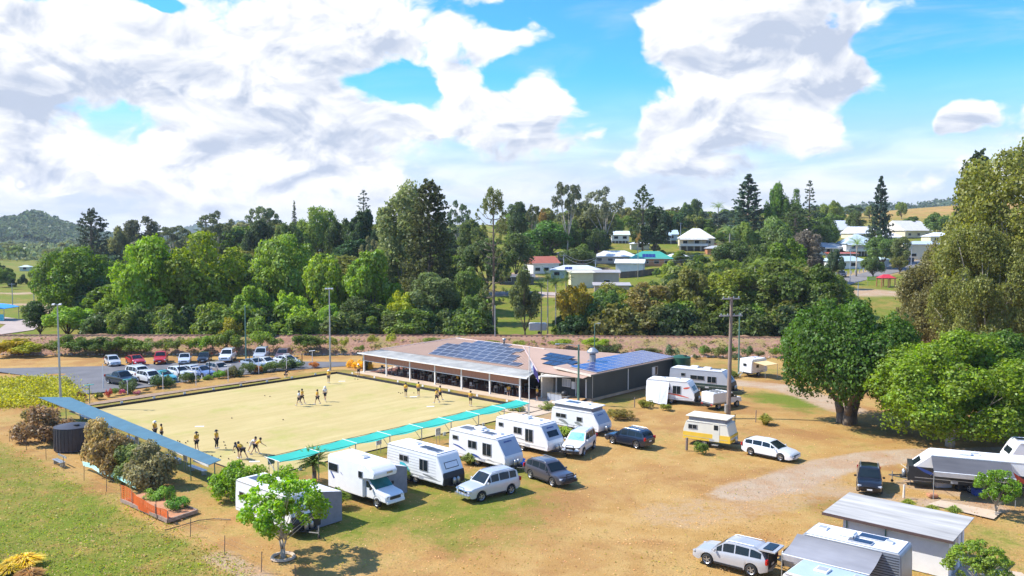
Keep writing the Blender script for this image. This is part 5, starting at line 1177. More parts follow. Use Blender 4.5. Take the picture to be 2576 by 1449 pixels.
# 10 small white camper with awning
t10 = caravan('small white slide on camper with a tan awning near the dark tree', math.radians(36), G(1890,950), 3.6, W=2.1, H=2.5, z0=.55, side=-1, windows=[(1.3,1.5,.5,.4)], front=.25, frontwin=0, vents=[(1.8,0,.5)], gas=0, tow=False)
mb = MB(); mb.slab((.3,-1.05,2.2),(3.0,-1.05,2.2),(3.0,-3.2,1.95),(.3,-3.2,1.95),.05); mb.build('side_awning', mat('tan_canvas',(.70,.52,.26),.8), t10)
mb = MB()
for p in ((.3,-3.15),(3.0,-3.15)): mb.cyl((p[0],p[1],0),(p[0],p[1],1.95),.03,n=5)
mb.build('awning_pole', STEEL, t10)
mb = MB(); mb.box((-.03,.1,1.7),(.04,.5,.35)); mb.build('rear_window', GLASS, t10)
mb = MB()
for yy_ in (.3,.85): mb.slab((-.05,yy_-.02,.75),(-.05,yy_+.04,.75),(-.9,yy_+.04,.02),(-.9,yy_-.02,.02),.05)
for i in range(4): mb.box((-.2-i*.2,.58,.62-i*.17),(.16,.55,.03))
mb.build('step_ladder', STEEL, t10)
# 11 big right caravan, drawbar to the left
v11 = caravan('large white caravan with open grey awning at the right, under trees', math.radians(158), (XD(2640,61.5)+.2, 62.6), 8.6, W=2.4, H=2.75, z0=.55, side=1, front=1.5, windows=[(3,1.75,1.0,.6),(5.4,1.75,1.0,.6)], vents=[(3.8,0,.6)], ac=[(4.6,.3)], awning=(1.6,7.0,2.7,AWN,1), frontwin=2, boot=CHECK, lower=(CHECK,1.15), stripe=[(STRIPE,6.6,1.2,8.0,1.7,.25),(REDST,.3,1.2,1.8,2.2,.4)])  # lower panel blackened to stand for the shade and dark walls under the awning
caravan('second white caravan partly behind the large right hand one', math.radians(165), (XD(2850,66), 67.4), 7.5, W=2.4, H=2.7, side=1, windows=[(3,1.75,1.0,.6)], vents=[(3,0,.6),(4.8,0,.5)], solar=[(5.9,0,1.4,.9)], front=.8, frontwin=2)
# 12 bottom right ribbed caravan with awning
a12 = Vector(G(2269,1396,2.75))
caravan('grey ribbed caravan with a big silver awning next to the amenities block', math.radians(141), a12, 6.6, W=2.35, H=2.75, z0=.5, side=1, front=1.2, rear_rake=.05, color=RIB, ribs=14, roofm=ROOFW, vents=[(4.7,-.2,.6),(1.0,-.2,.45)], ac=[(3.2,.1)], solar=[(2.3,.65,1.3,.6),(1.9,-.4,1.5,.7)], awning=(1.0,5.7,2.3,AWN2,1), frontwin=0, boot=CHECK, windows=[(2.3,1.6,1.0,.6)])
a13 = Vector(G(2150,1500,2.7))
caravan('pale blue roofed caravan cut off by the bottom edge of the view', math.radians(139), (a13.x+1.6, a13.y-.6), 6.0, W=2.35, H=2.7, side=1, roofm=mat('pale_blue_roof',(.42,.52,.58),.45,.1,.08,.8), vents=[(3.9,-.2,.7),(2.2,-.4,.4)], front=.6, frontwin=0)
# motorhome
def motorhome():
    a = Vector(G(825,1221,.55)); ang = RA; d = Vector((math.cos(ang), math.sin(ang))); lf = Vector((-d.y, d.x)); c = a+lf*1.1
    t = thing('motorhome', 'white coachbuilt motorhome with an overcab bed facing lower right', 'motorhome', (c.x, c.y, 0), ang); hw = 1.1
    mb = MB(); mb.prism([(0,.5),(.0,2.95),(.25,3.1),(4.7,3.02),(5.5,2.70),(5.72,2.45),(5.62,2.10),(4.55,1.95),(4.35,1.9),(4.35,.5)], -hw, hw); mb.build('body', MWHITE, t, bevel=.06)
    mb = MB(); mb.prism([(4.36,.52),(4.36,1.90),(4.6,1.92),(5.55,1.22),(6.5,1.08),(6.72,.9),(6.78,.5)], -.9, .9); mb.build('cab', MWHITE, t, bevel=.06)
    mb = MB(); mb.add([(4.72,-.78,1.88),(4.72,.78,1.88),(5.50,.82,1.29),(5.50,-.82,1.29)], [(0,1,2,3)]); mb.build('windscreen', GLASSB, t)
    for s in (1,-1):
        mb = MB(); mb.add([(4.50,s*.912,1.30),(5.28,s*.912,1.30),(4.75,s*.912,1.78),(4.50,s*.912,1.78)], [(0,1,2,3)]); mb.build('cab_window', GLASS, t)
        mb = MB(); mb.box((5.2,s*1.05,1.35),(.12,.2,.24)); mb.build('mirror', BLACKP, t, bevel=.03)
        mb = MB(); mb.box((6.62,s*.68,.86),(.22,.32,.18),-s*.3); mb.build('headlight', HEADL, t, bevel=.03)
        wheel(t, 5.75, s*.82, .36, .24); wheel(t, 1.7, s*.95, .36, .24)
        mb = MB(); mb.lathe([(.46,-.02),(.43,.04)], 16, axis='Y', c=(5.75,s*.90,.42)); mb.build('wheel_arch', BLACKP, t, fix=False)
    for (xx, zz, ww, hh) in ((.75,2.15,1.1,.55),(4.1,2.2,.42,.45)):
        mb = MB(); mb.box((xx,-hw-.02,zz),(ww+.08,.04,hh+.08)); o = mb.build('window', FRAME, t); mb = MB(); mb.box((xx,-hw-.045,zz),(ww,.02,hh)); mb.build('pane', GLASS, o)
    mb = MB(); mb.box((3.0,.1,3.14),(.7,.6,.12)); o = mb.build('roof_hatch', ROOFW, t, bevel=.03); mb = MB(); mb.box((3.0,.1,3.21),(.5,.42,.02)); mb.build('hatch_lid', FRAME, o)
    mb = MB()
    for i in range(4): mb.box((5.66-.0*i, .15+i*.14, 2.38),(.12,.10,.14),ry=-.2)
    mb.build('lettering', GOLDP, t)
    mb = MB(); mb.box((6.76,0,.80),(.08,1.0,.22)); mb.build('grille', BLACKP, t, bevel=.02)
    mb = MB(); mb.box((6.80,0,.52),(.12,1.7,.2)); mb.build('bumper', MWHITE, t, bevel=.04)
    mb = MB(); mb.box((6.87,0,.50),(.02,.38,.11)); mb.build('number_plate', WHITEP, t)
    mb = MB(); mb.add([(.35,-hw-.015,1.75),(.45,-hw-.015,1.8),(.9,-hw-.015,1.35),(.75,-hw-.015,1.25)], [(0,1,2,3)]); mb.add([(1.6,-hw-.015,1.95),(1.85,-hw-.015,1.75),(1.95,-hw-.015,1.7),(1.75,-hw-.015,1.9)], [(0,1,2,3)]); mb.build('stripe', STRIPE, t)
    mb = MB(); mb.box((2.2,0,.45),(4.2,1.6,.14)); mb.build('chassis', BLACKP, t)
    annexe(t, 1.6, 4.6, 1.12, 3.0, 2.6, 2.05)
motorhome()
# white tray truck with a box canopy
def box_ute():
    x, y = G(1812, 1024); t = thing('pickup_truck', 'white utility with a square box canopy, seen from behind by the timber pole', 'pickup', (x, y, 0), math.radians(33))
    mb = MB(); mb.box((-.9,0,1.35),(2.5,1.9,1.15)); mb.build('box_canopy', MWHITE, t, bevel=.06)
    mb = MB(); mb.box((-.9,0,.72),(2.6,1.85,.10)); mb.build('tray', STEEL, t)
    mb = MB(); mb.prism([(.42,.55),(.42,1.78),(1.05,1.80),(1.55,1.18),(2.55,1.08),(2.65,.55)], -.88, .88); mb.build('cab', MWHITE, t, bevel=.05)
    mb = MB(); mb.add([(1.10,-.74,1.77),(1.10,.74,1.77),(1.52,.78,1.24),(1.52,-.78,1.24)], [(0,1,2,3)]); mb.build('windscreen', GLASS, t)
    for s in (1,-1):
        mb = MB(); mb.add([(.6,s*.892,1.22),(1.4,s*.892,1.22),(1.08,s*.892,1.68),(.6,s*.892,1.68)], [(0,1,2,3)]); mb.build('side_window', GLASS, t)
        mb = MB(); mb.box((1.45,s*1.02,1.3),(.1,.2,.2)); mb.build('mirror', BLACKP, t); wheel(t, 1.85, s*.78, .38, .24); wheel(t, -1.2, s*.78, .38, .24)
        mb = MB(); mb.box((-2.22,s*.75,.62),(.05,.25,.12)); mb.build('tail_light', REDL, t)
    mb = MB(); mb.box((-2.2,0,.5),(.08,1.5,.12)); mb.build('bumper', BLACKP, t)
    mb = MB(); mb.box((0,0,.55),(4.4,.9,.2)); mb.build('chassis', BLACKP, t)
    mb = MB()
    for i in range(3): mb.box((-.9+i*.5-.5,0,1.98),(.08,1.7,.05))
    mb.build('roof_rack', BLACKP, t)
box_ute()
# ------------------------------------------------------------------ the club
ROOFB = mat('brown_steel_roof', (.44, .30, .225), .65, 0, .07, .5, spec=.2); ROOFV = mat('aged_pale_roof', (.50, .48, .43), .75, 0, .25, .6, spec=.15)
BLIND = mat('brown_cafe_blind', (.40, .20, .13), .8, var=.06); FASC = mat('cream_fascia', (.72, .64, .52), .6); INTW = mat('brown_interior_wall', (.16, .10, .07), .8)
SHEDM = mat('dark_grey_steel_cladding', (.052, .066, .068), .5, .1, .10, .6); PLINTH = mat('concrete_plinth', (.34, .27, .20), .9, var=.25, scale=.8)
def P3(s, t, z): x, y = W2(s, t); return (x, y, z)
club = thing('clubhouse', 'long low bowls clubhouse with brown hipped roof and open pale fronted verandah', 'clubhouse', (*W2(18, 8), 0), ROT1)
def loc(s, t, z=0): return (s-18, t-8, z)       # club local frame (x along the green, y away from it)
def lb(name, a, b, m, parent=club, **kw): mb = MB(); mb.b2(loc(*a), loc(*b)); return mb.build(name, m, parent, **kw)
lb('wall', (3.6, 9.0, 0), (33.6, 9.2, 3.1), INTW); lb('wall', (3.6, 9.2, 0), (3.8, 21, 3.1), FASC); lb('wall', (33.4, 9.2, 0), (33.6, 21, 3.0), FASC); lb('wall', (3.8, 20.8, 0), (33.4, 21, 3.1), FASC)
lb('end_wall', (34.3, 5.2, 0), (34.5, 9.0, 3.0), FASC)
for i in range(6):
    s_ = 6+i*4.6; fr = lb('sliding_door', (s_, 8.93, .05), (s_+3.0, 8.99, 2.3), FRAME); lb('door_pane', (s_+.08, 8.90, .15), (s_+2.9, 8.93, 2.2), GLASS, fr)
# columns, rails, blinds
colx = [3.0+5.03*i for i in range(7)]
for s_ in colx: lb('column', (s_-.09, 2.5, 0), (s_+.09, 2.68, 2.72), WHITEP)
for i in range(6):
    a, b = colx[i]+.10, colx[i+1]-.10
    mb = MB(); n = 14
    for j in range(n): mb.b2(loc(a+(b-a)*j/n, 2.56+.02*(j % 2), 1.78), loc(a+(b-a)*(j+1)/n, 2.60+.02*(j % 2), 2.66))
    mb.build('roller_blind', BLIND, club); lb('blind_rail', (a, 2.52, 1.72), (b, 2.64, 1.80), WHITEP)
lb('verandah_beam', (2.9, 2.5, 2.70), (33.3, 2.66, 2.80), WHITEP)
# roofs
def roofquad(name, pts, m, t=.06): mb = MB(); mb.slab(*[loc(*p) for p in pts], t); return mb.build(name, m, club)
roofquad('verandah_roof', [(2.3, 2.05, 2.86), (34.7, 2.05, 2.86), (33.2, 5.6, 3.12), (3.4, 5.6, 3.12)], ROOFV)
lb('gutter', (2.2, 1.93, 2.76), (34.8, 2.06, 2.88), WHITEP)
EV = 3.13; R0, R1, RT, RH = 10.8, 24.0, 13.6, 4.62
def rs_(name, pts, m=ROOFB):
    mb = MB(); P_ = [Vector(loc(*p)) for p in pts]; mb.add(P_, [tuple(range(len(P_)))]); return mb.build(name, m, club)
rs_('roof', [(3.3, 5.4, EV), (33.6, 5.4, EV), (R1, RT, RH), (R0, RT, RH)])
rs_('roof', [(3.3, 5.4, EV), (R0, RT, RH), (3.3, 21.6, EV)]); rs_('roof', [(R0, RT, RH), (R1, RT, RH), (33.6, 21.6, EV), (3.3, 21.6, EV)])
rs_('roof', [(33.6, 5.4, EV), (40.2, 5.9, 2.95), (40.2, 7.15, 3.1), (27.6, 14.0, 4.45), (R1, RT, RH)])
rs_('roof', [(27.6, 14.0, 4.45), (40.2, 7.15, 3.1), (35.1, 22, 3.7), (33.6, 21.6, EV), (R1, RT, RH)])
mb = MB()
for a, b in (((R0, RT, RH+.02), (R1, RT, RH+.02)), ((R1, RT, RH+.02), (33.6, 5.4, EV+.03)), ((R0, RT, RH+.02), (3.3, 5.4, EV+.03)), ((R0, RT, RH+.02), (3.3, 21.6, EV+.03)), ((R1, RT, RH+.02), (27.6, 14.0, 4.48))): mb.cyl(loc(*a), loc(*b), .10, n=6)
mb.build('ridge_cap', mat('pinkish_ridge', (.52, .39, .34), .5), club)
# battens: raised ribs of the sheeting, one joined part
mb = MB()
for i in range(66):
    s_ = 3.8+i*.45; f0 = max(0, (R0-s_)/(R0-3.3)); f1 = max(0, (s_-R1)/(33.6-R1)); f = 1-max(f0, f1)
    if f > .05: mb.cyl(loc(s_, 5.4, EV+.02), loc(s_, 5.4+(RT-5.4)*f, EV+(RH-EV)*f+.02), .025, n=3, cap=False)
o = mb.build('roof_rib', ROOFB, club); o['kind'] = 'stuff'
mb = MB()
for i in range(72):
    s_ = 2.6+i*.445; mb.cyl(loc(s_, 2.08, 2.89), loc(min(max(s_, 3.6), 33.0), 5.5, 3.14), .02, n=3, cap=False)
o = mb.build('verandah_roof_rib', ROOFV, club); o['kind'] = 'stuff'
def slope_pt(s, t): return EV+(RH-EV)*(t-5.4)/(RT-5.4)
def solar_at(name, corners, m=SOLAR, parent=club, frame=SOLARF):
    mb = MB(); mb.slab(*corners, .05); o = mb.build(name, frame, parent)
    c = sum((Vector(q) for q in corners), Vector())/4; n = (Vector(corners[1])-Vector(corners[0])).cross(Vector(corners[3])-Vector(corners[0])).normalized(); n = n if n.z > 0 else -n
    q = [c+(Vector(p)-c)*.93+n*.006 for p in corners]; mb = MB(); mb.add(q, [(0, 1, 2, 3)]); mb.build('cells', m, o); return o
SOLARG = mat('grey_solar_cells', (.075, .08, .105), .30, .1, .15, 4, coat=.2); SOLARB = mat('blue_solar_cells', (.03, .055, .22), .20, .2, .2, 5, coat=.3)
ROWS = [(5.95, 11.6, 26.6), (7.0, 10.9, 28.3), (8.05, 11.4, 26.2), (9.1, 12.1, 25.5), (10.15, 12.5, 23.2), (11.2, 13.2, 22.0)]
ROWS = [(6.0, 13.0, 30.0), (7.25, 12.6, 28.4), (8.5, 12.0, 28.4), (9.75, 11.8, 26.8), (11.0, 14.0, 26.8), (12.25, 15.6, 23.8)]
for (t0, sa, sb) in ROWS:
    n = int((sb-sa)/1.68)
    for i in range(n):
        s0_ = sa+i*1.68; z0_, z1_ = slope_pt(0, t0)+.12, slope_pt(0, t0+1.18)+.12
        solar_at('solar_panel', [loc(s0_, t0, z0_), loc(s0_+1.58, t0, z0_), loc(s0_+1.58, t0+1.12, z1_), loc(s0_, t0+1.12, z1_)], SOLARG)
# left hip array
def hipL(s, t): return EV+(RH-EV)*(s-3.3)/(R0-3.3)
for i in range(3):
    for j in range(6):
        s0_ = 4.0+i*1.7; t0 = 9.0+j*1.5
        if t0+1.4 > 21-(s0_-3.3)*.9 or t0 < 5.6+(s0_+1.6-3.3)*1.05: continue
        solar_at('solar_panel', [loc(s0_, t0, hipL(s0_, 0)+.14), loc(s0_+1.6, t0, hipL(s0_+1.6, 0)+.14), loc(s0_+1.6, t0+1.4, hipL(s0_+1.6, 0)+.14), loc(s0_, t0+1.4, hipL(s0_, 0)+.14)], SOLARG)
# black array on the right hip, from the picture on the sloping plane
pa = Vector(loc(33.6, 5.4, EV)); pb = Vector(loc(40.2, 7.15, 3.1)); pc = Vector(loc(27.6, 14.0, 4.45)); nn = (pb-pa).cross(pc-pa).normalized(); nn = nn if nn.z > 0 else -nn
def onhip(s, t): q = Vector(loc(s, t, 0)); return Vector((q.x, q.y, pa.z-(nn.x*(q.x-pa.x)+nn.y*(q.y-pa.y))/nn.z+.13))
for j, (t0, sa, n) in enumerate(((8.2, 32.0, 4), (9.75, 30.4, 5), (11.3, 29.6, 4))):
    for i in range(n):
        s0_ = sa+i*1.06; solar_at('solar_panel', [tuple(onhip(s0_, t0)), tuple(onhip(s0_+1.02, t0)), tuple(onhip(s0_+1.02, t0+1.5)), tuple(onhip(s0_, t0+1.5))], SOLAR, frame=BLACKP)
mb = MB(); mb.lathe([(.0, 0), (.16, 0), (.16, .5), (.30, .55), (.22, .8), (.0, .85)], 12, c=loc(20.5, RT, RH)); mb.build('roof_vent', STEEL, club, smooth=True)
# corner canopy over the barbecue patio
mb = MB(); mb.slab(loc(34.8, 4.1, 2.85), loc(39.6, 6.6, 3.0), loc(39.8, 7.1, 3.0), loc(34.8, 7.1, 3.05), .12); mb.build('patio_canopy', FASC, club)
lb('fascia', (34.6, 3.9, 2.55), (35.2, 4.0, 2.85), FASC); lb('window', (36.2, 8.9, 1.0), (39.0, 9.0, 2.2), FRAME); lb('pane', (36.3, 8.85, 1.05), (38.9, 8.9, 2.1), GLASS); lb('post', (35.0, 7.2, 0), (35.15, 7.35, 3.0), WHITEP)
lb('wall', (34.5, 9.0, 0), (35.0, 9.2, 3.0), FASC)
# grey shed
shed = thing('shed', 'dark grey steel shed annex with blue solar panels beside the clubhouse', 'shed', (*W2(37.7, 16), 0), ROT1)
def l2(s, t, z=0): return (s-37.7, t-16, z)
def sb(name, a, b, m, parent=shed): mb = MB(); mb.b2(l2(*a), l2(*b)); return mb.build(name, m, parent)
SA, SB, TA, TB = 35.15, 40.4, 7.3, 26.0
mb = MB(); z1, z2 = 3.62, 3.22
mb.prism([(l2(SA, 0)[0], .35), (l2(SB, 0)[0], .35), (l2(SB, 0)[0], z2), (l2(SA, 0)[0], z1)], l2(0, TA)[1], l2(0, TB)[1]); mb.build('wall', SHEDM, shed)
mb = MB()
for i in range(94): t_ = TA+.1+i*.2; mb.b2(l2(SB, t_, .38), l2(SB+.022, t_+.07, 3.2))
for i in range(25): s_ = SA+.15+i*.21; mb.b2(l2(s_, TA-.022, .38), l2(s_+.07, TA, 3.2)) if not (37.9 < s_ < 39.9) else None
o = mb.build('wall_rib', SHEDM, shed); o['kind'] = 'stuff'
sb('plinth', (SA, TA, 0), (SB+.03, TB, .345), PLINTH)
mb = MB(); mb.slab(l2(SA-.25, TA-.35, 3.75), l2(SB+.25, TA-.35, 3.31), l2(SB+.25, TB+.2, 3.31), l2(SA-.25, TB+.2, 3.75), .07); mb.build('roof', ROOFB, shed)
mb = MB(); mb.slab(l2(SA-.25, TA-.40, 3.77), l2(SB+.25, TA-.40, 3.33), l2(SB+.25, TA-.34, 3.33), l2(SA-.25, TA-.34, 3.77), .26); mb.build('bargeboard', FASC, shed)
sb('gutter', (SB+.25, TA-.3, 3.14), (SB+.36, TB, 3.26), SHEDM)
def rz2(s): return 3.75-(s-(SA-.25))/(SB-SA+.5)*.44+.06
for j in range(11):
    for i in range(5):
        s0_ = SA+.15+i*1.03; t0 = TA+1.0+j*1.62
        if i == 0 and j < 3: continue
        solar_at('solar_panel', [l2(s0_, t0, rz2(s0_)+.05), l2(s0_+1.0, t0, rz2(s0_+1.0)+.05), l2(s0_+1.0, t0+1.58, rz2(s0_+1.0)+.05), l2(s0_, t0+1.58, rz2(s0_)+.05)], SOLARB, shed)
sb('doorway', (38.2, TA-.03, .36), (39.6, TA+.02, 2.5), BLACKP); sb('door_frame', (38.08, TA-.07, .3), (38.2, TA+.03, 2.6), WHITEP); sb('door_frame', (39.6, TA-.07, .3), (39.72, TA+.03, 2.6), WHITEP)
o = sb('window', (36.0, TA-.06, 1.35), (37.3, TA, 2.35), WHITEP)
for i in range(3): sb('pane', (36.06+i*.42, TA-.075, 1.42), (36.42+i*.42, TA-.06, 2.28), PALEG, o)
sb('notice_board', (37.45, TA-.06, 1.2), (37.95, TA-.01, 2.1), WHITEP)
o = sb('window', (SB, 20.6, 1.5), (SB+.05, 22.0, 2.6), FRAME); sb('pane', (SB+.05, 20.7, 1.56), (SB+.06, 21.25, 2.54), WHITEP, o); sb('pane', (SB+.05, 21.35, 1.56), (SB+.06, 21.9, 2.54), GLASS, o)
for t_ in (7.42, 15.0): sb('downpipe', (SB+.02, t_, .4), (SB+.10, t_+.08, 3.2), STEEL if t_ < 10 else WHITEP)
mb = MB(); mb.lathe([(.0, 0), (.42, 0), (.42, .9), (.30, 1.0), (.75, 1.15), (.75, 1.35), (.30, 1.75), (.0, 1.85)], 16, c=l2(36.0, 13.5, 3.7)); mb.build('exhaust_cowl', STEEL, shed, smooth=False)
mb = MB(); mb.slab(l2(38.0, TA-.1, .36), l2(39.8, TA-.1, .36), l2(39.8, TA-3.2, .04), l2(38.0, TA-3.2, .04), .08); tag(mb.build('timber_ramp', mat('new_timber', (.46, .27, .12), .8, var=.2, scale=4), ), 'timber ramp leading up to the grey shed doorway', 'ramp'); rp = bpy.data.objects['timber_ramp']; rp.location = shed.location; rp.rotation_euler = shed.rotation_euler
# green tank behind the shed
def tank(loc_, r, h, m, label, name='water_tank', cone=.35, ribs=0):
    t = thing(name, label, 'water tank', loc_); mb = MB(); pr_ = [(r, 0)]+[(r+(.025 if i % 2 else 0), h*i/24) for i in range(25)]+[(r, h)]
    mb.lathe([(.001, 0)]+pr_, 28); mb.build('tank_wall', m, t, smooth=True)
    mb = MB(); mb.lathe([(r+.05, h), (r+.05, h+.05), (r*.3, h+cone*.9), (.001, h+cone)], 28); mb.build('tank_roof', m, t)
    mb = MB()
    for i in range(ribs): a = i*2*math.pi/ribs; mb.cyl((math.cos(a)*(r+.02), math.sin(a)*(r+.02), 0), (math.cos(a)*(r+.02), math.sin(a)*(r+.02), h), .05, n=4)
    if ribs: mb.build('tank_rib', m, t)
    mb = MB(); mb.lathe([(.001, 0), (.25, 0), (.25, .12), (.001, .14)], 12, c=(r*.4, -r*.3, h+cone*.6)); mb.build('hatch', BLACKP, t); return t
x, y = W2(41.0, 26.9); tank((x, y, 0), 1.3, 3.3, mat('dark_green_tank', (.02, .085, .04), .5), 'dark green water tank at the back corner of the grey shed')
x, y = G(184, 1128); tank((x, y, 0), 1.55, 2.1, mat('black_tank', (.045, .045, .055), .5, var=.15), 'black round water tank beside the blue shade', cone=.32, ribs=28)

# furniture of the verandah: tables and chairs
def table():
    t = thing('table', 'round dark table under the verandah', 'table', (0, 0, 0)); mb = MB(); mb.lathe([(.001, .72), (.55, .72), (.55, .75), (.001, .75)], 14); mb.build('tabletop', BLACKP, t, fix=False); mb = MB(); mb.cyl((0, 0, 0), (0, 0, .72), .04); mb.lathe([(.001, .02), (.25, .0)], 8); mb.build('leg', STEEL, t); return t
def chair():
    t = thing('chair', 'light framed chair under the verandah', 'chair', (0, 0, 0)); mb = MB(); mb.box((0, 0, .45), (.44, .44, .04)); mb.build('seat', OBJC, t, (.5, .42, .32)); mb = MB(); mb.box((-.21, 0, .75), (.03, .42, .34)); mb.build('backrest', OBJC, t, (.5, .42, .32))
    for sx_ in (-.2, .2):
        for sy_ in (-.2, .2): mb = MB(); mb.cyl((sx_, sy_, 0), (sx_, sy_, .45 if sx_ > 0 else .9), .015, n=4); mb.build('leg', STEEL, t)
    return t
tb, ch = table(), chair(); first = True; ci = 0
for i in range(9):
    for j in range(2):
        s_ = 5.6+i*3.1+.4*j; t_ = 4.3+j*2.4; x, y = W2(s_, t_)
        lab = 'round dark table in the %s half of the verandah, %s row' % ('left' if i < 5 else 'right', 'front' if j == 0 else 'rear')
        if first: tb.location = (x, y, .06); tb['label'] = lab; tb['group'] = 'tables under the verandah'
        else: copy_tree(tb, (x, y, .06), 0, lab, group='tables under the verandah')
        for q in range(3 if j == 0 else 2):
            a = q*2.1+i; p = (x+math.cos(a)*.85, y+math.sin(a)*.85, .06); lab = 'light framed chair at a table in the %s half of the verandah' % ('left' if i < 5 else 'right')
            if first: ch.location = p; ch.rotation_euler = (0, 0, a+math.pi); ch['label'] = lab; ch['group'] = 'chairs under the verandah'; first = False
            else: copy_tree(ch, p, a+math.pi, lab, group='chairs under the verandah', color={'seat': random.choice([(.5, .42, .32), (.08, .1, .12), (.6, .6, .6)]), 'backrest': (.25, .25, .25)})
# flag pole with a hanging purple and white flag
x, y = G(1331, 1046); t = thing('flagpole', 'tall white flagpole at the corner of the green', 'flagpole', (x, y, 0)); mb = MB(); mb.cyl((0, 0, 0), (0, 0, 7.6), .06, .035, 8); mb.build('pole', WHITEP, t); mb = MB(); mb.lathe([(.001, 7.7), (.08, 7.65), (.001, 7.58)], 8); mb.build('finial', CHROME, t)
FL = mat('purple_flag', (.16, .13, .42), .8); FLW = mat('white_flag', (.8, .8, .85), .8)
fl = thing('flag', 'purple and white flag drooping from the pole', 'flag', (x, y, 0))
for nm_, m_, a_, b_ in (('upper_band', FLW, 0, 3), ('lower_band', FL, 3, 8)):
    mb = MB(); vs = []
    for i in range(a_, b_+1):
        u = i/8
        for j in range(7): v = j/6; vs.append((.06+u*1.2*.75+v*.12, .14*math.sin(u*7+v*3), 6.3-u*1.5-v*1.15+.1*math.sin(v*9)))
    mb.add(vs, [(i*7+j, i*7+j+1, i*7+j+8, i*7+j+7) for i in range(b_-a_) for j in range(6)]); mb.build(nm_, m_, fl, smooth=True)
# barbecue benches on the patio
x, y = W2(37.0, 4.9); t = thing('barbecue_bench', 'stainless cupboard bench on the patio beside the shed', 'bench', (x, y, .05), ROT1)
mb = MB(); mb.box((0, 0, .43), (2.3, .7, .86)); mb.build('cabinet', STEEL, t, bevel=.02); mb = MB(); mb.box((0, 0, .89), (2.4, .8, .05)); mb.build('worktop', CHROME, t)
for i in range(4): mb = MB(); mb.box((-.86+i*.57, -.36, .42), (.52, .02, .74)); mb.build('door', PALEG, t)
x, y = W2(38.6, 4.4); t = thing('barbecue', 'hooded barbecue standing right of the stainless bench', 'barbecue', (x, y, .05), ROT1)
mb = MB(); mb.lathe([(.001, 0), (.38, .05), (.42, .3), (.25, .52), (.001, .58)], 14, c=(0, 0, .85)); mb.build('hood', BLACKP, t, smooth=True); mb = MB(); mb.box((0, 0, .82), (1.3, .5, .06)); mb.build('shelf', STEEL, t)
for s in (-.3, .3): mb = MB(); mb.cyl((s, 0, 0), (s, 0, .8), .03); mb.build('leg', STEEL, t)
# mesh screen and yellow shrubs at the left end
x, y = W2(1.2, 4.6); mb = MB(); mb.box((0, 0, 1.0), (.06, 3.4, 2.0)); o = mb.build('screen', mat('dark_green_screen', (.06, .09, .07), .8), None); o.location = (x, y, 0); o.rotation_euler = (0, 0, ROT1+.5); tag(o, 'dark green screen at the left end of the verandah', 'screen')
for i, (px, py) in enumerate(((885, 924), (900, 926), (915, 927), (928, 929))): x, y = G(px, py); plant('shrub%d' % (i % 3), x, y, 1.7, 1.25, (.50, .38, .02), 'yellow leaved croton bush, number '.replace(', number ', '') + ' at the left end of the verandah', 'shrub', 'yellow croton bushes')

# ------------------------------------------------------------------ shade sails around the green
TEALC = mat('teal_shade_cloth', (.025, .40, .31), .7, var=.10, scale=.7, stretch=(1, 1, 1)); BLUEC = mat('blue_grey_shade_cloth', (.055, .145, .20), .85, var=.12, scale=.9)
def shade(label, A, B, Cc, D, ha, hc, nb, m, sag, barm, name, postside):
    """A,B: outer edge ends; D,C: inner edge ends (pixels), ha, hc heights"""
    a, b = Vector((*G(*A, ha), ha)), Vector((*G(*B, ha), ha)); d, c = Vector((*G(*D, hc), hc)), Vector((*G(*Cc, hc), hc))
    t = thing(name, label, 'shade sail', (a.x, a.y, 0)); O = Vector((a.x, a.y, 0)); n = 8
    for k_ in range(nb):
        mb = MB(); vs = []
        for i in range(n+1):
            u = (k_+i/n)/nb; p, q = a.lerp(b, u), d.lerp(c, u)
            for j in range(4): r = p.lerp(q, j/3)-O; r.z -= sag*math.sin(math.pi*i/n)*(1-.15*j); vs.append(r)
        mb.add(vs, [(i*4+j, i*4+j+1, i*4+j+5, i*4+j+4) for i in range(n) for j in range(3)]); mb.build('fabric', m, t, smooth=True)
    for k_ in range(nb+1):
        u = k_/nb; p, q = a.lerp(b, u)-O, d.lerp(c, u)-O
        mb = MB(); mb.tube([p+Vector((0, 0, .03 if barm == WHITEP else -.03)), q+Vector((0, 0, .03 if barm == WHITEP else -.03))], .028, 5); mb.build('cross_bar', barm, t)
        r = p.lerp(q, postside); mb = MB(); mb.cyl((r.x, r.y, 0), r, .045, n=6)
        if nb < 9: mb.cyl((r.x, r.y, 1.3), p.lerp(q, .15 if postside > .5 else .85), .03, n=4)
        mb.build('post', STEEL if barm == WHITEP else GREENP, t)
    for (p, q) in ((a, b), (d, c)): mb = MB(); mb.cyl(p-O+Vector((0, 0, -.03)), q-O+Vector((0, 0, -.03)), .02, n=4); mb.build('edge_cable', BLACKP, t)
    return t
shade('long teal shade sail running along the near right side of the green', (703,1162), (1332,1014), (1298,1006), (666,1150), 2.45, 2.55, 8, TEALC, .17, WHITEP, 'shade_sail', .10)
shade('long blue grey shade roof running along the left side of the green', (96,999), (526,1169), (556,1156), (176,999), 2.25, 2.4, 9, BLUEC, .03, BLUEC, 'shade_sail', .45)
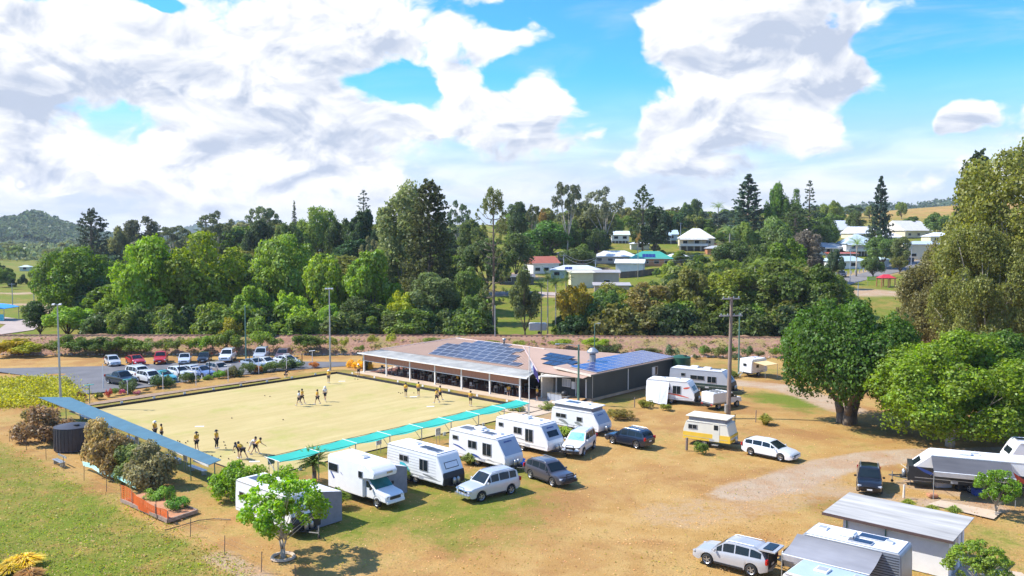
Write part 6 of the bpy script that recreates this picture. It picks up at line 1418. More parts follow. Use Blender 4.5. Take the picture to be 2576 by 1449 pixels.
# scoreboards, benches
def scoreboard(px, py, rz, m, label, h=1.5):
    x, y = G(px, py); t = thing('scoreboard', label, 'scoreboard', (x, y, 0), rz)
    mb = MB(); mb.box((0, 0, h-.35), (.62, .06, .75)); mb.build('board', m, t)
    mb = MB()
    for i in range(2):
        for j in range(2): mb.box((-.15+i*.3, -.035, h-.2-j*.3), (.24, .02, .24))
    mb.build('score_card', m if m != WHITEP else PALEG, t)
    for s in (-.22, .22): mb = MB(); mb.cyl((s, 0, 0), (s, 0, h-.7), .025, n=5); mb.build('leg', STEEL, t)
for i, (px, py, m, lab) in enumerate(((683,1190,GREENP,'dark scoreboard under the left end of the teal sail'),(953,1140,WHITEP,'white scoreboard under the teal sail behind the motorhome'),(1102,1116,WHITEP,'white scoreboard between the teal sail posts'),(1310,1038,WHITEP,'small white scoreboard by the flagpole'),
    (467,1183,WHITEP,'white scoreboard under the lower end of the blue shade'),(345,1140,WHITEP,'pale scoreboard under the middle of the blue shade'))): scoreboard(px, py, ROT1+math.pi/2*(i < 4), m, lab)
def bench(px, py, rz, L_, label, m=WHITEP, z=0):
    x, y = G(px, py); t = thing('bench', label, 'bench', (x, y, z), rz)
    for i in range(2): mb = MB(); mb.box((0, -.12+i*.24, .43), (L_, .2, .04)); mb.build('seat_plank', m, t)
    mb = MB(); mb.box((0, .3, .78), (L_, .04, .16)); mb.build('backrest', m, t)
    for s in (-L_*.38, L_*.38):
        mb = MB(); mb.box((s, .05, .21), (.06, .42, .42)); mb.build('leg', STEEL, t)
for px, py, lab in ((497,1190,'white bench at the lower end of the blue shade'),(435,1162,'white bench second from the lower end of the blue shade'),(330,1112,'grey bench under the middle of the blue shade'),(268,1082,'grey bench under the upper part of the blue shade'),(215,1058,'grey bench nearest the water tank under the blue shade')): bench(px, py, ROT1, 2.6, lab, WHITEP if px > 400 else STEEL)
bench(148, 1171, ROT1, 1.9, 'small metal bench by the wire fence of the paddock', STEEL)

# ------------------------------------------------------------------ poles and lamps
def lightpole(px, py, hpx, m, label, arms=2):
    x, y = G(px, py); h = ZD(hpx, y); t = thing('lamp_pole', label, 'lamp pole', (x, y, 0)); mb = MB(); mb.cyl((0, 0, 0), (0, 0, h), .15, .07, 10); mb.build('pole', m, t)
    mb = MB(); mb.box((0, 0, h), (1.1, .06, .06)); mb.build('cross_arm', STEEL, t)
    for s in ((-.42, 0, .42) if arms == 3 else (-.38, .38)): mb = MB(); mb.box((s, -.12, h-.02), (.36, .34, .16), rx=.5); mb.build('floodlight', STEEL, t, bevel=.03)
lightpole(153, 1024, 766, STEEL, 'tall grey floodlight pole at the left corner of the green')
lightpole(831, 932, 726, STEEL, 'tall grey floodlight pole at the far corner of the green', 3)
def polestub(px, py, hpx, r, m, label, Y=None, name='pole', extra=None):
    x, y = G(px, py) if Y is None else (XD(px, Y), Y); z = 0 if Y is None else float(hgt(x, y)); h = ZD(hpx, y)-z; t = thing(name, label, 'pole', (x, y, z)); mb = MB(); mb.cyl((0, 0, -.2), (0, 0, h), r, r*.75, 8); mb.build('shaft', m, t)
    if extra: extra(t, h)
    return t
def arm(dx, L_=1.6): 
    def f(t, h): mb = MB(); mb.tube([(0, 0, h-.15), (dx*L_*.5, 0, h+.05), (dx*L_, 0, h+.1)], .035, 5); mb.build('arm', STEEL, t); mb = MB(); mb.box((dx*(L_+.2), 0, h+.06), (.55, .22, .14)); mb.build('lamp_head', PALEG, t, bevel=.04)
    return f
polestub(619, 912, 768, .13, GREENP, 'grey green painted pole at the back of the car park', name='pole')
polestub(1455, 1020, 868, .14, GREENP, 'green street lamp pole in front of the grey shed', name='street_lamp', extra=arm(-1, 2.3))
polestub(1497, 905, 815, .10, GREENP, 'thin lamp pole behind the grey shed', Y=137.0, name='street_lamp', extra=arm(.5, 1.2))
polestub(1858, 940, 787, .13, GREENP, 'pale green pole beside the small white camper')
polestub(260, 976, 918, .06, WHITEP, 'slim white pole at the corner of the car park')
polestub(1245, 862, 768, .12, STEEL, 'short grey pole in front of the bare trunked pine', Y=146)
for (px, py, hp, lab) in ((528,952,912,'short dark bollard lamp between parked cars'),(452,960,915,'dark short pole left of the turquoise car'),(628,930,895,'dark pole stub by the silver sedan'),(760,916,890,'dark T shaped lamp at the far end of the near car row')): polestub(px, py, hp, .07, BLACKP, lab)
# timber power pole
x, y = G(1832, 1052); h = ZD(748, y); t = thing('power_pole', 'tall timber power pole with two crossarms in the open grass', 'power pole', (x, y, 0), math.radians(8)); mb = MB(); mb.cyl((0, 0, 0), (.15, 0, h), .25, .15, 10); mb.build('pole', WOODP, t)
for zz, w_ in ((h-.15, 2.0), (h-2.0, 2.6)):
    mb = MB(); mb.box((.12, 0, zz), (w_, .12, .14)); mb.build('crossarm', mat('pale_crossarm', (.42, .38, .35), .8), t)
    for q in (-.45, -.15, .15, .45): mb = MB(); mb.lathe([(.001, 0), (.05, 0), (.07, .08), (.04, .16), (.001, .18)], 8, c=(.12+q*w_*.95, 0, zz+.07)); mb.build('insulator', STEEL, t)
mb = MB(); mb.box((-.28, 0, 1.1), (.2, .4, .9)); mb.build('meter_box', STEEL, t)
# rink markers along the far left bank
MK = [(115-3,1045-15,1008-15)]
def marker(px, py, hp, lab, m=WHITEP, hm=WHITEP, w_=1.1):
    x, y = G(px, py); h = max(1.0, ZD(hp, y)); t = thing('rink_marker', lab, 'marker', (x, y, 0), ROT1+math.pi/2, 'T shaped rink markers along the far left bank'); mb = MB(); mb.cyl((0, 0, 0), (0, 0, h), .05, n=6); mb.build('post', m, t); mb = MB(); mb.box((0, 0, h), (w_, .22, .07)); mb.build('cross_piece', hm, t)
for i, (px, py, hp) in enumerate(((226,1016,971),(321,991,957),(410,980,938),(493,970,926),(574,960,921),(651,940,899),(721,932,892),(786,923,884))):
    marker(px, py, hp, ['green topped','second','third','fourth','fifth','sixth','seventh','last'][i]+' T shaped marker post along the far left bank', WHITEP if i else GREENP, mat('sea_green_paint', (.10, .42, .36), .5) if i < 3 else WHITEP, 1.0)
# bank markers: little white rink number plates
for i in range(9):
    x, y = W2(-.35, -3.5-i*3.9); mb = MB(); mb.box((0, 0, .12), (.05, .30, .24)); o = mb.build('rink_number', WHITEP); o.location = (x, y, .02); o.rotation_euler = (0, 0, ROT1); tag(o, 'small white rink plate on the far left bank of the green', 'marker', 'white rink plates left bank')
for i in range(7):
    x, y = W2(3+i*5, .45); mb = MB(); mb.box((0, 0, .12), (.30, .05, .24)); o = mb.build('rink_number', WHITEP); o.location = (x, y, .02); o.rotation_euler = (0, 0, ROT1); tag(o, 'small white rink plate on the clubhouse bank of the green', 'marker', 'white rink plates club bank')
for i in range(6):
    x, y = W2(39.7, -5-i*5.6); mb = MB(); mb.box((0, 0, .16), (.05, .34, .32)); o = mb.build('rink_number', WHITEP); o.location = (x, y, .02); o.rotation_euler = (0, 0, ROT1); tag(o, 'small white rink plate on the near right bank by the teal sail', 'marker', 'white rink plates near bank')
# garden bed behind the far left bank
GB = [(245,1002,1.2,.8,(.12,.13,.03)),(275,996,1.0,.9,(.28,.08,.04)),(290,992,1.1,.8,(.10,.14,.03)),(305,990,1.0,.6,(.40,.12,.16)),(325,985,2.3,1.6,(.055,.085,.03)),(398,974,2.2,1.6,(.05,.09,.03)),(415,968,1.7,1.3,(.06,.10,.04)),(428,972,1.6,1.2,(.06,.10,.03)),
 (468,962,1.7,1.4,(.09,.13,.04)),(488,960,1.5,1.1,(.06,.09,.03)),(525,955,1.5,.7,(.10,.16,.03)),(552,952,1.5,1.1,(.11,.22,.03)),(580,948,2.1,1.5,(.10,.10,.04)),(600,946,1.8,1.2,(.07,.10,.03)),(628,938,2.2,1.5,(.07,.10,.03)),(648,936,1.6,1.0,(.28,.15,.03)),(668,934,1.9,1.2,(.07,.10,.03)),(690,931,2.2,1.3,(.07,.11,.03)),(722,927,2.6,1.6,(.06,.10,.03)),(745,925,2.3,1.3,(.07,.11,.03)),(790,925,1.5,.9,(.30,.16,.03)),(205,1003,1.2,.9,(.14,.08,.03)),(345,990,.9,.4,(.30,.12,.12)),(370,984,.9,.4,(.12,.12,.03))]
mulch = [W2(-2.0, -8.0), W2(-2.2, -18), W2(-2.0, -36), W2(-3.2, -36), W2(-3.9, -27), W2(-3.2, -18), W2(-3.4, -8.0)]
sheet('garden_bed', mulch, .012, mat('bed_soil', (.30, .20, .13), .95, var=.3, scale=1.5))
for i, (px, py, W_, H_, col) in enumerate(GB):
    x, y = G(px, py); warm = col[0] > col[1]*1.3; plant('shrub%d' % (i % 3), x, y, W_*1.15, H_*1.1, col, 'reddish or orange shrub in the bed behind the far left bank' if warm else 'dark bed shrub by the far bank, '+min(((325,'in front of the navy utility'),(405,'between the turquoise car and the bank'),(430,'right of the turquoise car'),(478,'in front of the silver hatchback'),(525,'low one before the blue sedan'),(552,'bright one by the sixth marker'),(580,'right of the beige four wheel drive'),(602,'second right of the beige four wheel drive'),(635,'in front of the silver sedan'),(670,'by the seventh marker'),(692,'left of the last marker'),(735,'in front of the last white sedan'),(245,'nearest the left corner'),(290,'beside the slim white pole'),(370,'low one by the third marker')), key=lambda q: abs(q[0]-px))[1], 'shrub', 'warm coloured bed shrubs' if warm else 'green bed shrubs')

# ------------------------------------------------------------------ amenities block
A_, D_, B_ = Vector((*G(2072, 1285, 2.5), 0)), Vector((*G(2400, 1358, 2.5), 0)), Vector((*G(2129, 1240, 2.62), 0))
u = (D_-A_).normalized(); Lb = (D_-A_).length; v = Vector((-u.y, u.x, 0)); ang = math.atan2(u.y, u.x)
am = thing('amenities_block', 'small white block with a long skillion roof at the lower right', 'amenities block', (A_.x, A_.y, 0), ang)
BLK_ = mat('white_block_wall', (.76, .75, .74), .7, var=.06, scale=1.5)
mb = MB(); mb.b2((1.1, .38, 0), (Lb-.35, 3.6, 2.42)); mb.build('wall', BLK_, am)
mb = MB(); mb.slab((0, -.15, 2.46), (Lb, -.15, 2.46), (Lb, 4.3, 2.72), (0, 4.3, 2.72), .06); mb.build('roof', mat('aged_sheet_roof', (.40, .385, .36), .75, 0, .30, .8, stretch=(.25, 2, 1)), am)
mb = MB(); mb.b2((-.02, -.24, 2.30), (Lb+.02, -.15, 2.46)); mb.build('fascia', mat('brown_fascia', (.10, .06, .05), .6), am)
for x_ in (1.35, 3.7): mb = MB(); mb.tube([(x_, .32, 0), (x_, .32, 2.1), (x_, -.1, 2.3)], .04, 5); mb.build('downpipe', GREENP, am)
for yy_ in (1.1, 2.0, 2.9): mb = MB(); mb.b2((Lb-.35, yy_, 0), (Lb-.29, yy_+.12, 2.42)); mb.build('pilaster', PALEG, am)
mb = MB(); mb.b2((Lb-.3, 1.3, .05), (Lb-.27, 1.95, 2.05)); mb.build('door', PALEG, am)
sl = [G(2385,1415), G(2570,1440), G(2640,1500), G(2400,1500)]; sheet('concrete_apron', sl, .006, CONC)
sl = [G(2335,1268), G(2365,1258), G(2520,1288), G(2500,1306)]; sheet('concrete_slab', sl, .006, CONC)
# shade and dark walls below the right caravan's awning: its blackened lower panel
# ------------------------------------------------------------------ fences and small things
WIREP = mat('rusty_star_picket', (.10, .075, .06), .8)
fp = [(24,1111),(67,1133),(116,1157),(161,1185),(211.5,1209),(268,1237),(310,1262),(395,1305),(479,1351),(564.6,1396),(657.5,1439)]
fw = thing('wire_fence', 'thin wire fence on steel pickets edging the lower left paddock', 'fence', (*G(*fp[0]), 0)); O = fw.location
pts = [Vector((*G(*p), 0))-Vector(O) for p in [(-60,1072)]+fp+[(745,1475)]]
for p in pts: mb = MB(); mb.cyl(p, p+Vector((random.uniform(-.06,.06), 0, 1.25)), .025, n=4); mb.build('picket', WIREP, fw)
for z in (.45, .85, 1.15):
    mb = MB(); mb.tube([p+Vector((0, 0, z)) for p in pts], .004, 3); mb.build('wire', STEEL, fw)
# orange mesh barrier and raised bed
OR = mat('orange_barrier_mesh', (.75, .14, .02), .6)
a, b = Vector((*G(305,1262), 0)), Vector((*G(422,1315), 0)); c_ = Vector((*G(496,1290), 0))
t = thing('barrier_mesh', 'sagging orange barrier mesh along the raised bed', 'barrier', tuple(a)); n = 34; mb = MB()
def mp(u, v): p = (b-a)*u; return (p.x+.15*math.sin(u*9), p.y, .12+(1.15-.55*u+.08*math.sin(u*15))*v-.1*math.sin(math.pi*u)*v)
for i in range(n): mb.tube([mp(i/n, j/4) for j in range(5)], .034, 3)
for j in range(9): mb.tube([mp(i/12, j/8) for i in range(13)], .034, 3)
mb.build('mesh', OR, t)
for u_ in (0, .25, .5, .75, 1): p = (b-a)*u_; mb = MB(); mb.cyl((p.x, p.y, 0), (p.x, p.y, 1.25-.4*u_), .03, n=4); mb.build('stake', WOODP, t)
t = thing('raised_bed', 'timber edged raised garden bed ending in a bare corner', 'garden bed', tuple(a)); SLE = mat('old_sleeper', (.30, .22, .17), .9, var=.25, scale=3)
cc = c_-a; bb = b-a; aa2 = Vector((*G(375,1240), 0))-a
for p, q in ((Vector(), bb), (bb, cc), (cc, Vector((*G(452,1272), 0))-a)):
    d = q-p; mb = MB(); mb.box((p+q)/2+Vector((0, 0, .12)), (d.length, .12, .26), math.atan2(d.y, d.x)); mb.build('sleeper', SLE, t)
mb = MB(); mb.add([(0, 0, .16), (bb.x, bb.y, .16), (cc.x, cc.y, .16), (aa2.x, aa2.y, .14)], [(0, 1, 2, 3)]); mb.build('soil', mat('red_soil', (.48, .22, .11), .95, var=.2), t)
# fallen pale green mesh
mb = MB(); q = [(312,1218),(345,1226),(385,1240),(420,1252),(452,1266),(505,1290)]
q = [(308/1.0,1214),(330,1222),(352,1232),(372,1240),(392,1248)]; q = [(x_-100, y_-38) for x_, y_ in q]+[(340,1232)]
P_ = [Vector((*G(*p), .50+.10*math.sin(i*2))) for i, p in enumerate(q)]
for s in range(5): mb.tube([p+Vector((.06*s, -.09*s, -.06*s)) for p in P_], .03, 4)
tag(mb.build('rolled_netting', mat('aqua_netting', (.35, .68, .62), .7)), 'sagging roll of aqua netting below the hedge row shrubs', 'netting')
mb = MB(); hp = [(415,1335),(450,1325),(500,1310),(540,1306),(580,1308)]; mb.tube([(*G(*p), .03) for p in hp], .03, 4); tag(mb.build('hose', BLACKP), 'dark hose lying on the grass by the left caravan', 'hose')
# blue tarp
x, y = G(1300, 1168); rs = np.random.RandomState(2); mb = MB(); vs = []
for i in range(10):
    for j in range(8): u_, v_ = i/9, j/7; vs.append((x-.75+u_*1.5+.1*rs.randn(), y+.5-v_*1.2+.12*rs.randn(), max(.03, 1.15*(1-u_)**.8*math.sin(math.pi*(.15+.7*v_))+.10*rs.randn())))
mb.add(vs, [(i*8+j, i*8+j+1, i*8+j+9, i*8+j+8) for i in range(9) for j in range(7)]); tag(mb.build('tarpaulin', mat('bright_blue_tarp', (.02, .28, .72), .4)), 'crumpled bright blue tarpaulin over a caravan hitch', 'tarpaulin')
# stakes and posts on the grass
for (px, py, hm_, r, lab) in ((1379/1.0,0,0,0,''),)[:0]: pass
for (px, py, h_, r, m_, lab) in ((1727,1132,1.15,.13,WOODP,'thick timber stump post in front of the yellow caravan'),(1901,1062,1.3,.05,WOODP,'thin stake holding the spiky plant'),(1848,1078,1.5,.05,BLACKP,'dark post right of the yellow caravan'),(2273,1252,1.0,.09,FASC,'short cream post on the grass right of the black SUV'),(1596,1025,1.2,.06,WOODP,'grey stump post beside the low olive bush')):
    x, y = G(px, py); mb = MB(); mb.cyl((0, 0, 0), (.03, 0, h_), r, r*.9, 7); o = mb.build('post', m_); o.location = (x, y, 0); tag(o, lab, 'post')
# washing line frame near the right caravan
x, y = G(2290, 1215); t = thing('clothes_line', 'small folding clothes line left of the big right caravan', 'clothes line', (x, y, 0)); mb = MB(); mb.cyl((0, 0, 0), (0, 0, 1.3), .025)
for a_ in (0, 2.1, 4.2): mb.cyl((0, 0, .3), (math.cos(a_)*.6, math.sin(a_)*.6, 0), .015, n=4); mb.cyl((0, 0, 1.0), (math.cos(a_)*.9, math.sin(a_)*.9, 1.35), .015, n=4)
mb.build('frame', STEEL, t)
# left: blue shade shelter and little buildings beyond the railway
x, y, z = TG(-20, 806); t = thing('shelter', 'blue roofed sports shelter at the far left edge', 'shelter', (x, y, z)); mb = MB(); pr_ = [(-4.8+i*.8, 3.0+.7*math.sin(math.pi*i/12)) for i in range(13)]; mb.prism(pr_+[(4.8, 2.9), (-4.8, 2.9)], -3, 3); mb.build('roof', mat('sky_blue_canvas', (.04, .30, .72), .6), t)
for sx_ in (-4.6, 0, 4.6):
    for sy_ in (-2.9, 2.9): mb = MB(); mb.cyl((sx_, sy_, 0), (sx_, sy_, 3.0), .08); mb.build('post', STEEL, t)
mb = MB(); mb.box((0, -2.9, .9), (9.2, .06, 1.5)); mb.build('screen', mat('aqua_screen', (.08, .50, .60), .6), t)
# ------------------------------------------------------------------ town houses
def rgbm(name, c, r=.6): return mat(name, c, r, 0, .06, 1.0)
HW = {'cream': rgbm('cream_wall', (.70, .60, .42)), 'white': rgbm('white_wall', (.74, .74, .72)), 'beige': rgbm('beige_wall', (.50, .42, .34)), 'green': rgbm('pale_green_wall', (.50, .58, .50)), 'blue': rgbm('pale_blue_wall', (.50, .58, .64)), 'dark': rgbm('dark_wall', (.10, .10, .11)), 'yellow': rgbm('yellow_wall', (.80, .70, .45)), 'brick': rgbm('orange_brick', (.50, .22, .10))}
def house(px, py, wpx, roofc, wall, label, rot=0, dep=.7, hip=True, wh=2.6, rise=.20, stump=0., verandah=False, solar=0, name='house', wins=3, flat=False, sink=.3):
    x, y, z = TG(px, py); W = wpx/FPX*y*1.12; D = W*dep; t = thing(name, label, name.split('_')[-1] if name != 'house' else 'house', (x, y+D*.3, z-sink), math.radians(rot)); z0 = stump+sink; wl = HW[wall]; ov = .5
    mb = MB(); mb.b2((-W/2+ov, -D/2+ov, z0), (W/2-ov, D/2-ov, z0+wh)); mb.build('wall', wl, t)
    if stump:
        mb = MB()
        for i in range(6):
            for j in (-1, 1): mb.b2((-W/2+ov+i*(W-2*ov)/5-.1, j*(D/2-ov-.1)-.1, 0), (-W/2+ov+i*(W-2*ov)/5+.1, j*(D/2-ov-.1)+.1, z0))
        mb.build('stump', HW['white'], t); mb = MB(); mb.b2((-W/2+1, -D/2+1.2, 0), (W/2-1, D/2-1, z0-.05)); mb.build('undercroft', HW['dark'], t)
    ze = z0+wh; hr = D/2*rise*2 if not flat else .05
    mb = MB()
    if flat: mb.slab((-W/2, -D/2, ze+.05), (W/2, -D/2, ze+.05), (W/2, D/2, ze+.5), (-W/2, D/2, ze+.5), .12)
    else:
        r0, r1 = (-W/2+D/2, W/2-D/2) if hip else (-W/2, W/2)
        if hip and r0 > r1: r0 = r1 = 0
        a = [(-W/2, -D/2, ze), (W/2, -D/2, ze), (W/2, D/2, ze), (-W/2, D/2, ze), (r0, 0, ze+hr), (r1, 0, ze+hr)]
        mb.add(a, [(0, 1, 5, 4), (2, 3, 4, 5), (1, 2, 5), (3, 0, 4), (3, 2, 1, 0)])
    mb.build('roof', OBJR, t, roofc)
    mb = MB(); mb.b2((-W/2-.02, -D/2-.06, ze-.12), (W/2+.02, -D/2, ze+.03)); mb.build('fascia', HW['white'], t)
    n = wins
    for i in range(n):
        cx_ = -W/2+ov+(i+.5)*(W-2*ov)/n; ww = min(1.7, (W-2*ov)/n*.55)
        mb = MB(); mb.b2((cx_-ww/2-.08, -D/2+ov-.06, z0+.85), (cx_+ww/2+.08, -D/2+ov, z0+2.1)); fr = mb.build('window', HW['white'], t)
        mb = MB(); mb.b2((cx_-ww/2, -D/2+ov-.08, z0+.93), (cx_+ww/2, -D/2+ov-.06, z0+2.02)); mb.build('pane', GLASS, fr)
    if verandah:
        mb = MB(); mb.slab((-W*.46, -D/2-1.8, ze-.45), (W*.30, -D/2-1.8, ze-.45), (W*.30, -D/2+ov, ze-.05), (-W*.46, -D/2+ov, ze-.05), .08); mb.build('verandah_roof', OBJR, t, roofc)
        mb = MB(); mb.b2((-W*.45, -D/2-1.7, z0-.1), (W*.29, -D/2+ov, z0)); mb.b2((-W*.45, -D/2-1.72, z0), (W*.29, -D/2-1.66, z0+.9)); mb.build('verandah_deck', HW['white'], t)
        for i in range(5): xx = -W*.44+i*W*.18; mb = MB(); mb.b2((xx, -D/2-1.7, 0), (xx+.12, -D/2-1.58, ze-.45)); mb.build('post', HW['white'], t)
    for i in range(solar):
        zc = ze+hr*.5; mb = MB(); yy = -D/4; mb.slab((-W*.2+i*1.15, -D*.42, ze+hr*.16+.06), (-W*.2+i*1.15+1.08, -D*.42, ze+hr*.16+.06), (-W*.2+i*1.15+1.08, -D*.20, ze+hr*.60+.06), (-W*.2+i*1.15, -D*.20, ze+hr*.60+.06), .05); mb.build('solar_panel', SOLARB, t)
    HOUSES_PX.append((px-wpx*.55, px+wpx*.55, py-34, py+6)); return t
WR=(.80,.80,.80); BR=(.50,.62,.68); GR_=(.07,.38,.28); RR=(.48,.15,.09); GG=(.50,.52,.54); CR=(.70,.55,.42)
house(1548,663,104,WR,'beige','wide white hipped roof house in the middle of the hillside', dep=.55, wins=4, rise=.22)
house(1640,669,98,GR_,'brick','green roofed house with solar panels on the hillside', -6, .6, wins=4, solar=4, rise=.28)
house(1588,686,68,WR,'white','white steel shed below the green roofed house', -14, .75, hip=False, wh=3.2, rise=.16, wins=0, name='garden_shed')
house(1362,688,70,RR,'white','red roofed white house beside the brick chimney', 22, .9, hip=False, wh=3.4, rise=.24, wins=3)
house(1292,652,66,CR,'cream','cream roofed cottage left of the red roofed house', 4, .7, wins=2, rise=.24)
house(1205,658,58,WR,'white','low white building left of the tall pine trunk', 0, .5, wins=3, rise=.08)
house(1450,700,118,(.62,.66,.66),'green','long pale roofed house in front of the white roofed one', -6, .55, wins=4, solar=2, rise=.16)
house(1497,722,116,(.45,.40,.36),'beige','beige brick shop building with flat parapet', -4, .5, flat=True, wh=4.2, wins=2, name='shop')
house(1462,724,60,(.78,.70,.5),'yellow','cream yellow flat fronted building beside the shop', 10, .5, flat=True, wh=4.3, wins=0, name='shop')
house(1540,738,86,(.48,.42,.38),'beige','low brown shed roof in front of the shop', -4, .6, flat=True, wh=2.2, wins=1, name='garden_shed')
house(1300,716,84,(.20,.18,.19),'dark','low dark roofed building behind the gums', 0, .5, flat=True, wh=2.4, wins=2, name='shop')
house(1755,630,82,(.80,.77,.70),'cream','cream queenslander with pyramid white roof and side verandah', -8, .8, wh=3.0, rise=.34, stump=1.8, verandah=True, wins=3)
house(1660,612,84,BR,'blue','pale blue roofed house left of the queenslander', -4, .6, hip=False, wh=2.6, rise=.2, stump=1.2, verandah=True, wins=3)
house(1560,612,44,(.72,.78,.80),'white','small pale roofed house left of the blue roofed one', 0, .8, hip=False, wh=2.6, rise=.25, stump=1, wins=2)
house(1722,562,60,(.70,.58,.48),'white','pale roofed house high on the ridge', 0, .5, wh=2.6, wins=2, rise=.15)
house(1780,572,34,BR,'dark','tiny blue roofed house on the ridge', 0, .7, wins=1)
house(1838,568,50,WR,'white','white roofed house half hidden by trees on the ridge', 8, .7, wins=1)
house(790,610,36,WR,'white','white hipped roof house peeping over the left trees', 0, .8, wins=2, wh=3)
house(818,632,40,(.62,.66,.70),'white','grey roofed house below the white hipped one on the left', 0, .7, wins=2, wh=3.)
house(2068,640,112,GG,'white','long grey roofed house with dark verandah on the right hillside', -2, .5, wins=4, wh=2.8, verandah=True, rise=.18)
house(2108,592,70,WR,'white','tall gabled white roof house on the right hillside', 24, .9, hip=False, rise=.34, wins=2)
house(2178,602,76,WR,'cream','white roofed house behind the pale blue roofed one', 16, .8, hip=False, rise=.26, wins=3)
house(2162,642,74,(.52,.62,.68),'white','pale blue pyramid roofed house with white balcony', 0, .9, wh=2.8, rise=.32, stump=1.6, verandah=True, wins=2)
house(2290,598,84,(.80,.74,.66),'cream','big white gabled house on the right hillside', 22, .9, hip=False, rise=.30, wh=3.2, wins=3)
house(2330,652,92,(.50,.57,.62),'cream','cream brick two storey house with blue grey roof', -4, .55, wh=5.4, rise=.14, wins=3)
house(2128,676,100,(.48,.60,.66),'white','low pale blue roofed house behind the white fence', 6, .55, wins=4, rise=.2)
house(2215,672,42,(.62,.80,.84),'blue','pale blue shed with red trimmed roof beside the road', 0, .7, wins=1, wh=2.6, name='garden_shed')
house(1915,656,34,(.55,.03,.03),'dark','small red roofed shed among the trees', 0, .8, wins=0, wh=2.2, hip=False, name='garden_shed')
house(2120,655,70,(.45,.10,.05),'dark','rusty red carport roof between the houses', 0, .4, wins=0, wh=2.4, flat=True, name='carport')
house(62,682,26,(.60,.66,.66),'green','tiny pale shed on the left plain', 10, .8, wins=1, wh=2.2, name='garden_shed')
house(218,826,44,(.06,.06,.07),'dark','small dark shed beyond the railway on the left', 15, .9, wins=1, wh=2.6, name='garden_shed')
house(60,632,30,(.6,.5,.45),'brick','brown roofed farmhouse on the far left plain', 0, .6, wins=2)
house(2022,596,46,CR,'cream','cream roofed house peeping between the trees above the long grey roof', 0, .7, wins=2)
house(2240,612,60,WR,'white','small white roofed house right of the second gabled one', -10, .7, wins=2, rise=.24)
house(2365,610,60,WR,'cream','white roofed house at the right end of the hillside', 5, .7, wins=2, rise=.22)
house(1985,628,50,GG,'white','small grey roofed house left of the long grey roof', 0, .7, wins=2)
house(2052,565,44,WR,'white','small white roofed house highest on the right hillside', 0, .7, wins=1)
house(1705,662,56,WR,'beige','low pale roofed garage right of the green roof', -6, .6, wins=1, wh=2.3, name='garden_shed')
house(1610,628,46,WR,'white','white roofed garage under the pale blue roofed house', 0, .6, wins=1, wh=2.3, name='garden_shed')
house(1425,655,44,(.62,.56,.5),'beige','small beige roofed house behind the red roofed one', 0, .7, wins=2)
house(1890,600,46,WR,'white','white roofed house left of the glossy dome tree', 0, .7, wins=2)
house(1800,640,44,(.5,.5,.5),'brick','brick garage right of the cream queenslander', 0, .7, wins=1, wh=2.3, name='garden_shed')
# red playground shelter, sign, bin
x, y, z = TG(2228, 722); t = thing('shelter', 'red roofed timber shelter by the town road', 'shelter', (x, y, z)); mb = MB(); a = [(-2.2,-1.8,2.6),(2.2,-1.8,2.6),(2.2,1.8,2.6),(-2.2,1.8,2.6),(-.8,0,3.6),(.8,0,3.6)]; mb.add(a, [(0,1,5,4),(2,3,4,5),(1,2,5),(3,0,4),(3,2,1,0)]); mb.build('roof', OBJR, t, (.62,.04,.05))
for sx_ in (-1.9,0,1.9):
    for sy_ in (-1.6,1.6): mb = MB(); mb.b2((sx_-.12,sy_-.12,-.3),(sx_+.12,sy_+.12,2.6)); mb.build('post', HW['brick'], t)
x, y, z = TG(2194, 718); t = thing('sign_board', 'lime green sign board left of the red shelter', 'sign', (x, y, z)); mb = MB(); mb.box((0,0,1.9),(3.0,.08,1.2)); mb.build('board', mat('lime_board',(.42,.75,.03),.5), t); mb = MB(); mb.box((.05,-.05,2.1),(1.6,.02,.18)); mb.box((.05,-.05,1.75),(2.0,.02,.18)); mb.build('printed_line', HW['yellow'], t)
for s in (-1.3,1.3): mb = MB(); mb.cyl((s,0,-.2),(s,0,1.4),.05); mb.build('leg', STEEL, t)
# brick chimney by the red roof, red umbrellas
x, y, z = TG(1760, 622); 
for dx, lab in ((0,'left red market umbrella below the cream queenslander'),(3.6,'right red market umbrella below the cream queenslander')):
    t = thing('umbrella', lab, 'umbrella', (x+dx, y-9, float(hgt(x+dx, y-9)))); mb = MB(); mb.lathe([(1.9,2.0),(1.2,2.5),(.001,2.9)], 8); mb.build('canopy', OBJC, t, (.60,.08,.06), fix=False); mb = MB(); mb.cyl((0,0,0),(0,0,2.6),.04); mb.build('pole', STEEL, t)
# town fences
def fence_line(pts, h_, sp, m, label, slat=.9, name='fence'):
    P_ = [Vector(TG(*p)) for p in pts]; O = P_[0]; t = thing(name, label, 'fence', tuple(O))
    for a, b in zip(P_[:-1], P_[1:]):
        n = max(1, int((b-a).length/sp))
        for i in range(n):
            p, q = a.lerp(b, i/n), a.lerp(b, (i+slat)/n); zp, zq = float(hgt(p.x, p.y)), float(hgt(q.x, q.y)); mb = MB()
            d = (q-p); nn_ = Vector((-d.y, d.x, 0)).normalized()*.03
            vs = [Vector((p.x, p.y, zp-.2))-O, Vector((q.x, q.y, zq-.2))-O, Vector((q.x, q.y, zq+h_))-O, Vector((p.x, p.y, zp+h_))-O]
            mb.add([v_-nn_ for v_ in vs]+[v_+nn_ for v_ in vs], [(0,1,2,3),(7,6,5,4),(0,4,5,1),(1,5,6,2),(2,6,7,3),(3,7,4,0)]); mb.build('panel', m, t)
    return t
fence_line([(1560,700),(1600,697),(1690,684)], 2.0, 3.0, mat('brown_paling', (.16,.12,.09), .9), 'brown paling fence along the vacant grassy block', .98)
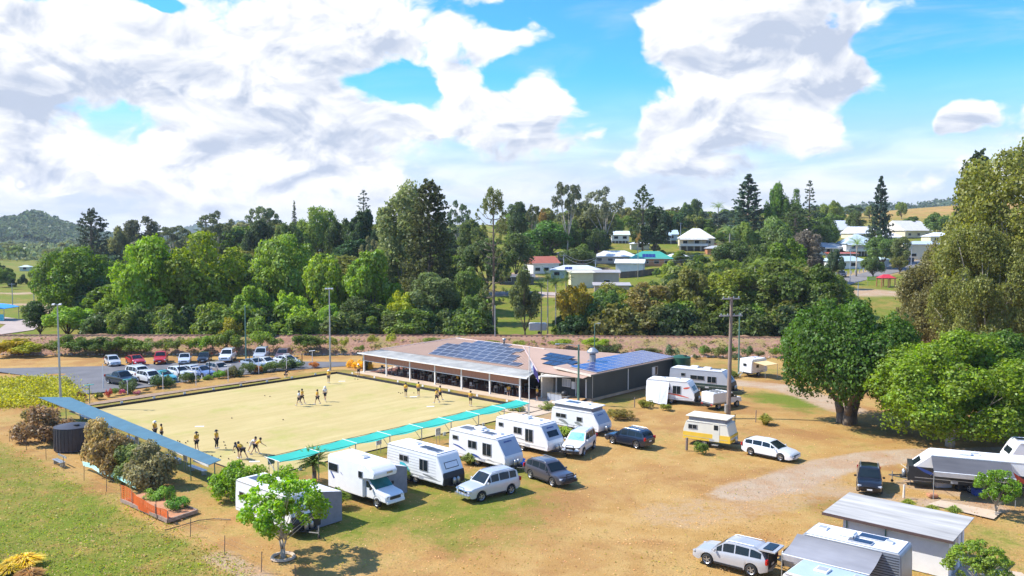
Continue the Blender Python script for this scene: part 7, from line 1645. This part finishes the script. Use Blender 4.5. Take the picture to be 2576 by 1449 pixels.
fence_line([(1470,683),(1530,687),(1562,700)], 1.8, 3.0, mat('brown_paling', (1,1,1)), 'brown paling fence behind the beige shop', .98)
fence_line([(2090,695),(2140,690),(2200,680),(2250,668)], 1.1, 2.2, HW['white'], 'white picket fence along the town road verge', .25)
fence_line([(2240,655),(2300,660)], 1.6, 3, HW['dark'], 'dark screen fence left of the cream brick house', .98)
# town poles and wires
tp = []
for (px, py, hp, lab) in ((2138,710,620,'pale street pole beside the parked grey van'),(2292,672,618,'pale street pole near the blue car'),(1900,690,624,'timber pole with crossarm above the railway trees'),(1418,690,640,'thin pole in front of the red roofed house'),(1498,700,652,'thin pole by the white roofed house'),(1604,640,585,'slim pole with burnt palm beside it'),(1712,608,560,'slim pole on the upper hillside'),(1622,600,560,'thin street lamp on the ridge'),(2158,755,705,'white post by the roadside dirt'),(762,665,645,'thin pole on the left hillside'),(32,775,712,'white floodlight post at the sports court'),(86,770,725,'second white post at the sports court')):
    x, y, z = TG(px, py); h_ = ZD(hp, y)-z; t = thing('street_pole', lab, 'pole', (x, y, z)); mb = MB(); mb.cyl((0,0,-.3),(0,0,h_),.14,.09,6); mb.build('shaft', WOODP if 'timber' in lab else PALEG, t); mb = MB(); mb.box((0,0,h_-.3),(1.8,.1,.1)); mb.build('crossarm', PALEG, t); tp.append((px, Vector((x, y, z+h_-.2))))
d_ = dict(tp)
def wire(label, pts, sag=1.0):
    mb = MB()
    for a, b in zip(pts[:-1], pts[1:]):
        mb.tube([a.lerp(b, i/12)-Vector((0, 0, sag*4*(i/12)*(1-i/12))) for i in range(13)], .035, 3)
    tag(mb.build('power_line', STEEL), label, 'power line')
wire('power line swooping from the thicket pole to the hillside pole', [d_[1900], d_[1498], d_[1418]], 2.0)
wire('upper power line between the same hillside poles', [d_[1900]+Vector((0, 0, .8)), d_[1498]+Vector((0, 0, .7)), d_[1418]+Vector((0, 0, .6))], 1.6)
wire('power line along the town road', [d_[2138], d_[2292]], .8)
# burnt orange palm stump and white trailer
ptree(1594, 1616, 588, 262, 'palm1', ORA, 'dead orange palm head on a tall stem by the pale blue roofed house')
x, y, z = XD(1353, 162), 162, float(hgt(XD(1353, 162), 162)); t = thing('trailer', 'white box trailer parked beyond the railway behind the clubhouse', 'trailer', (x, y, z+.5)); mb = MB(); mb.box((0,0,1.6),(3.4,1.8,1.4)); mb.build('body', MWHITE, t, bevel=.1); wheel(t, .3, -.8, .3, .2); wheel(t, .3, .8, .3, .2)

# ------------------------------------------------------------------ scattered trees: town, plain, beyond the railway
KEEP = HOUSES_PX+[(2090,2350,640,745),(1215,1420,735,800),(2080,2390,505,575),(1560,1720,690,715),(0,115,665,845),(1250,1345,690,760),(2180,2260,690,760),(2290,2380,560,680)]
SC_ = []
HL = [(1548,650,'the wide white roof'),(1640,655,'the green roof'),(1588,678,'the white steel shed'),(1362,665,'the red roofed house'),(1292,640,'the cream roofed cottage'),(1205,650,'the low white building'),(1450,680,'the long pale roof'),(1497,705,'the beige shop'),(1755,600,'the cream queenslander'),(1660,595,'the pale blue roofed house'),(1560,590,'the small pale roof'),(1722,555,'the ridge house'),(1838,560,'the half hidden white roof'),(790,600,'the white roof above the figs'),(818,615,'the grey roof above the figs'),(2068,605,'the long grey roof'),(2108,570,'the tall gabled roof'),(2178,590,'the second gabled roof'),(2162,610,'the pyramid blue roof'),(2290,575,'the big white gable'),(2330,620,'the cream brick house'),(2128,660,'the low blue roof'),(2215,665,'the pale blue shed'),(1915,650,'the red shed roof'),(2120,645,'the rusty carport'),(2240,705,'the red shelter'),(1000,560,'the pale weeping tree'),(1100,600,'the bunya pine'),(1245,600,'the bare trunked pine'),(1620,700,'the paling fence'),(1900,720,'the thicket pole'),(2050,700,'the end of the town road'),(700,600,'the umbrella gum'),(600,590,'the dense fig'),(1960,500,'the glossy dome tree'),(2210,540,'the tall hoop pine'),(900,600,'the layered hoop pine'),(60,700,'the left sports field'),(300,620,'the dark olive tree'),(1430,560,'the airy gum')]
def where(px, py):
    a = min(HL, key=lambda q: abs(q[0]-px)+1.5*abs(q[1]-py)); dx, dy = px-a[0], py-a[1]
    r = ('right of' if dx > 0 else 'left of') if abs(dx) > 1.3*abs(dy) else ('below' if dy > 0 else 'above')
    return r+' '+a[2]
def tone(c):
    return 'dark green' if c[1] < .075 else ('greyish' if c[2] > .05 else ('olive' if c[0] > c[1]*.85 else ('light green' if c[1] > .16 else 'mid green')))
USED = {}
def uniq(l, Y):
    if l in USED: l += ', rear' if Y > USED[l] else ', front'
    USED.setdefault(l, Y); return l
def size_(H, W):
    a = 'small ' if H < 4.5 else ('tall ' if H > 9.5 else ''); return a+('spreading ' if W > H*1.08 else ('narrow ' if W < H*.88 else ''))
def scatter(n, px0, px1, Y0, Y1, hr_, keys, cols, word, group, avoid=True, wr_=(.8, 1.2), cond=None, seed=1, stuff=False, gap=.55, lab=None, thin=1):
    rf = random.Random(seed); made = 0; tries = 0; parts = []
    while made < n and tries < n*40:
        tries += 1; px = rf.uniform(px0, px1); Y = rf.uniform(Y0, Y1); X = XD(px, Y); z = float(hgt(X, Y)); H = rf.uniform(*hr_); W = H*rf.uniform(*wr_)
        py = 590+(CAMH-z)*FPX/Y; pt = 590+(CAMH-z-H)*FPX/Y; hw_ = W/2*FPX/Y
        if cond and not cond(px, py, pt): continue
        if avoid and any(a-hw_*.7 < px < b+hw_*.7 and pt < d-6 and py > (c+d)/2-2 for a, b, c, d in KEEP): continue
        if any(abs(X-a)+abs(Y-b) < (W/2+c)*gap for a, b, c in SC_): continue
        SC_.append((X, Y, W/2)); key = rf.choice(keys); col = rf.choice(cols); made += 1
        if not stuff: plant(key, X, Y, W, H, col, uniq('%s%s %s %s' % (size_(H, W), tone(col), word, where(px, (py+pt)/2)), Y), 'tree' if 'tree' in word else 'shrub', group, z=z, var=.2)
        else: parts.append((key, X, Y, z, W, H, col))
    if stuff:
        Vs, Cs = [], []
        for (key, X, Y, z, W, H, col) in parts:
            cm, tm, W0, H0 = LIB[key]; v = np.empty(len(cm.vertices)*3, np.float32); cm.vertices.foreach_get('co', v); v = v.reshape(-1, 4, 3)[::thin]
            if thin > 1: c_ = v.mean(1, keepdims=True); v = c_+(v-c_)*thin**.5
            a = rf.uniform(0, 6.28); ca_, sa_ = math.cos(a), math.sin(a); q = v*np.array([W*1.1/W0, W*1.1/W0, H/H0], np.float32)
            q = np.stack([q[..., 0]*ca_-q[..., 1]*sa_+X, q[..., 0]*sa_+q[..., 1]*ca_+Y, q[..., 2]+z-.1], -1); f = rf.uniform(.8, 1.2)
            Vs.append(q.reshape(-1, 3)); Cs.append(np.tile(np.array([col[0]*f*rf.uniform(.9, 1.1), col[1]*f, col[2]*f, 1], np.float32), (len(q)*4, 1)))
        V = np.concatenate(Vs); F = np.arange(len(V)).reshape(-1, 4); nm = word.replace(' ', '_'); me = np_mesh(nm, V, F, LEAFT); at = me.color_attributes.new('tint', 'FLOAT_COLOR', 'POINT'); at.data.foreach_set('color', np.concatenate(Cs).ravel())
        tag(link(nm, me), lab, 'woodland', kind='stuff')
scatter(150, 1250, 2400, 225, 420, (4, 8.5), ['round0','round1','round2','tall0','tall1'], [MID,OLI,FIG,DRK,(.12,.18,.03),DGR], 'garden tree', 'garden trees among the hillside houses', seed=4, gap=.45)
scatter(60, 1250, 2420, 225, 400, (1.5, 3.4), ['bush0','bush1','round1'], [MID,OLI,FIG,(.12,.18,.03),GRY], 'garden shrub', 'garden shrubs among the hillside houses', seed=5, wr_=(1.0, 1.6), gap=.45)
scatter(60, 1500, 2080, 205, 262, (3, 6.5), ['bush0','round1','tall0','round2'], [MID,OLI,FIG,DRK,(.12,.18,.03)], 'hillside bush tree', 'bush trees of the lower slope', seed=24, gap=.4, avoid=True)
scatter(150, 1270, 2110, 400, 620, (6, 12), ['round0','round1','round2','tall2','gum0','fig0'], [MID,DRK,FIG,OLI,BLU], 'ridge woodland', None, avoid=False, seed=6, cond=lambda px, py, pt: pt > 508, stuff=True, gap=.35, lab='continuous woodland on the ridge above the hillside houses', thin=3)
scatter(70, 620, 1290, 190, 330, (8, 14), ['round0','round1','tall0','tall2','fig0'], [DRK,MID,FIG,OLI,(.05,.085,.03)], 'slope tree', 'trees of the wooded left slope', seed=7, cond=lambda px, py, pt: pt > 548, gap=.42)
scatter(60, 240, 640, 176, 230, (8, 14), ['round0','round1','tall0','tall2','fig0'], [DRK,MID,FIG,(.05,.085,.03)], 'shaded wood', None, avoid=False, seed=17, cond=lambda px, py, pt: pt > 618, gap=.4, stuff=True, lab='shaded wood filling the space behind the huge figs', thin=2)
scatter(170, 200, 1300, 330, 620, (9, 15), ['round0','round2','tall1','gum0','fig1'], [MID,OLI,GRY,BLU,DRK], 'skyline woodland', None, avoid=False, seed=8, cond=lambda px, py, pt: pt > 553, stuff=True, gap=.35, lab='distant woodland band along the left skyline', thin=3)
scatter(170, -250, 420, 400, 1150, (8, 14), ['round0','gum0','tall1','fig2','round1'], [GRY,OLI,BLU,MID,(.11,.13,.06)], 'plain woodland', None, avoid=False, seed=9, stuff=True, gap=.5, lab='bluish scattered gums of the far left plain', thin=3, cond=lambda px, py, pt: not (px < 110 and 655 < py < 780))
scatter(22, -100, 110, 300, 420, (4, 8), ['round0','round1','bush0'], [FIG,MID,DRK], 'field edge wood', None, stuff=True, lab='low trees edging the left sports field', avoid=True, seed=10)
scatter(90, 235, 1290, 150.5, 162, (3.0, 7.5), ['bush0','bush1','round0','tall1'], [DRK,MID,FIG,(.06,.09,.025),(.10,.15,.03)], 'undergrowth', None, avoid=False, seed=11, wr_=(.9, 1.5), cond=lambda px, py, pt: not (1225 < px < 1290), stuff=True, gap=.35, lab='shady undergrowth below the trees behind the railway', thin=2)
scatter(80, 1420, 2150, 150.5, 166, (3.0, 8), ['bush0','bush1','round0','tall1'], [DRK,OLI,FIG,(.06,.085,.02),(.10,.13,.025)], 'thicket', None, avoid=False, seed=12, wr_=(.9, 1.5), stuff=True, gap=.35, lab='dense thicket behind the railway right of the palms', thin=2)
scatter(50, 1700, 2140, 160, 215, (7, 12), ['round0','tall2','round2','fig0','tall0'], [DRK,OLI,FIG,(.07,.10,.02),(.12,.15,.025)], 'thicket wood', None, stuff=True, lab='dense wood below the town road filling the right thicket', avoid=False, seed=13, cond=lambda px, py, pt: pt > 610+max(0, (px-2040))*1.3, gap=.4)
scatter(34, 1500, 1760, 158, 205, (5, 9), ['round0','tall2','round2','bush0'], [OLI,FIG,(.07,.10,.02),(.12,.15,.025),(.16,.16,.03)], 'block wood', None, stuff=True, lab='olive wood filling the slope below the vacant block', avoid=False, seed=14, cond=lambda px, py, pt: pt > 700, gap=.4)
scatter(90, 1880, 2460, 430, 900, (5, 9), ['round0','round1','gum0'], [MID,OLI,BLU], 'crest trees', None, avoid=False, seed=15, cond=lambda px, py, pt: px < 2110 and pt > 500, stuff=True, gap=.4, lab='small far trees along the crest left of the dry paddock', thin=3)
# distant woodland mass on the plain and hills
rs = np.random.RandomState(31); Pn = []
for i in range(1500):
    px = rs.uniform(-200, 420); Y = rs.uniform(620, 1450); X = XD(px, Y); r = rs.uniform(3.5, 7)
    m = 14; d = rs.randn(m, 3); d /= np.linalg.norm(d, axis=1, keepdims=True); Pn.append(np.array([X, Y, hgt(X, Y)+r*.9])+d*np.array([r, r, r*.8]))
P = np.concatenate(Pn); V, Fc = cards(P, rs.randn(len(P), 3)+np.array([0, -.3, .8]), 3.2*(.6+.8*rs.rand(len(P))), rs)
o = link('distant_woodland', np_mesh('distant_woodland', V, Fc, LEAF), color=(.10, .13, .06)); tag(o, 'distant woodland covering the plain below the left hill', 'woodland', kind='stuff')
def hillwood(name, label, pts, Y, n, col, hgtpx, dep):
    rs = np.random.RandomState(len(name)); Pn = []
    for i in range(n):
        px = rs.uniform(pts[0][0], pts[-1][0]); sky_ = np.interp(px, [p[0] for p in pts], [p[1] for p in pts]); f = -rs.rand()**.7*.85; pf = math.cos(f*math.pi/2)**.8
        zt = CAMH-(sky_-590)/FPX*Y; z = -5+(zt+5)*pf; yy_ = Y+f*dep; X = XD(px, Y)*(1+f*dep/Y*.9); r = rs.uniform(4, 8); m = 9
        d = rs.randn(m, 3); d /= np.linalg.norm(d, axis=1, keepdims=True); Pn.append(np.array([X, yy_, z+r*.3])+d*np.array([r, r, r*.7]))
    P = np.concatenate(Pn); V, Fc = cards(P, rs.randn(len(P), 3)+np.array([0, -.3, .8]), 5*(.5+rs.rand(len(P))), rs)
    o = link(name, np_mesh(name, V, Fc, LEAF), color=col); tag(o, label, 'woodland', kind='stuff')
hillwood('hill_woodland', 'tree cover of the pointed hill on the left horizon', [(-260,592),(-120,575),(-40,568),(20,556),(60,550),(80,542),(95,537),(118,546),(150,560),(200,575),(260,588)], 1500, 2600, (.06,.085,.045), 0, 420)
hillwood('ridge_woodland', 'tree cover of the far ridge behind the dry paddock', [(1900,560),(2050,532),(2130,524),(2200,517),(2290,522),(2360,510),(2480,502),(2600,517)], 1500, 900, (.06,.085,.05), 0, 300)

# ------------------------------------------------------------------ people
SKIN = mat('skin', (.52, .30, .20), .6); SHIRTY = mat('gold_shirt', (.80, .44, .035), .8, var=.15); SHIRTW = mat('white_shirt', (.72, .70, .68), .8); BLKC = mat('black_cloth', (.025, .025, .03), .85); HATW = mat('white_hat', (.78, .77, .74), .8); HAIR = mat('dark_hair', (.04, .03, .025), .8); SHOE = mat('pale_shoe', (.6, .58, .55), .7); HAIRG = mat('grey_hair', (.4, .38, .36), .8)
def skinned(name, nodes, edges, radii, m, parent, sub=1):
    me = bpy.data.meshes.new(name+'_cage'); me.from_pydata(nodes, edges, []); o = bpy.data.objects.new(name, me); COL.objects.link(o)
    md = o.modifiers.new('Skin', 'SKIN'); md.use_smooth_shade = True
    if not me.skin_vertices: me.attributes  # layer is made by the modifier
    for i, r in enumerate(radii): me.skin_vertices[0].data[i].radius = (r, r) if not hasattr(r, '__len__') else r
    me.skin_vertices[0].data[0].use_root = True
    s_ = o.modifiers.new('Sub', 'SUBSURF'); s_.levels = sub; s_.render_levels = sub
    dg = bpy.context.evaluated_depsgraph_get(); m2 = bpy.data.meshes.new_from_object(o.evaluated_get(dg)); bpy.data.objects.remove(o)
    m2.materials.clear(); m2.materials.append(m); m2.polygons.foreach_set('use_smooth', [True]*len(m2.polygons)); return link(name, m2, parent)
def person(px, py, label, face=0., pose='stand', shirt='y', hat='w', shorts=True, h=1.74, at=None, z=0.0, long=False):
    x, y = G(px, py) if at is None else at; t = thing('person', label, 'person', (x, y, z), face); k = h/1.7
    # x forward, y left
    bend = {'stand': 0., 'walk': .06, 'bowl': .9, 'pick': 1.25, 'crouch': .5, 'sit': .05}[pose]; hipz = {'crouch': .42, 'sit': .48}.get(pose, .90)
    hip = Vector((0, 0, hipz)); up = Vector((math.sin(bend), 0, math.cos(bend))); chest = hip+up*.34; neck = hip+up*.56; sh = hip+up*.50; head = neck+Vector((math.sin(bend*.6), 0, math.cos(bend*.6)))*.11; crown_ = head+Vector((math.sin(bend*.6), 0, math.cos(bend*.6)))*.13
    N = [hip, chest, neck, head, crown_]; R = [(.15, .12), (.165, .12), .055, (.09, .085), (.07, .07)]; E = [(0, 1), (1, 2), (2, 3), (3, 4)]
    fwd = Vector((1, 0, 0))
    for s in (1, -1):
        st = {'stand': .02*s, 'walk': .27*s, 'bowl': .35*s, 'pick': .05*s, 'crouch': .1*s, 'sit': 0}[pose]
        hj = hip+Vector((0, s*.09, -.05))
        if pose == 'crouch': kn, an = Vector((.35, s*.14, .45)), Vector((.05+st*.5, s*.12, .08))
        elif pose == 'sit': kn, an = Vector((.42, s*.11, .48)), Vector((.42, s*.11, .07))
        else: kn, an = Vector((st*.55+.04, s*.10, .48)), Vector((st-(.05 if st < 0 else 0), s*.10, .08+(.06 if pose == 'walk' and s < 0 else 0)))
        b = len(N); N += [hj, kn, an, an+Vector((.14, 0, -.045))]; R += [.085, .055, .038, .035]; E += [(0, b), (b, b+1), (b+1, b+2), (b+2, b+3)]
        sj = sh+Vector((0, s*.17, 0)); sw = {'walk': -.22*s, 'bowl': (.5 if s < 0 else -.25), 'pick': .15, 'crouch': .28, 'sit': .25, 'stand': .06}[pose]
        el = sj+Vector((sw*.5, s*.05, -.26 if pose != 'bowl' or s > 0 else -.22)); wr_ = el+Vector((sw*.6+.03, -s*.01, -.22 if pose not in ('crouch', 'sit') else -.05)); hd = wr_+Vector((.02, 0, -.08))
        b = len(N); N += [sj, el, wr_, hd]; R += [.052, .040, .028, .034]; E += [(1, b), (b, b+1), (b+1, b+2), (b+2, b+3)]
        if s == 1: arms_l = (sj, el)
        else: arms_r = (sj, el)
    N = [tuple(v*k) for v in N]; R = [tuple(q*k for q in r) if hasattr(r, '__len__') else r*k for r in R]
    skinned('body', N, E, R, SKIN, t)
    # shirt: torso with half sleeves
    SN = [hip+up*.02, chest, sh+up*.02]; SR = [(.175, .145), (.19, .145), (.13, .10)]; SE = [(0, 1), (1, 2)]
    for (sj, el) in (arms_l, arms_r): b = len(SN); SN += [sj, sj.lerp(el, .7)]; SR += [.075, .07]; SE += [(1, b), (b, b+1)]
    sm_ = {'y': SHIRTY, 'w': SHIRTW, 'b': BLKC}[shirt]; skinned('shirt', [tuple(v*k) for v in SN], SE, [tuple(q*k for q in r) if hasattr(r, '__len__') else r*k for r in SR], sm_, t)
    LN = [hip+up*.03]; LR = [(.175, .145)]; LE = []
    for i in (5, 13):
        hj, kn, an = [Vector(N[i+j])/k for j in range(3)]; end = hj.lerp(kn, .85) if not long else an; b = len(LN); LN += [hj+Vector((0, 0, .02)), hj.lerp(kn, .85)]; LR += [.11, .09]; LE += [(0, b), (b, b+1)]
        if long: LN += [kn, an+Vector((0, 0, .06))]; LR += [.075, .06]; LE += [(b+1, b+2), (b+2, b+3)]
    skinned('trousers' if long else 'shorts', [tuple(v*k) for v in LN], LE, [tuple(q*k for q in r) if hasattr(r, '__len__') else r*k for r in LR], BLKC if shorts else SHIRTW, t)
    hm = {'w': HATW, 'b': BLKC, 'n': HAIR, 'g': HAIRG}[hat]; mb = MB(); hc = head*k
    if hat in ('w', 'b'): mb.lathe([(.20*k, .035), (.205*k, .05), (.12*k, .06), (.115*k, .14), (.08*k, .175), (.001, .18)], 14, c=tuple(hc)); mb.build('hat', hm, t, smooth=True)
    else: mb.lathe([(.10*k, -.03), (.115*k, .05), (.10*k, .13), (.05*k, .175), (.001, .18)], 12, c=tuple(hc-Vector((.02, 0, 0)))); mb.build('hair', hm, t, smooth=True)
    mb = MB()
    for s in (1, -1): mb.box(hc+Vector((.088*k, s*.035*k, .03)), (.012, .022, .012))
    mb.build('eyes', BLKC, t)
    mb = MB(); mb.add([hc+Vector((.085*k, -.015, .0)), hc+Vector((.085*k, .015, .0)), hc+Vector((.115*k, 0, -.01)), hc+Vector((.088*k, 0, .04))], [(0, 1, 2), (0, 2, 3), (1, 3, 2)]); mb.build('nose', SKIN, t)
    for i in (7, 15):
        a_ = Vector(N[i]); mb = MB(); mb.box(a_+Vector((.07*k, 0, -.035*k)), (.27*k, .095*k, .085*k)); mb.build('shoe', SHOE, t, bevel=.02)
    return t
PI = math.pi
person(753,1020,'bowler in pale top striding left, front one of the pair in mid green',PI*.95,'walk','w','n')
person(760,1015,'bowler in gold shirt walking behind the pale topped one in mid green',-.3,'walk','y','n')
person(799,1017,'lone bowler in gold shirt walking left of centre green',PI*.9,'walk','y','n')
person(818,1008,'bowler in white hat and white bag walking in mid green',-PI/2,'walk','w','w')
person(827,963,'bowler with a broad white hat near the far corner of the green',-PI/2,'stand','y','w')
person(902,946,'bowler in white hat standing by the far ditch near the clubhouse end',-PI*.4,'stand','y','w')
person(1021,998,'bowler facing the camera, left of the pair near the clubhouse ditch',-PI/2,'stand','y','n')
person(1053,996,'bowler with raised arm, right of the pair near the clubhouse ditch',-PI*.6,'stand','y','n')
person(1099,1014,'bowler stepping left in front of a partner below the clubhouse',PI*.9,'walk','y','n')
person(1107,1007,'taller bowler behind, stretching one arm below the clubhouse',0.2,'walk','y','n',h=1.78)
person(1184,1020,'bowler in black shorts standing alone near the teal sail end',-PI/2,'stand','y','n',h=1.72)
person(390,1103,'bowler in white hat beside the blue shade roof',-.4,'stand','y','w')
person(407,1108,'short bowler half hidden by the blue shade roof',.5,'stand','y','n',h=1.6)
person(495,1133,'bowler in black and gold at the edge of the blue shade',PI*.8,'stand','y','b')
person(545,1128,'bowler in dark hat and long trousers among the bowls',-.3,'stand','y','b',long=True)
person(603,1152,'bowler bending down to pick up a bowl, left of the two',PI*.8,'pick','b','n')
person(612,1154,'bowler crouching over the bowls, right of the two',PI*.9,'bowl','y','n')
person(634,1138,'bowler in white skirt bending forward',-.5,'bowl','w','n',shorts=False)
person(642,1143,'bowler in black shorts leaning to deliver a bowl',.2,'bowl','y','n')
person(718,949,'person crouching on the far left bank beside the ditch',-.6,'crouch','b','n')
for i, (s_, t_, lab, ps) in enumerate(((30.4,3.6,'bowler seated near the right end of the verandah','sit'),(31.4,4.2,'person standing near the right end of the verandah','stand'),(20.2,4.8,'person seated in the middle of the verandah','sit'),(8.4,4.6,'person seated in the left part of the verandah','sit'),(35.4,3.2,'person standing by the corner post of the verandah','stand'))): person(0,0,lab,-PI/2-.4*i,ps,'y' if i % 2 == 0 else 'b','n',at=W2(s_, t_),z=.06)
# bowls, jacks, mats on the green
BOWL = mat('brown_bowl', (.09, .05, .03), .3)
bp_ = [(385,1036),(441,1030),(456,1031),(660,1047)][:0]+[(666,994),(679,996),(583,1050),(712,1054),(447,1107),(452,1109),(467,1112),(472,1108),(505,1152),(518,1150),(530,1158),(563,1110),(566,1118),(575,1152),(590,1136),(655,1108),(488,1142),(555,1146),(598,1122),(606,1118),(622,1112),(1003,986),(1008,988),(1013,987),(1041,987),(893,952),(900,953),(568,1125),(549,1152),(533,1144)]
for i, (px, py) in enumerate(bp_):
    x, y = G(px, py); mb = MB(); mb.lathe([(.001, 0), (.05, .012), (.068, .062), (.05, .112), (.001, .125)], 10); o = mb.build('bowl', BOWL, smooth=True); o.location = (x, y, -.118)
    near = px < 700 and py > 1090; tag(o, 'dark bowl lying on the turf near the blue shade end' if near else ('dark bowl lying by the clubhouse ditch' if px > 850 else 'lone dark bowl on the middle of the turf'), 'bowl', 'bowls near the blue shade' if near else ('bowls near the clubhouse' if px > 850 else 'bowls in mid green'))
for (px, py, lab) in ((502,1070,'white mat on the left part of the green'),(860,957,'white mat near the far corner'),(1083,1020,'white mat below the clubhouse'),(640,1158,'white mat under the bending bowler'),(1040,996,'white mat by the clubhouse ditch pair')):
    x, y = G(px, py); mb = MB(); mb.box((0, 0, 0), (.9, .36, .012)); o = mb.build('bowling_mat', WHITEP); o.location = (x, y, -.108); o.rotation_euler = (0, 0, .1); tag(o, lab, 'mat')
# clutter under the right caravan's awning
for i, (px, py, sx_, sz_, m_, lab) in enumerate(((2370,1225,1.3,.9,PALEG,'pale camp kitchen box under the right awning'),(2420,1232,.9,.7,BLACKP,'dark chest under the right awning'),(2345,1250,.7,.25,mat('red_soil',(1,1,1)),'brown doormat bundle by the awning post'),(2460,1245,.8,.5,STRIPE,'blue storage tub under the right awning'))):
    x, y = G(px, py); o = MB().box((0, 0, sz_/2), (sx_, .6, sz_)).build('storage_box', m_, bevel=.05); o.location = (x, y, .01); tag(o, lab, 'box')
# ------------------------------------------------------------------ air
hm_, k = newmat('haze_air'); k.n('ShaderNodeOutputMaterial', {1: k.n('ShaderNodeVolumePrincipled', {'Color': (.80, .88, 1.0, 1), 'Density': .00010, 'Anisotropy': 0.0}).outputs[0]})
o = MB().box((0, 0, 45), (11600, 11600, 160)).build('haze', hm_); o['kind'] = 'stuff'; o.display_type = 'WIRE'
SC.cycles.volume_bounces = 0
